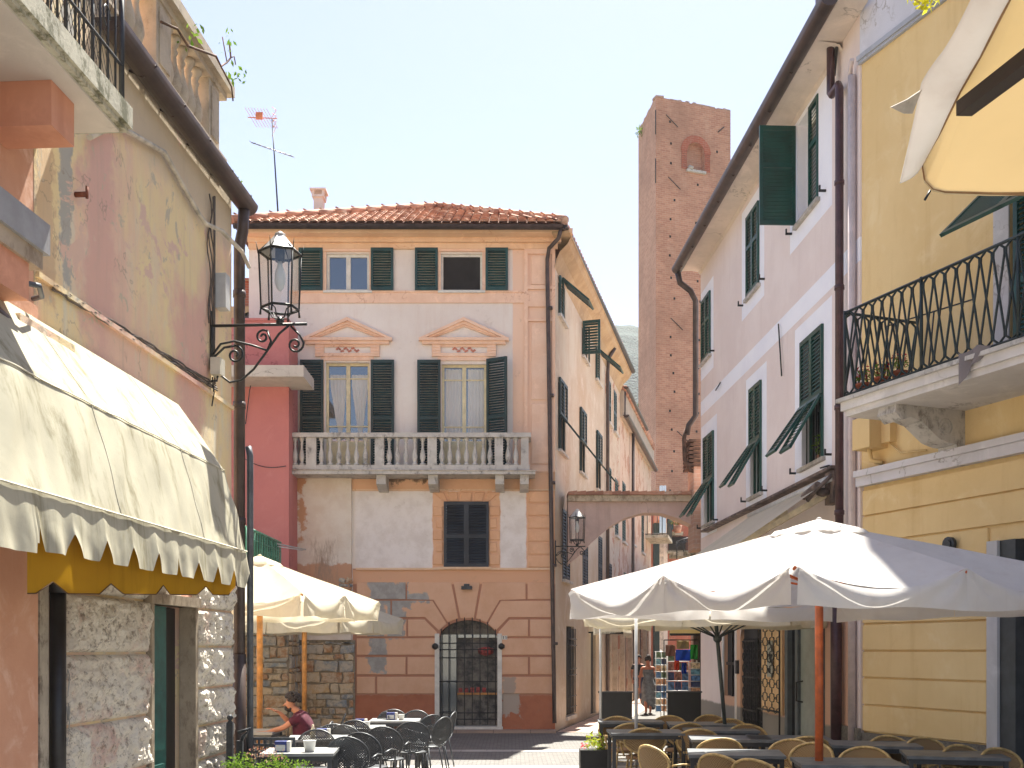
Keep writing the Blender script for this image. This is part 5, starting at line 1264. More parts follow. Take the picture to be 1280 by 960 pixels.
for pts in (((17.95,1.88),(17.8,1.92),(17.75,1.84),(17.9,1.80)),((17.95,1.72),(17.95,1.60),(17.86,1.60)),((17.84,1.72),(17.76,1.70),(17.82,1.66),(17.75,1.62),(17.83,1.58)),((17.73,1.73),(17.73,1.58)),((17.73,1.66),(17.69,1.72)),((17.73,1.66),(17.69,1.58)),((17.9,1.48),(17.84,1.42),(17.78,1.48))): mb.tube([PW.pt(a_,.09,z_) for a_, z_ in pts], .01, 4)
mb.build('emblem', M['iron'], em_)
gd = MB(PW).box(15.35, 15.5, -.1, .04, .05, 2.4).box(17.0, 17.15, -.1, .04, .05, 2.4).box(15.5, 17.0, -.1, .039, 2.27, 2.4).box(16.55, 16.68, -.08, .02, .05, 2.27).build('glazed_door', simple('grey_door_frame', (86,94,100), .5, var=.08), pk)
MB(PW).quad(15.5, 16.55, .05, 2.27, -.03).build('frosted_pane', simple('frosted_glass', (150,158,152), .35, var=.06), gd)
MB(PW).quad(16.68, 17.0, .05, 2.27, -.035).build('side_pane', M['glass'], gd)
MB(PW).box(15.5, 16.5, -.029, -.01, 2.12, 2.2).build('light_strip', simple('pale_strip', (214,214,206), .4), gd)
mb = MB(); mb.tube([PW.pt(16.45,-.03,1.0),PW.pt(16.45,.07,1.02),PW.pt(16.45,.07,1.3),PW.pt(16.45,-.03,1.32)], .014, 6); mb.build('handle', M['iron'], gd)
ic = MB(PW).box(20.13, 20.25, .0, .05, 1.35, 1.6).build('intercom', M['iron_grey'], pk)
mb = MB(PW); mb.box(20.3,20.36,0,.03,.3,2.3); mb.box(21.28,21.4,0,.03,.3,2.3); mb.build('white_surround', plaster('white_arch_trim', (232,226,220)), pk)
aw_ = MB(PW); aw_.box(20.4,21.25,-.06,-.03,1.5,1.56); aw_.box(20.8,20.85,-.06,-.03,.9,2.3); aw_.build('window_frame', M['iron'], pk)
# retractable awning of the pink house
ra = thing('lane_awning', 'long cream retractable awning with fringed valance sloping from the pink house to thin posts', 'awning', PW.pt(16.8, 1.5, 2.0))
A0_, A1_ = 14.75, 18.9
def aw2(s, t):
    a = A0_+(A1_-A0_)*s; o = .14+(2.85-.14)*t
    return PW.pt(a, o, 4.12-(4.12-2.32)*t-.04*math.sin(math.pi*t)+.01*math.sin(a*9)*t)
mb = MB(); mb.grid(aw2, 40, 16); mb.build('canopy', M['cream_cloth'], ra)
def va2(s, t): a = A0_+(A1_-A0_)*s; return PW.pt(a, 2.87+.02*math.sin(a*11)*t, 2.32-.27*t)
nn2 = 166
mb = MB(); mb.grid(va2, nn2, 8, skip=lambda i, j: j == 7 and i % 2 == 0); mb.build('valance', M['cream_cloth'], ra)
mb = MB(); mb.tube([PW.pt(A0_,2.85,2.31),PW.pt(A1_,2.85,2.31)], .035, 8); mb.build('front_bar', M['white_metal'], ra)
mb = MB(); mb.tube([PW.pt(A0_-.05,.12,4.14),PW.pt(A1_+.05,.12,4.14)], .05, 8); mb.build('roller', M['white_metal'], ra)
for a in (14.95, 16.8, 18.7):
    mb = MB()
    for p, q_ in ((PW.pt(a,.1,3.95), PW.pt(a+.6,1.5,3.12)), (PW.pt(a+.6,1.5,3.12), PW.pt(a+.05,2.8,2.3))):
        dd = (q_-p).normalized(); sd = dd.cross(Vector((0,0,1))).normalized()*.03; up_ = Vector((0,0,.045))
        mb.hexa([p-sd-up_,q_-sd-up_,q_+sd-up_,p+sd-up_,p-sd+up_,q_-sd+up_,q_+sd+up_,p+sd+up_])
    mb.build('folding_arm', bpy.data.materials.get('beige_arm') or simple('beige_arm', (206,190,160), .5), ra)
mb = MB(PW); mb.box(A0_-.1, A1_+3.8, 0, .16, 4.26, 4.30); mb.box(14.65, 15.0, 0, .12, 3.8, 4.24)  # long dark strip models the shadow line on the wall; plate is bracket
mb.lathe(PW.pt(14.85,.2,3.9), [(.02,0),(.09,.03),(.09,.09),(.03,.12)], 10); mb.tube([PW.pt(14.7,.1,4.2),PW.pt(14.75,.3,4.0),PW.pt(14.9,.4,3.85)], .03, 6); mb.tube([PW.pt(14.75,.3,4.05),PW.pt(15.2,.35,3.95)], .05, 8)
mb.build('bracket', simple('stained_bracket_shadow_line', (96,82,74), .7, var=.4), ra)
for a in (14.35, 18.05):
    mb = MB(); p = PW.pt(a, 2.86, 0); mb.tube([p, p+Vector((0,0,2.3))], .022, 8); mb.lathe(p, [(.07,0),(.07,.02),(.03,.05)], 10); mb.build('post', M['white_metal'], ra)

# ================================================================== YELLOW HOUSE
yh = thing('yellow_house', 'yellow rusticated house with white string course and curved iron balcony', 'house', YW.pt(11, -2, 0))
yel = plaster('yellow_render', (236,206,150), (228,196,138), (240,214,164), scale=.6, streak=.3, dirt=(196,154,92), dirt_amt=.35, crack=.1)
mb = MB(YW).panel(4.0, 14.0, 3.95, 9.46, [(10.3,11.75,4.74,7.7)], .25)
mb.panel(4.0, 14.0, 0, 3.95, [(8.2,11.95,0,3.0)], .2, -.03).body(4.0, 14.0, 0, 13, 6)
mb.build('wall', yel, yh)
MB(YW).quad(10.3, 11.75, 4.74, 7.7, -.24).build('dark_opening', M['roomdark'], yh)
MB(YW).panel(4, 14.0, 9.46, 13, [], .1, .03).build('upper_wall', plaster('white_upper_wall', (214,214,222), (206,206,214), streak=.1), yh)
MB(YW).box(4, 14.02, .0, .07, 9.42, 9.48).box(4, 14.02, .0, .045, 9.38, 9.42).build('cornice', plaster('grey_cornice', (176,180,190)), yh)
mb = MB(); louvre(mb, hinge(YW, 12.9, .08, 10.55, 0, R(40)), -2.5, -.75, 0); mb.build('shutter', M['green_right'], yh)
mb = MB(YW)
wy0 = 11.98
ys = [.80, 1.20, 1.60, 1.80]
zl = [.74, 1.09, 1.44, 1.785, 2.13, 2.48, 2.82, 3.17, 3.52, 3.86]
for i in range(len(zl)-1):
    a0 = wy0+.06 if zl[i] < 3.0 else 4.0
    mb.prism([(a0,zl[i]+.012),(13.98,zl[i]+.012),(13.98,zl[i+1]-.012),(a0,zl[i+1]-.012)], -.03, .012, .012)
mb.build('rustication', yel, yh)
MB(YW).box(4, 14.0, 0, .10, 3.90, 4.10).box(4, 14.0, 0, .14, 4.02, 4.10).build('string_course', plaster('white_band', (216,212,214), streak=.1), yh)
m = N('pebbledash', .95); k = m.mix(m.ramp(m.noise(30, 6, .8), .4, .6), (128,122,112), (98,94,86)); m.color(k); m.bump(m.noise(70, 4, .8), .8, .01); M['pebble'] = m.m
MB(YW).box(wy0+.02, 14.0, -.05, .035, 0, .73).build('plinth', m.m, yh)
MB(PW).box(13.95, 14.95, .0, .05, 0, .78).build('plinth', m.m, pk)
mb = MB(YW); mb.box(wy0-.10, wy0+.04, -.1, .04, 0, 3.0); mb.build('door_jamb', plaster('white_jamb', (206,204,204)), yh)
rs_ = MB(YW).box(wy0-.30, wy0-.10, -.15, .0, 0, 3.0).build('roller_shutter', simple('dark_guide', (58,62,64), .5), yh)
mb = MB(YW)
for i in range(26): z = .02+i*.115; mb.prism([(8.0,z),(wy0-.3,z),(wy0-.3,z+.105),(8.0,z+.105)], -.16, -.12, .02)
mb.build('slats', simple('grey_slats', (120,116,118), .45, .3, var=.08), rs_)
by = MB(YW).box(7.5, 13.10, .0, 1.10, 4.60, 4.73).box(7.5, 13.06, .0, 1.06, 4.53, 4.60).build('balcony', plaster('white_balcony', (218,212,206), streak=.15, dirt_amt=.2), yh)
mb = MB(YW); mb.box(7.5, 13.14, .0, 1.14, 4.70, 4.745); mb.build('edge', M['marble'], by)
mb = MB(); 
pr = [(0,4.53),(.98,4.53),(1.0,4.44),(.9,4.36),(.78,4.40),(.62,4.36),(.48,4.26),(.36,4.18),(.2,4.14),(.12,4.14),(.12,4.10),(0,4.10)]
a0, a1 = 12.35, 12.62
i = mb.add([YW.pt(a0,o,z) for o,z in pr]+[YW.pt(a1,o,z) for o,z in pr]); n_ = len(pr)
mb.f.append([i+k_ for k_ in range(n_)]); mb.f.append([i+n_+k_ for k_ in range(n_)][::-1])
for k_ in range(n_): mb.f.append([i+k_, i+(k_+1)%n_, i+n_+(k_+1)%n_, i+n_+k_])
for aa in (a0-.006, a1+.006):
    for r_ in (.05,.09): mb.tube([YW.pt(aa, .28+r_*math.cos(t*.5), 4.33+r_*math.sin(t*.5)) for t in range(13)], .008, 4)
mb.build('console', M['marble'], by)
mb = MB()
def rail_run(p0, p1, z0, z1, step, rr=.011):
    p0, p1 = Vector(p0), Vector(p1); L = (p1-p0).length; n = int(L/step); e = (p1-p0)/n
    for i in range(n):
        # pairs of bowed bars crossing: interlaced ellipses
        c = p0+e*(i+.5); H = z1-z0
        for s_ in (-1, 1):
            pts = []
            for t in range(15):
                f = t/14; off = s_*e*(.95)*math.sin(math.pi*f)**.55*.5*(1) 
                pts.append(c+off*1.0+e*(.5*s_*0)+Vector((0,0,z0+H*f-c.z)))
            mb.tube(pts, rr, 5)
        b = p0+e*(i+1)
        for zz in (.5,): mb.lathe(Vector((b.x,b.y,z0+H*zz-.015)), [(.012,0),(.022,.015),(.012,.03)], 6)
    mb.tube([Vector((p0.x,p0.y,z1)),Vector((p1.x,p1.y,z1))], .018, 8); mb.tube([Vector((p0.x,p0.y,z0)),Vector((p1.x,p1.y,z0))], .014, 8)
def rail_x(p0, p1, z0, z1, step, rr=.0125):
    p0, p1 = Vector(p0), Vector(p1); L = (p1-p0).length; n = max(1, int(L/step)); e = (p1-p0)/n; H = z1-z0; z0v = z0
    for i in range(-1, n+1):
        for s_ in (-1, 1):
            pts = []
            for t in range(19):
                f = t/18; q_ = (i+.5)+s_*(.5+.48*math.cos(math.pi*min(1,max(0,(f-.0)/1.0))*1.0) -.5)*1.0
                if f < .08: q_ = (i+.5)+s_*.48*math.sin(f/.08*math.pi/2)
                elif f > .92: q_ = (i+.5)-s_*.48*math.sin((1-f)/.08*math.pi/2)
                else: q_ = (i+.5)+s_*.48*(1-2*(f-.08)/.84)
                if -.02 <= q_ <= n+.02: pts.append(Vector((p0.x+e.x*q_, p0.y+e.y*q_, z0+H*f)))
            if len(pts) > 2: mb.tube(pts, rr, 5)
    mb.tube([Vector((p0.x,p0.y,z1)),Vector((p1.x,p1.y,z1))], .018, 8); mb.tube([Vector((p0.x,p0.y,z0)),Vector((p1.x,p1.y,z0))], .014, 8)
zb, zt_ = 4.78, 5.75
rail_x(YW.pt(13.06,1.07,0), YW.pt(7.6,1.07,0), zb, zt_, .155); rail_x(YW.pt(13.06,1.07,0), YW.pt(13.06,.02,0), zb, zt_, .15)
for a in (13.06, 11.9, 10.7, 9.5, 8.3): p = YW.pt(a,1.07,0); mb.tube([p+Vector((0,0,4.7)), p+Vector((0,0,5.77))], .018, 6)
mb.build('railing', simple('green_black_iron', (20,36,34), .45, var=.2), by)
mb = MB(YW)
mb.build if False else None
window(yh, YW, 10.35, 11.7, 4.74, 7.7, simple('bottle_green_frame', (24,72,66), .5), .14, .08, 1, trans=(.3,.7))
MB(YW).box(11.75, 11.95, 0, .02, 4.74, 7.85).box(10.1, 11.95, 0, .02, 7.7, 7.9).build('window_surround', plaster('white_surround', (216,212,210)), yh)
shutter(yh, YW, 11.0, 4.76, 7.6, .7, gs, 0, o=.03, flap=0, mids=(.35,))
for a in (11.75, 11.02): 
    mb = MB(); louvre(mb, hinge(YW, a-.02, .08, 6.95, 0, R(47)), -.68, -1.15, 0, sp=.05); mb.build('shutter', gs, yh)
# things on and by the balcony
for i, (o_, lab) in enumerate(((.45,'small red geranium in terracotta pot nearest the balcony corner'),(.72,'red geranium pot between two others on the yellow house balcony'),(.95,'red geranium pot standing farthest along the balcony railing'))):
    g_ = thing('potted_geranium', lab, 'flower pot', YW.pt(12.95-.28*i, .9, 4.745), 'geraniums on the yellow house balcony')
    MB().lathe(YW.pt(12.95-.28*i, .9, 4.745), [(.06,0),(.085,.13),(.095,.13),(.095,.16),(.07,.16)], 12).build('pot', simple('clay_pot', (158,84,56), .9), g_)
    mb = MB(); leafy(mb, YW.pt(12.95-.28*i,.9,4.98), .11, 70, .03, i+5); mb.build('leaves', M['leaf'], g_)
    mb = MB(); leafy(mb, YW.pt(12.95-.28*i,.9,5.03), .1, 50, .025, i+15); mb.build('flowers', simple('geranium_red', (190,30,34), .7), g_)
mb = MB(); c = YW.pt(11.15, 1.12, 0)
def cl(s, t): return YW.pt(11.35-.42*s*(1-.3*t), 1.13+.02*math.sin(s*12), 4.80-.33*t*(1-.75*s)-.02*math.sin(s*9))
mb.grid(cl, 14, 8); tag(mb.build('grey_cloth', fabric('grey_rag', (140,132,132), .2), None), 'small grey cloth hanging out over the edge of the yellow house balcony', 'cloth')
ah = thing('metal_trestle', 'thin dark iron drying frame standing inside the balcony railing', 'drying rack', YW.pt(12.3, .6, 4.745))
mb = MB(); p = lambda a, o, z: YW.pt(a, o, z)
mb.tube([p(12.9,.6,4.75),p(12.9,.6,5.6),p(11.9,.35,5.62),p(11.9,.35,5.5)], .01, 5); mb.tube([p(12.3,.6,4.75),p(12.3,.5,5.6)], .01, 5); mb.build('frame', M['iron'], ah)
ex_ = MB(YW); ex_.box(13.55, 13.85, 0, .28, 4.33, 4.72); ex_.box(13.4,13.55,0,.1,4.38,4.66)
ex_.tube([p(13.7,.15,4.35),p(13.72,.1,4.2),p(13.6,.03,4.15)], .03, 6).tube([p(13.5,.04,4.4),p(13.3,.03,4.22),p(12.9,.02,4.18)], .012, 5)
tag(ex_.build('wall_heater_box', yel, yh), None)
mb = MB(); c = YW.pt(*YW.uz(1193,681)[:1], .05, YW.uz(1193,681)[1]); mb.tube([c+YW.n*0, c+YW.n*.05], .09, 12); mb.tube([c+YW.n*.05, c+YW.n*.07], .055, 12); mb.build('wall_vent', M['iron_grey'], yh)

# ================================================================== NEXT HOUSE IN THE LANE, right
RW = Wall(845, .63, -1)
rl = lane_house('lane_shop_house', 'low pinkish brick house behind the postcard racks, beyond the pink house', RW, 23.45, 45, 4.95,
    plaster('rosy_brick', (206,180,162), (198,168,150), (214,196,180), streak=.3, dirt=(150,104,84), dirt_amt=.5, patch=((206,180,160), .9, .55)),
    [(24.0,25.6,.05,2.6,None),(27,28.6,.05,2.6,None),(31,32.4,.05,2.6,None),(36,37.5,.05,2.6,None),(26.2,27.0,3.4,4.5,M['green'])])
mb = MB(RW)
for a in (23.7, 25.75, 26.8, 28.8, 30.8, 32.6): mb.box(a, a+.12, 0, .10, 0, 2.75)
mb.build('door_post', simple('dark_wood', (64,50,44), .7), rl)
mb = MB(RW); mb.box(23.6, 33, 0, .14, 2.75, 2.95); mb.build('shop_lintel', simple('brown_lintel', (84,66,56), .8, var=.3), rl)
# ================================================================== UMBRELLAS
def umbrella(name, label, C, h, th, ze, za, Lv, cloth, pole, lean=(0,0), prad=.03, zbot=0, sag=.10, cap=True, group=None):
    t = thing(name, label, 'umbrella', (C[0]+lean[0], C[1]+lean[1], 0), group)
    C = Vector((C[0], C[1], 0)); E = []
    for i in range(8):
        a = R(th)+i*math.pi/4; r = h if i % 2 == 0 else h*.7071
        E.append(C+Vector((r*math.cos(a), r*math.sin(a), ze+(0 if i % 2 == 0 else .03))))
    A = C+Vector((0,0,za))
    def edge(i, f):
        p = E[i].lerp(E[(i+1)%8], f); s_ = 4*f*(1-f)
        return p+Vector((0,0,-sag*s_))+(Vector((C.x,C.y,p.z))-p)*.025*s_
    mb = MB()
    for i in range(8):
        def fn(f, q, i=i):
            e = edge(i, f); s_ = 4*f*(1-f); q2 = q
            base = A.lerp(E[i].lerp(E[(i+1)%8], f), q2)
            ed = e-E[i].lerp(E[(i+1)%8], f)
            w_ = .012*noise.noise(Vector((base.x*1.5, base.y*1.5, i)))+.016*s_*q2*noise.noise(Vector((f*7+i*3, q2*2.5, h)))+.02*math.sin(f*math.pi*3+q2*4)*q2**3*s_*.5
            return base+ed*q2**2.2+Vector((0,0,-.05*q2*(1-q2)*s_*4+w_))
        mb.grid(fn, 20, 22)
    can = mb.build('canopy', cloth, t)
    mb = MB()
    for i in range(8):
        f0 = .02 if i % 2 == 0 else 0; f1 = 1-.02 if i % 2 == 1 else 1
        out = ((E[i]+E[(i+1)%8])/2-C); out.z = 0; out.normalize()
        def fv(f, q, i=i, out=out, f0=f0, f1=f1):
            f = f0+(f1-f0)*f; e = edge(i, f); s_ = 4*f*(1-f); zb_ = ze-Lv+.012*math.sin(f*9+i*2)
            z = e.z+(zb_-e.z)*q
            r0 = math.hypot(f*3.2, q*.8+.05); r1 = math.hypot((1-f)*3.2, q*.8+.05); fold = .035*math.sin(7*math.atan2(q*.8+.05, f*3.2))*math.exp(-r0*1.3)*(q>.02)+.035*math.sin(7*math.atan2(q*.8+.05, (1-f)*3.2))*math.exp(-r1*1.3)*(q>.02)+.03*math.sin(f*math.pi*3.0+i)*q+.010*noise.noise(Vector((f*9+i*4, q*2, 1)))*q+.05*s_*math.sin(q*math.pi*.8)
            return Vector((e.x, e.y, z))+out*(fold+.012)
        mb.grid(fv, 48, 8)
    mb.build('valance', cloth, t)
    if cap:
        mb = MB()
        for i in range(8):
            def fc(f, q, i=i):
                e = A.lerp(E[i].lerp(E[(i+1)%8], f), .02+.17*q)
                return e+Vector((0,0,.035-.015*q+.02*noise.noise(Vector((f*5+i*4, q*4, 1)))*q-(.03 if q > .9 else 0)))
            mb.grid(fc, 12, 8)
        mb.build('vent_cap', cloth, t)
        MB().lathe(A+Vector((0,0,.03)), [(.03,-.01),(.028,.008),(.012,.018)], 8).build('finial', cloth, t)
    foot = Vector((C.x+lean[0], C.y+lean[1], zbot))
    MB().tube([foot, A+Vector((0,0,-.04))], prad, 12).build('pole', pole, t)
    for i in range(8):
        k = A+Vector((0,0,-.10)); mb = MB(); mb.tube([k, E[i]+Vector((0,0,-.03))], .013, 6); 
        hub = C.lerp(Vector((C.x,C.y,za)), 1)+Vector((0,0,-.62)); hub = foot.lerp(A, (za-.62-foot.z)/(za-foot.z)); mb.tube([hub, k.lerp(E[i], .5)+Vector((0,0,-.02))], .011, 6)
        mb.build('rib', pole, t)
    MB().lathe(foot.lerp(A, (ze-.18)/za) if False else hub+Vector((0,0,-.06)), [(prad+.005,0),(prad+.03,.03),(prad+.035,.07),(prad+.015,.11)], 12).build('hub', pole, t)
    MB().lathe((foot.x, foot.y, zbot), [(.25,0),(.25,.05),(.06,.07),(.05,.3),(prad+.005,.32)], 16).build('stand', M['iron'], t)
    return t
umbrella('market_umbrella', 'large white square umbrella on reddish wooden pole in front of the yellow house', (2.9,10.2), 2.45, 70, 2.42, 3.0, .30, M['white_cloth'], M['wood_red'], prad=.04, sag=.17)
umbrella('market_umbrella', 'nearer of the two cream umbrellas over the left café tables, on carved wooden pole', (-3.62,15.5), 1.85, 30, 2.53, 3.12, .30, M['cream_cloth'], M['wood'], prad=.045, sag=.14)
umbrella('market_umbrella', 'farther, lower of the two cream umbrellas before the rubble stone wall', (-3.73,19.4), 1.9, 28, 2.38, 2.95, .30, M['cream_cloth'], M['wood'], prad=.045, sag=.12)
umbrella('market_umbrella', 'flat cream umbrella on leaning dark steel pole beside the pink house awning', (2.84,15.2), 1.98, 18, 2.26, 2.58, .16, M['cream_cloth'], simple('dark_steel', (46,54,54), .45), lean=(.22,0), prad=.028, sag=.04, cap=False)
# carved capital of the wooden pole
# ------------------------------------------------------------------ big umbrella corner, upper right
tu = thing('yellow_lined_umbrella', 'corner of large umbrella overhead, white flared edge and backlit yellow canvas', 'umbrella', (2.7, 2.0, 0))
Eh = [(1290,-70,2.30),(1262,0,2.5),(1226,70,2.75),(1200,115,2.95),(1173,170,3.2),(1153,206,3.4)]
Oh = [(1240,-70,2.36),(1214,0,2.55),(1178,62,2.78),(1152,106,2.95),(1138,165,3.16),(1125,232,3.36)]
ycl = fabric('yellow_backlit_canvas', (230,218,188), .32, tc=(232,214,176)); m2 = M['white_cloth']
def interp(L, t):
    x = t*(len(L)-1); i = min(len(L)-2, int(x)); f = x-i; a, b = L[i], L[i+1]; return [a[k]+(b[k]-a[k])*f for k in range(3)]
def flap(s, t):
    e = interp(Eh, s); o = interp(Oh, s); q = [e[k]+(o[k]-e[k])*t for k in range(3)]
    p = P(*q); return p+Vector((.0,-.02*math.sin(math.pi*t),-.015*math.sin(math.pi*t)+.008*math.sin(s*14)*t))
mb = MB(); mb.grid(flap, 40, 10); mb.build('flap', m2, tu, solid=.004)
far = [P(*Eh[-1]), P(1156,225,3.42), P(1166,236,3.43), P(1180,240,3.44), P(1290,244,3.46), P(1420,248,3.48), P(1560,250,3.5)]
def under(s, t):
    x = s*(len(far)-1); i = min(len(far)-2, int(x)); b = far[i].lerp(far[i+1], x-i)
    e = interp(Eh, 1-t); e = P(*e); off = b-far[0]
    q = Vector((e.x+off.x, e.y+off.y*(1-t), e.z+(b.z-far[0].z)*(1-t)+.22*math.sin(min(1,s*1.6)*math.pi/2)*t))
    return q+Vector((0,0,.02*noise.noise(q*2.0)))
mb = MB(); mb.grid(under, 48, 40); mb.build('canopy', ycl, tu, solid=.003)
mb = MB(); mb.tube([p+Vector((0,-.01,0)) for p in far], .008, 6); mb.tube([P(*e) for e in Eh], .004, 5); mb.build('hem', simple('tan_binding', (150,118,84), .9), tu)
p0, p1 = P(1205,118,2.98), P(1420,-40,2.2); p0.z -= .02
mb = MB(); dd = (p1-p0).normalized(); sd = dd.cross(Vector((0,0,1))).normalized()*.022; uu = Vector((0,0,.04))
mb.hexa([p0-sd-uu,p1-sd-uu,p1+sd-uu,p0+sd-uu,p0-sd,p1-sd,p1+sd,p0+sd]); mb.build('rib', simple('dark_rib', (44,32,26), .6), tu)
mb = MB(); a = P(1152,112,2.97); mb.face([P(1113,134,2.97), P(1134,124,2.96), a, P(1140,142,2.99), P(1130,142,2.98)]); mb.build('rib_tip', M['pale_pipe'], tu, solid=.004)
MB().tube([P(1163,238,3.43), P(1156,250,3.43)], .004, 5).build('toggle', M['iron_grey'], tu)
MB().tube([(4.3,1.6,0),(4.3,1.6,3.75)], .04, 10).build('pole', M['wood'], tu)
yf = thing('hanging_blossom', 'bunch of yellow-green leaves hanging at the very top above the white flap', 'plant', P(1150,-10,4.0))
mb = MB(); mb.tube([P(1120,-14,4.0),P(1142,-2,4.0),P(1150,4,4.0)], .004, 5); mb.build('stem', simple('pale_stem', (170,160,90), .8), yf)
mb = MB(); leafy(mb, P(1158,-2,4.0), .045, 70, .02, 12); leafy(mb, P(1140,-3,4.0), .02, 14, .012, 13); mb.build('leaves', leafmat('yellow_leaf', (206,206,60), (226,220,96)), yf)

# ================================================================== FURNITURE
M['bamboo'] = simple('honey_cane', (190,162,108), .5, var=.18, scale=20, vec='obj')
m = N('cane_weave', .7); v = m.obj(); ck = m.n('ShaderNodeTexChecker'); ck.inputs['Scale'].default_value = 70; m.l(v, ck.inputs['Vector'])
k = m.mix(ck.outputs['Fac'], (160,132,92), (122,98,64)); k = m.mix(m.ramp(m.noise(6, 5, .6, vec=v), .4, .7), k, (142,112,74)); m.color(k); m.bump(ck.outputs['Fac'], .4, .004); M['weave'] = m.m
M['seatpad'] = simple('tan_seat', (150,116,84), .8, vec='obj')
M['table_top'] = simple('slate_table_top', (96,100,104), .45, var=.12, scale=5, vec='obj')
M['table_leg'] = simple('charcoal_metal', (44,46,49), .5, vec='obj')
M['mesh_metal'] = simple('anthracite_metal', (70,73,77), .42, .3, var=.12, scale=10, vec='obj')
M['table_light'] = simple('pale_table_top', (150,152,152), .4, .1, var=.06, scale=5, vec='obj')
def cane_chair():
    t = thing('cane_chair', '', 'chair', (0,0,0), 'honey cane chairs on the right terrace')
    MB().lathe((0,0,.43), [(.05,0),(.205,.0),(.215,.02),(.2,.04),(.05,.045)], 20, sx=1.02).build('seat', M['seatpad'], t)
    yb = lambda x: -.235+.55*(x*x)*1.6
    def hoop(w, h, zc, k_, dz=0): return [Vector((w*math.cos(a), yb(w*math.cos(a))-.06*((zc+h*math.sin(a))-.45)/.4*k_, zc+h*math.sin(a))) for a in [2*math.pi*i/28 for i in range(29)]]
    mb = MB(); mb.tube(hoop(.265,.175,.69,1), .016, 7, cap=False)
    for s_ in (-1,1): mb.tube([(s_*.21,.17,.44),(s_*.26,.16,.60),(s_*.275,.08,.66),(s_*.28,-.06,.67),(s_*.265,-.17,.66)], .013, 6)
    mb.tube([(.2*math.cos(a)*1.05,.2*math.sin(a),.30) for a in [2*math.pi*i/16 for i in range(17)]], .009, 5, cap=False)
    mb.tube([(-.16,-.2,.44),(-.18,-.25,.56)], .012, 5); mb.tube([(.16,-.2,.44),(.18,-.25,.56)], .012, 5)
    mb.build('frame', M['bamboo'], t)
    mb = MB(); hp = hoop(.258,.168,.69,1); c = Vector((0, yb(0)-.06*.235/.4, .685))
    mb.grid(lambda s, q: (lambda p: Vector((p.x*q, yb(p.x*q)-.06*((.69+(p.z-.69)*q)-.45)/.4, .69+(p.z-.69)*q)))(hp[min(28,int(round(s*28)))]), 28, 5)
    mb.build('backrest', M['weave'], t)
    for sx, sy in ((1,1),(-1,1),(1,-1),(-1,-1)):
        MB().tube([(sx*.16,sy*.15,.44),(sx*.21,sy*.2,.0)], [.015,.013], 6).build('leg', M['bamboo'], t)
    t.scale = (1, 1, .93)
    return t
def mesh_chair():
    t = thing('metal_mesh_chair', '', 'chair', (0,0,0), 'anthracite mesh chairs on the left terrace')
    MB().lathe((0,0,.44), [(.03,.0),(.2,.0),(.215,.012),(.2,.02),(.03,.008)], 20).build('seat', M['mesh_metal'], t)
    def bp(x, z): return Vector((x, -.215-.09*(z-.45)/.4+.35*x*x, z))
    zc, rw, rh_ = .665, .235, .2
    mb = MB(); ring = [bp(rw*math.cos(a), zc+rh_*math.sin(a)) for a in [2*math.pi*i/26 for i in range(27)]]
    mb.tube(ring, .011, 6, cap=False)
    mb.tube([(-.25,.18,.0),(-.24,.17,.42),(-.26,.16,.64),(-.265,.0,.66),(-.25,-.2,.63)], .011, 6); mb.tube([(.25,.18,.0),(.24,.17,.42),(.26,.16,.64),(.265,.0,.66),(.25,-.2,.63)], .011, 6)
    mb.build('arm_frame', M['mesh_metal'], t)
    mb = MB(); st = .030; w = .0085
    for d_ in (1, -1):
        k_ = -.5
        while k_ < .5:
            pts = []
            for i in range(41):
                x = -rw+2*rw*i/40; z = zc+d_*x+k_
                if ((x/rw)**2+((z-zc)/rh_)**2) < .98: pts.append((x, z))
            if len(pts) > 1:
                (x0, z0), (x1, z1) = pts[0], pts[-1]; n_ = max(1, int(abs(x1-x0)/.06))
                for j in range(n_):
                    xa_, xb_ = x0+(x1-x0)*j/n_, x0+(x1-x0)*(j+1)/n_; za_, zb_ = zc+d_*xa_+k_, zc+d_*xb_+k_
                    o_ = Vector((0, .001*d_, w)); pa_, pb_ = bp(xa_, za_)+Vector((0,.001*d_,0)), bp(xb_, zb_)+Vector((0,.001*d_,0))
                    mb.face([pa_-o_, pb_-o_, pb_+o_, pa_+o_])
            k_ += st
    mb.build('backrest', M['mesh_metal'], t)
    for sx in (1, -1): MB().tube([(sx*.2,-.16,.44),(sx*.24,-.24,.0)], .011, 6).build('leg', M['mesh_metal'], t)
    for sx in (1, -1): MB().tube([(sx*.17,.14,.44),(sx*.2,.2,.0)], .011, 6).build('leg', M['mesh_metal'], t)
    return t
def table(name, w, d, top, leg, group):
    t = thing(name, '', 'table', (0,0,0), group)
    MB().box(-w/2, w/2, -d/2, d/2, .72, .75).build('table_top', top, t)
    for sx in (1,-1):
        for sy in (1,-1): MB().box(sx*(w/2-.04)-.022, sx*(w/2-.04)+.022, sy*(d/2-.04)-.022, sy*(d/2-.04)+.022, 0, .72).build('leg', leg, t)
    MB().box(-w/2+.03, w/2-.03, -d/2+.03, d/2-.03, .67, .718).build('apron', leg, t)
    return t
first = {}
def place(kind, maker, x, y, rz, label):
    if kind not in first: o = first[kind] = maker(); o.location = (x,y,0); o.rotation_euler = (0,0,R(rz)); o['label'] = label; bpy.context.view_layer.update(); return o
    return copy_tree(first[kind], (x, y, 0), R(rz), label)
def by_top(u, v, z): Y = (CH-z)*FPX/(v-HV); return (u-640)*Y/FPX, Y
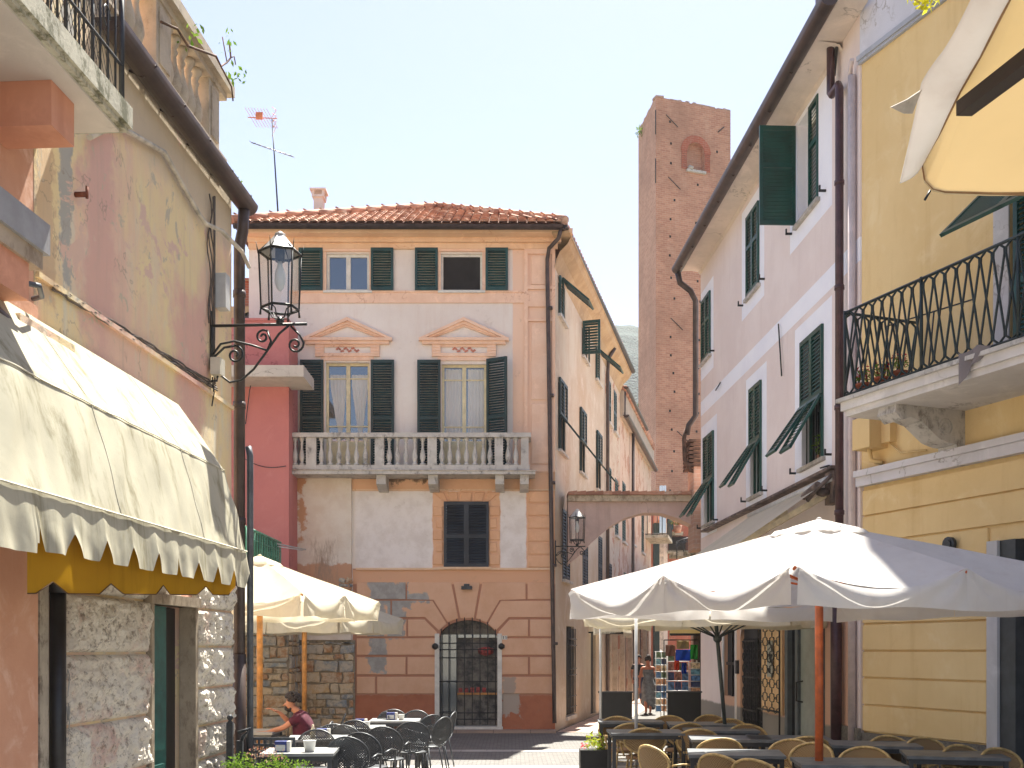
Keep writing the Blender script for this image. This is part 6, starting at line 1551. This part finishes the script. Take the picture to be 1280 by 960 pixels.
# right terrace tables
for (x, y, rz, lab) in ((2.28,11.05,-8,'slate table nearest the leaning dark pole, its top clear'),(3.15,10.15,-6,'slate table beneath the wooden umbrella pole, nearest the viewer'),
    (4.05,12.1,-12,'long slate table against the yellow wall beside the maroon pipe'),(4.45,10.9,-14,'slate table in front of the roller shutter, at the right'),
    (2.6,12.9,-6,'slate table in the middle row of the cane chairs'),(2.75,14.3,-4,'slate table behind the cane chair facing the white post'),(1.75,16.0,-3,'slate table next to the left black screen'),
    (3.3,12.9,-8,'dark slate table between leaning pole and frosted door'),(2.7,15.4,-4,'slate table in front of the right black screen'),(1.72,13.9,0,'dark slate table at the left end of the terrace beside the flower box')):
    place('slate_table', lambda: table('slate_table', .95, .72, M['table_top'], M['table_leg'], 'slate tables on the right terrace'), x, y, rz, lab)
cc = [(803,908,2,'cane chair with full oval back seen beside the white post'),(772,897,175,'cane chair facing the square next to the left black screen'),(836,896,170,'cane chair tucked between the two black screens'),(893,895,186,'cane chair just in front of the right black screen'),
      (783,902,8,'cane chair at the table behind the one with full oval back'),(851,902,12,'cane chair left of the leaning pole, second row'),(912,900,170,'cane chair partly behind the leaning pole, rear row'),(872,909,-8,'broad-backed cane chair just left of the leaning pole'),
      (893,920,4,'wide cane chair back cut by foot of leaning pole'),(941,907,186,'cane chair right of the leaning pole under the iron gate'),(1008,918,-10,'cane chair left of the wooden pole with arched back'),(838,930,-62,'cane chair turned sideways at the front left of the terrace'),
      (918,940,-50,'cane chair turned sideways before the nearest clear table'),(962,946,-48,'cane chair second of the pair turned sideways at the front'),(977,926,140,'cane chair with seat cushion edge tilted toward the wooden pole'),(1000,930,132,'cane chair right beside the wooden pole, turned to the table'),
      (1075,936,150,'cane chair below the long table, facing the square'),(1124,922,190,'cane chair pushed against the plinth left of its neighbour'),(1172,924,195,'cane chair pushed against the pebbled plinth in the middle'),
      (1222,934,200,'cane chair beside the white jamb of the roller shutter'),(1272,938,200,'cane chair in front of the grey roller shutter')]
for u, v, rz, lab in cc:
    x, y = by_top(u, v, .81); place('cane', cane_chair, x, y, rz, lab)
# left terrace
for (x, y, rz, lab) in ((-2.2,11.25,4,'pale metal table nearest the flower box on the left terrace'),(-2.3,12.95,8,'pale metal table in the second row of the mesh chairs'),(-2.1,14.7,5,'pale metal table behind the man in maroon'),(-1.75,16.2,2,'pale metal table nearest the arched shop door'),(-3.4,14.0,0,'metal table where the man in maroon rests his arms')):
    place('pale_table', lambda: table('metal_table', .74, .7, M['table_light'], M['mesh_metal'], 'metal tables on the left terrace'), x, y, rz, lab)
mc = [(443,918,-8,'mesh chair with round back nearest the viewer'),(462,913,-14,'mesh chair half hidden behind the nearest round back'),(484,906,-4,'mesh chair with full round back in the middle of the group'),(513,900,10,'mesh chair third from the front along the outer side'),
      (534,895,60,'mesh chair turned sideways toward the arched door'),(544,889,80,'outermost mesh chair standing closest to the arched door'),(388,914,176,'mesh chair behind the napkin box on the first table'),(414,907,184,'mesh chair between first and second tables, facing the viewer'),
      (444,904,-20,'mesh chair at second table with tilted striped back'),(437,902,176,'mesh chair between the man and the second table'),(489,888,180,'mesh chair in back row facing the rustred wall base'),(515,889,172,'mesh chair in back row nearest the shop door grille'),(458,890,120,'mesh chair turned toward the rubble wall'),
      (405,892,100,'mesh chair edge-on just behind the man in maroon'),(526,892,40,'mesh chair in the back row right of the pale table')]
for u, v, rz, lab in mc:
    x, y = by_top(u, v, .87); place('mesh', mesh_chair, x, y, rz, lab)
rx_, ry_ = by_top(338, 925, .82)
lc = thing('lattice_chair', 'dark square-backed garden chair with pierced lattice beside the drainpipe', 'chair', (rx_, ry_, 0))
mb = MB()
for i in range(9): mb.box(rx_-.26+i*.063, rx_-.236+i*.063, ry_-.01, ry_+.01, .45, .82)
for i in range(6): mb.box(rx_-.26, rx_+.27, ry_-.012, ry_+.008, .47+i*.07, .50+i*.07)
mb.build('backrest', M['mesh_metal'], lc); MB().box(rx_-.25, rx_+.25, ry_, ry_+.45, .42, .45).build('seat', M['mesh_metal'], lc)
for sx in (-.23,.23):
    for sy in (.02,.42): MB().box(rx_+sx-.015, rx_+sx+.015, ry_+sy-.015, ry_+sy+.015, 0, .42).build('leg', M['mesh_metal'], lc)
# things on the left tables
def napkins(x, y, rz, label):
    t = thing('napkin_box', label, 'napkin box', (x,y,.751), 'blue and white napkin boxes'); s_ = .055
    MB().box(x-.07, x+.05, y-.05, y+.05, .751, .86).build('box_body', simple('napkin_blue', (40,56,120), .5, vec='obj') if 'nb' not in M else M['nb'], t)
    MB().box(x-.06, x+.04, y-.054, y-.05, .765, .825).build('paper_label', M['white_metal'], t)
    MB().box(x+.052, x+.085, y-.04, y+.04, .752, .86).build('napkins', M['white_frame'], t); return t
napkins(-2.36, 11.1, 0, 'blue and white napkin box on the nearest left table')
napkins(-2.25, 12.85, 0, 'blue napkin box on the second table beside a bottle')
napkins(-2.05, 14.65, 0, 'blue napkin box on the table behind the man')
napkins(-1.8, 16.15, 0, 'blue napkin box on the farthest left table')
wc = simple('white_ceramic', (214,212,206), .35, var=.03)
def cup(x, y, s_, label, nm='white_pot'):
    t = MB().lathe((x,y,.751), [(.045*s_,0),(.06*s_,.1*s_),(.063*s_,.105*s_),(.055*s_,.103*s_),(.042*s_,.01)], 16).build(nm, wc); tag(t, label, 'pot')
cup(-2.08, 11.1, 1.1, 'white conical pot beside the napkin box on the nearest table'); cup(-1.95, 14.5, .8, 'small white pot on the table behind the man'); cup(-1.65, 16.1, .8, 'small white pot on the farthest pale table')
bt = MB().lathe((-2.36,12.8,.751), [(.03,0),(.032,.09),(.012,.13),(.012,.16)], 12).build('sauce_bottle', simple('cream_bottle', (206,200,170), .3)); tag(bt, 'small cream bottle standing on the second metal table', 'bottle')
for (x, y) in ((-2.2,14.75),(-1.55,16.3)): pass
# flower boxes
fb = thing('flower_box', 'box of pink and cream flowers before the drainpipe, bottom left', 'planter', (-2.35,10.35,0))
MB().box(-2.75,-1.95,10.2,10.5,0,.62).build('trough', simple('dark_trough', (50,44,40), .8), fb)
mb = MB()
for i in range(7): leafy(mb, (-2.7+i*.115,10.35,.66+.05*math.sin(i*2)), .12, 190, .016, 30+i)
mb.build('foliage', M['leaf'], fb)
mb = MB()
for i in range(5): leafy(mb, (-2.48+i*.07,10.3,.78+.05*(i%2)), .08, 30, .011, 50+i)
mb.build('flowers', leafmat('pink_petals', (186,104,96), (206,186,156)), fb)
f2 = thing('flower_box', 'black planter with yellow-green and red flowers at the left end of right terrace', 'planter', (1.15,15.6,0))
MB().box(.98,1.4,15.45,15.8,0,.36).build('trough', M['black_panel'], f2)
mb = MB(); leafy(mb, (1.2,15.6,.45), .17, 200, .03, 71, .6); mb.build('foliage', leafmat('lime_leaf', (140,170,50), (206,200,80)), f2)
mb = MB(); leafy(mb, (1.02,15.5,.42), .06, 24, .02, 72); mb.build('flowers', simple('red_petals', (196,40,60), .7), f2)
# black screens
for u0, u1, Y, lab in ((749,790,20,'black wind screen panel left of the walking woman'),(834,876,20,'black wind screen panel in front of the postcard racks')):
    a, b = P(u0,0,Y).x, P(u1,0,Y).x; t = thing('black_screen', lab, 'screen', ((a+b)/2,Y,0), 'black terrace screens')
    MB().box(a, b, Y-.03, Y, .12, 1.0).build('panel', M['black_panel'], t); MB().box(a-.02, b+.02, Y-.035, Y+.005, 1.0, 1.03).build('top_rail', M['table_leg'], t)
    for x in (a+.05, b-.05): MB().box(x-.02, x+.02, Y-.15, Y+.12, 0, .12).build('foot', M['table_leg'], t)
# bollard posts on the left
for x, y, h_, lab in ((-2.86,10.95,1.12,'taller grey iron post with finial by the left stone wall'),(-2.72,10.8,.95,'shorter grey iron post with bent top by the brown drainpipe')):
    t = thing('iron_post', lab, 'post', (x,y,0)); mb = MB(); mb.box(x-.03,x+.03,y-.03,y+.03,0,h_-.06); mb.build('shaft', M['iron_grey'], t)
    mb = MB()
    if h_ > 1: mb.lathe((x,y,h_-.06), [(.03,0),(.015,.02),(.035,.05),(.02,.08)], 8)
    else: mb.tube([(x,y,h_-.1),(x+.03,y,h_-.02),(x+.1,y,h_+.06),(x-.02,y,h_+.02)], .02, 5)
    mb.build('finial', M['iron_grey'], t)
# ------------------------------------------------------------------ souvenir stall in the lane
rnd = random.Random(31)
pcol = [simple('card_%s' % n, c, .5, var=.35, scale=14) for n, c in (('blue',(70,104,140)),('sea',(92,134,146)),('sunset',(178,132,96)),('green',(86,108,78)),('white',(196,194,188)),('brick',(140,98,80)),('navy',(48,58,88)),('sand',(186,168,136)))]
def rack(x, y, w, z0, z1, nx, nz_, label, sz=(.1,.13)):
    t = thing('postcard_rack', label, 'postcard rack', (x,y,0)); mb = MB()
    mb.tube([(x,y,0),(x,y,z1+.05)], .018, 6); mb.lathe((x,y,0), [(.22,0),(.22,.03),(.03,.05)], 10)
    for j in range(nz_+1): z = z0+(z1-z0)*j/nz_; mb.tube([(x-w/2,y-.08,z),(x+w/2,y-.08,z)], .007, 4); mb.tube([(x-w/2,y-.08,z),(x-w/2,y+.1,z)], .007, 4)
    for s_ in (-1,1): mb.tube([(x+s_*w/2,y-.08,z0),(x+s_*w/2,y-.08,z1)], .009, 4)
    mb.build('wire_frame', M['white_metal'], t)
    for i in range(nx):
        for j in range(nz_):
            cx_ = x-w/2+w*(i+.5)/nx; z = z0+(z1-z0)*j/nz_+.01; hw_ = w/nx*.45; hh = (z1-z0)/nz_*.85
            mb = MB(); mb.hexa([(cx_-hw_,y-.10,z),(cx_+hw_,y-.10,z),(cx_+hw_,y-.095,z),(cx_-hw_,y-.095,z),(cx_-hw_,y-.07,z+hh),(cx_+hw_,y-.07,z+hh),(cx_+hw_,y-.065,z+hh),(cx_-hw_,y-.065,z+hh)])
            mb.build('postcard', rnd.choice(pcol), t)
    return t
rack(P(826,0,27).x, 27, .27, .25, 1.75, 2, 9, 'narrow white wire spinner of postcards beside the walking woman')
rack(P(847,0,26).x, 26, .5, .35, 1.75, 3, 6, 'middle rack of colourful postcards behind the black screen')
rack(P(871,0,25).x, 25, .34, .5, 1.5, 1, 7, 'rack of large blue seaside postcards nearest the wall')
def hang(u0, u1, v0, v1, Y, c, nm, label, cat):
    a, b = P(u0,v0,Y), P(u1,v1,Y); mb = MB()
    mb.grid(lambda s, t: Vector((a.x+(b.x-a.x)*s, Y+.03*math.sin(s*9+t*3), a.z+(b.z-a.z)*t)), 10, 8); tag(mb.build(nm, fabric(nm+'_'+str(u0), c, .2), solid=.006), label, cat)
hang(845,863,812,826,25.6,(36,80,200),'beach_towel','bright blue beach towel hanging above the postcards','towel')
hang(863,872,806,824,25.4,(40,140,60),'inflatable_toy','green inflatable toy hanging by the doorpost','toy')
hang(832,844,806,820,25.8,(130,96,84),'printed_shawl','brown printed shawl hanging left of the blue towel','shawl')
hang(846,861,801,811,25.7,(150,138,110),'straw_bag','straw beach bag hanging over the blue towel','bag')
hang(843,849,826,838,25.5,(190,70,50),'net_bag','red net bag hanging in front of the postcards','bag')
hang(852,858,828,842,25.5,(30,60,150),'flip_flops','pair of blue sandals hanging over the racks','sandals')
tr2 = thing('display_rail', 'dark rail over the souvenir stall from which the goods hang', 'rail', (P(850,0,25.6).x,25.6,0))
mb = MB(); mb.tube([P(830,800,25.7),P(874,800,25.5)], .015, 5); mb.tube([P(874,800,25.5),P(874,880,25.5)], .015, 5); mb.tube([P(830,800,25.7),Vector((P(830,0,25.7).x,25.7,0))], .015, 5); mb.build('rail', M['iron'], tr2)
# small awnings in the lane
def dutch(F, a0, a1, z0, z1, o1, label, mt):
    t = thing('lane_canopy', label, 'awning', F.pt((a0+a1)/2,0,z0)); mb = MB()
    mb.grid(lambda s, q: F.pt(a0+(a1-a0)*s, .02+o1*math.sin(q*math.pi/2), z1-(z1-z0)*(1-math.cos(q*math.pi/2))), 12, 8)
    for a in (a0, a1): mb.grid(lambda s, q, a=a: F.pt(a, .02+s*o1*math.sin(q*math.pi/2), z1-(z1-z0)*(1-math.cos(q*math.pi/2))), 4, 8)
    mb.grid(lambda s, q: F.pt(a0+(a1-a0)*s, .02+o1, z0-.14*q), 40, 3, skip=lambda i, j: j == 2 and i % 2); mb.build('canopy', mt, t)
    mb = MB(); mb.tube([F.pt(a0,0,z0),F.pt(a0,o1,z0),F.pt(a1,o1,z0),F.pt(a1,0,z0)], .02, 5); mb.build('frame', M['iron'], t)
dutch(RW, 24.3, 25.6, 2.15, 2.75, .75, 'rounded yellowish canopy over the souvenir shop doorway', fabric('yellowish_canvas', (226,206,150), .5))
dutch(CS, 28.4, 30.4, 2.25, 2.75, .9, 'pale striped awning on the left side of the lane behind the posts', M['cream_cloth'])
mb = MB()
for (u0,v0,u1,v1) in ((815,776,850,786),(836,786,852,790),(836,774,838,786),(868,770,884,778)):
    mb.tube([P(u0,v0,24.6),P(u1,v1,24.6)], .02, 5)
st = thing('sign_bracket', 'dark iron sign brackets crossing the lane under the arch', 'bracket', P(836,786,24.6)); mb.build('arm', M['iron'], st)

# ================================================================== PEOPLE
def skinned(name, J, Ed, mat, parent=None, root=0, sub=2):
    me = bpy.data.meshes.new(name); base = wloc(parent) if parent else Vector((0,0,0))
    me.from_pydata([tuple(Vector(j[0])-base) for j in J], Ed, []); me.materials.append(mat)
    o = bpy.data.objects.new(name, me); col.objects.link(o); o.parent = parent
    md = o.modifiers.new('Skin', 'SKIN'); md.use_smooth_shade = True; md.branch_smoothing = .3
    for i, j in enumerate(J):
        r = j[1] if isinstance(j[1], tuple) else (j[1], j[1]); sv = me.skin_vertices[0].data[i]; sv.radius = r; sv.use_root = (i == root)
    s_ = o.modifiers.new('Sub', 'SUBSURF'); s_.levels = s_.render_levels = sub; return o
skinm = simple('skin', (190,130,100), .55, var=.06); skin2 = simple('tanned_skin', (178,112,84), .5, var=.06)
hairm = simple('dark_hair', (38,28,24), .6, var=.3, scale=30); M['maroon'] = simple('maroon_cotton', (84,26,46), .9, var=.15, scale=8, bump=.2)
def hand(J, Ed, wrist, d, up, k, r=.008):
    """palm plus five bent fingers grown from the wrist"""
    d = Vector(d).normalized(); up = Vector(up).normalized(); sd = d.cross(up).normalized()
    w = Vector(wrist); J.append((w+d*.05, (.036,.016))); p = len(J)-1; Ed.append((k, p)); J.append((w+d*.09, (.038,.014))); q = len(J)-1; Ed.append((p, q))
    for i, (off, L) in enumerate(((-.03,.065),(-.01,.075),(.01,.07),(.03,.055))):
        J.append((w+d*.115+sd*off, r)); a = len(J)-1; Ed.append((q, a)); J.append((w+d*(.115+L*.6)+sd*off*1.1-up*.008, r*.95)); b = len(J)-1; Ed.append((a, b)); J.append((w+d*(.115+L)+sd*off*1.15-up*.026, r*.85)); Ed.append((b, len(J)-1))
    J.append((w+d*.05-sd*.045, r*1.2)); a = len(J)-1; Ed.append((p, a)); J.append((w+d*.085-sd*.065-up*.01, r)); Ed.append((a, len(J)-1))
# seated man in profile, facing left
mn = thing('person', 'seated man with curly dark hair in maroon t-shirt, gesturing across the café table', 'person', (-2.66,14.0,0))
mx, my = -2.66, 14.0
pel = Vector((mx,my,.50)); chest = Vector((mx-.06,my,.80)); nk = Vector((mx-.13,my,1.0)); hd = Vector((mx-.205,my,1.105))
J = [(pel,(.13,.11)), ((pel+chest)/2,(.10,.12)), (chest,(.10,.14)), (nk+Vector((.02,0,-.03)),(.055,.07)), (nk+Vector((-.02,0,.03)),.05), (hd+Vector((-.005,0,-.06)),(.062,.06)), (hd+Vector((.005,0,.01)),(.082,.07)), (hd+Vector((.01,0,.07)),(.072,.065)), (hd+Vector((.01,0,.10)),.045)]
Ed = [(i,i+1) for i in range(8)]
J += [(hd+Vector((-.085,0,-.02)), .012), (hd+Vector((-.1,0,-.035)), .009)]; Ed += [(6,9),(9,10)]
for s_, el, wr in ((-1, Vector((mx-.26,my-.20,.80)), Vector((mx-.48,my-.16,.74))), (1, Vector((mx-.26,my+.2,.83)), Vector((mx-.38,my+.12,.98)))):
    shd = Vector((mx-.08,my+s_*.19,.93)); J += [(shd,.058),(shd.lerp(el,.5),.045),(el,.038),(el.lerp(wr,.55),.035),(wr,(.026,.022))]; b = len(J)-5; Ed += [(2,b),(b,b+1),(b+1,b+2),(b+2,b+3),(b+3,b+4)]
    hand(J, Ed, wr, (-1,.1,.05) if s_ < 0 else (-.8,-.1,.35), (0,0,1), b+4)
for s_ in (-1, 1):
    hp = Vector((mx-.02,my+s_*.1,.5)); kn = Vector((mx-.44,my+s_*.14,.50)); an_ = Vector((mx-.42,my+s_*.15,.09))
    J += [(hp,.09),(kn,.062),(an_.lerp(kn,.6),.055),(an_,.036),(an_+Vector((-.14,0,-.05)),(.04,.028))]; b = len(J)-5; Ed += [(0,b),(b,b+1),(b+1,b+2),(b+2,b+3),(b+3,b+4)]
skinned('body', J, Ed, skinm, mn)
JS = [(pel+Vector((0,0,-.04)),(.175,.165)), ((pel+chest)/2+Vector((.01,0,0)),(.155,.18)), (chest,(.155,.195)), (nk+Vector((.035,0,-.05)),(.09,.12)), (nk+Vector((-.005,0,.01)),(.062,.066))]
ES = [(0,1),(1,2),(2,3),(3,4)]
for s_, el in ((-1, Vector((mx-.26,my-.20,.80))), (1, Vector((mx-.26,my+.2,.83)))):
    shd = Vector((mx-.07,my+s_*.18,.93)); JS += [(shd,.075),(shd.lerp(el,.35),.066),(shd.lerp(el,.62),.062)]; b = len(JS)-3; ES += [(2,b),(b,b+1),(b+1,b+2)]
skinned('shirt', JS, ES, M['maroon'], mn)
JT = [(pel+Vector((0,0,-.0)),(.16,.15))]; ET = []
for s_ in (-1, 1):
    hp = Vector((mx-.05,my+s_*.1,.5)); kn = Vector((mx-.45,my+s_*.14,.50)); an_ = Vector((mx-.42,my+s_*.15,.14))
    JT += [(hp,.1),(kn,.075),(kn.lerp(an_,.4),.066),(an_,.055)]; b = len(JT)-4; ET += [(0,b),(b,b+1),(b+1,b+2),(b+2,b+3)]
skinned('trousers', JT, ET, simple('dark_trousers', (38,40,48), .9), mn)
def curls(c, r, n, hm, parent, name='hair', seed=3, cut=None):
    mb = MB(); rd = random.Random(seed)
    for i in range(n):
        d_ = Vector((rd.gauss(0,1),rd.gauss(0,1),rd.gauss(0,1))).normalized()
        if cut and not cut(d_): continue
        p = Vector(c)+Vector((d_.x*r[0],d_.y*r[1],d_.z*r[2])); q_ = rd.uniform(.016,.026)
        mb.lathe(p-Vector((0,0,q_)), [(.003,0),(q_*.8,q_*.4),(q_,q_),(q_*.8,q_*1.6),(.003,q_*2)], 7)
    mb.build(name, hm, parent)
curls(hd+Vector((.025,0,.055)), (.095,.085,.085), 300, hairm, mn, cut=lambda d_: d_.z > -.35 and not (d_.x < -.45 and d_.z < .35))
curls(hd+Vector((-.012,0,-.055)), (.056,.056,.036), 60, hairm, mn, 'beard', 6, cut=lambda d_: d_.z < .0 and d_.x < .35)
# his chair
copy_tree(first['mesh'], (mx+.02, my, 0), R(90), 'mesh chair the man in maroon sits on')
# walking woman from behind
wm = thing('person', 'woman with bare shoulders in long strapless grey dress walking away up the lane', 'person', (3.78,30,0))
x0, y0 = 3.78, 30.0; hs = 1.58/1.65
V = lambda x, y, z: Vector((x0+x*hs, y0+y*hs, z*hs))
J = [(V(0,0,.95),(.15,.11)),(V(0,0,1.12),(.115,.09)),(V(0,0,1.28),(.14,.10)),(V(0,.0,1.40),(.06,.055)),(V(0,.01,1.46),.045),(V(0,.02,1.52),(.062,.07)),(V(0,.02,1.585),(.07,.078)),(V(0,.01,1.63),.05)]
Ed = [(i,i+1) for i in range(7)]
for s_ in (-1, 1):
    J += [(V(s_*.17,0,1.36),.052),(V(s_*.23,-.02,1.12),.04),(V(s_*.25,.04*s_,.93),.032),(V(s_*.25,.08*s_,.80),(.022,.02))]; b = len(J)-4; Ed += [(2,b),(b,b+1),(b+1,b+2),(b+2,b+3)]; hand(J, Ed, V(s_*.25,.08*s_,.80), (0,.1,-1), (0,1,0), b+3)
    J += [(V(s_*.09,0,.88),.10),(V(s_*.08,.04*s_,.5),.06),(V(s_*.08,-.02+.1*s_,.28),.05),(V(s_*.08,-.03+.14*s_,.08),.033),(V(s_*.08,.08+.14*s_,.03),(.035,.025))]; b = len(J)-5; Ed += [(0,b),(b,b+1),(b+1,b+2),(b+2,b+3),(b+3,b+4)]
skinned('body', J, Ed, skin2, wm)
mb = MB()
prof = [(.155,1.30),(.15,1.22),(.128,1.10),(.15,1.0),(.19,.88),(.20,.7),(.195,.5),(.20,.35),(.185,.22)]
mb.grid(lambda s, t: (lambda i, f: V((prof[i][0]+(prof[i+1][0]-prof[i][0])*f)*math.cos(2*math.pi*s)*(1+.07*t*math.sin(s*50+t*3))+.03*t*math.sin(t*3), (prof[i][0]+(prof[i+1][0]-prof[i][0])*f)*.78*math.sin(2*math.pi*s)*(1+.07*t*math.sin(s*50)), prof[i][1]+(prof[i+1][1]-prof[i][1])*f-.09*t*t*math.sin(2*math.pi*s+1)))(min(7,int(t*8)), t*8-min(7,int(t*8))), 72, 40)
mb.build('dress', simple('grey_jersey', (104,108,112), .9, var=.2, scale=9), wm)
curls(V(0,.0,1.60), (.078,.085,.085), 220, hairm, wm, cut=lambda d_: d_.z > -.5 and d_.y < .5); curls(V(0,-.06,1.68), (.04,.04,.04), 60, hairm, wm, 'bun', 9)
for s_ in (-1, 1): MB().box(x0+s_*.08*hs-.045, x0+s_*.08*hs+.045, y0-.10+.12*s_, y0+.16+.12*s_, .0, .03).build('sandal', simple('brown_leather', (60,44,36), .7) if s_ < 0 else bpy.data.materials['brown_leather'], wm)
# figure farther off, behind the white post
w2 = thing('person', 'distant person in dark top beyond the walking woman, partly hidden by the white post', 'person', (4.28,36.5,0))
x0, y0 = 4.28, 36.5; hs = .93
J = [(V(0,0,.95),(.15,.11)),(V(0,0,1.12),(.14,.10)),(V(0,0,1.30),(.16,.11)),(V(0,.0,1.42),(.06,.055)),(V(0,-.01,1.48),.048),(V(0,-.02,1.54),(.065,.07)),(V(0,-.02,1.61),(.072,.078)),(V(0,-.01,1.66),.05)]
Ed = [(i,i+1) for i in range(7)]
for s_ in (-1, 1):
    J += [(V(s_*.19,0,1.37),.055),(V(s_*.25,.02,1.12),.042),(V(s_*.26,-.08,.95),.034),(V(s_*.24,-.14,.86),(.024,.02))]; b = len(J)-4; Ed += [(2,b),(b,b+1),(b+1,b+2),(b+2,b+3)]; hand(J, Ed, V(s_*.24,-.14,.86), (0,-.5,-.8), (0,-1,0), b+3)
    J += [(V(s_*.09,0,.88),.10),(V(s_*.09,.02*s_,.5),.06),(V(s_*.09,.04*s_,.28),.05),(V(s_*.09,.05*s_,.08),.036),(V(s_*.09,-.1+.05*s_,.03),(.038,.028))]; b = len(J)-5; Ed += [(0,b),(b,b+1),(b+1,b+2),(b+2,b+3),(b+3,b+4)]
skinned('body', J, Ed, skinm, w2)
JS = [(V(0,0,.93),(.165,.13)),(V(0,0,1.12),(.155,.115)),(V(0,0,1.30),(.175,.125)),(V(0,0,1.385),(.09,.08))]; ES = [(0,1),(1,2),(2,3)]
for s_ in (-1,1): JS += [(V(s_*.19,0,1.36),.07),(V(s_*.23,.01,1.2),.06)]; b = len(JS)-2; ES += [(2,b),(b,b+1)]
skinned('shirt', JS, ES, simple('black_cotton', (30,30,34), .9), w2)
JT = [(V(0,0,.93),(.16,.125))]; ET = []
for s_ in (-1,1): JT += [(V(s_*.09,0,.86),.11),(V(s_*.09,.02*s_,.5),.078),(V(s_*.09,.05*s_,.12),.055)]; b = len(JT)-3; ET += [(0,b),(b,b+1),(b+1,b+2)]
skinned('trousers', JT, ET, simple('jeans', (50,60,84), .9), w2)
curls(V(0,.0,1.64), (.08,.085,.08), 200, hairm, w2, cut=lambda d_: d_.z > -.3 and d_.y > -.5)

# ================================================================== LIGHT, SKY, CAMERA
S_EL, S_AZ = 63.0, 14.0          # azimuth from +Y towards +X
w = bpy.data.worlds.new('World'); scene.world = w; w.use_nodes = True; nt = w.node_tree; nt.nodes.clear()
out = nt.nodes.new('ShaderNodeOutputWorld'); bg = nt.nodes.new('ShaderNodeBackground'); sky = nt.nodes.new('ShaderNodeTexSky')
sky.sky_type = 'NISHITA'; sky.sun_disc = False; sky.sun_elevation = R(S_EL); sky.sun_rotation = R(S_AZ)
sky.air_density = 1.0; sky.dust_density = .8; sky.ozone_density = 2.0; sky.altitude = 10
bg.inputs[1].default_value = .066
mxn = nt.nodes.new('ShaderNodeMix'); mxn.data_type = 'RGBA'; mxn.blend_type = 'MULTIPLY'; mxn.inputs[0].default_value = 1; mxn.inputs[7].default_value = (1.04, .935, .975, 1)
nt.links.new(sky.outputs[0], mxn.inputs[6]); nt.links.new(mxn.outputs[2], bg.inputs[0]); nt.links.new(bg.outputs[0], out.inputs[0])
sl = bpy.data.lights.new('sun', 'SUN'); sl.energy = 5.0; sl.angle = R(.53); sl.color = (1, .965, .91); so = bpy.data.objects.new('sun', sl); col.objects.link(so)
dv = Vector((math.sin(R(S_AZ))*math.cos(R(S_EL)), math.cos(R(S_AZ))*math.cos(R(S_EL)), math.sin(R(S_EL))))
so.rotation_euler = dv.to_track_quat('Z', 'Y').to_euler(); so.location = (10, 10, 30)
cam = bpy.data.cameras.new('camera'); co = bpy.data.objects.new('camera', cam); col.objects.link(co); scene.camera = co
cam.sensor_width = 36; cam.lens = 36*FPX/1280; cam.shift_y = (HV-480)/1280; cam.clip_start = .05; cam.clip_end = 6000
co.location = (0, 0, CH); co.rotation_euler = (R(90), 0, 0)
vs = scene.view_settings; scene.display_settings.display_device = 'sRGB'; vs.view_transform = 'Standard'; vs.look = 'None'; vs.exposure = 1.88; vs.use_white_balance = True; vs.white_balance_temperature = 6800; vs.white_balance_tint = 6; vs.gamma = 1.0; vs.use_curve_mapping = False
scene.cycles.max_bounces = 7; scene.cycles.diffuse_bounces = 4; scene.cycles.transparent_max_bounces = 12; scene.cycles.use_denoising = True; scene.cycles.sample_clamp_indirect = 6

# ------------------------------------------------------------------ summer haze (HAZE)
hz = N('summer_haze'); hz.t.nodes.clear(); ho = hz.n('ShaderNodeOutputMaterial'); hv = hz.n('ShaderNodeVolumePrincipled')
hv.inputs['Color'].default_value = (.95, .92, .95, 1); hv.inputs['Density'].default_value = .00035; hv.inputs['Anisotropy'].default_value = .0; hz.l(hv.outputs[0], ho.inputs['Volume'])
tag(MB().box(-530, 530, -65, 650, -2.5, 182).build('haze', hz.m), kind='stuff')
scene.cycles.volume_bounces = 1; scene.cycles.volume_max_steps = 64
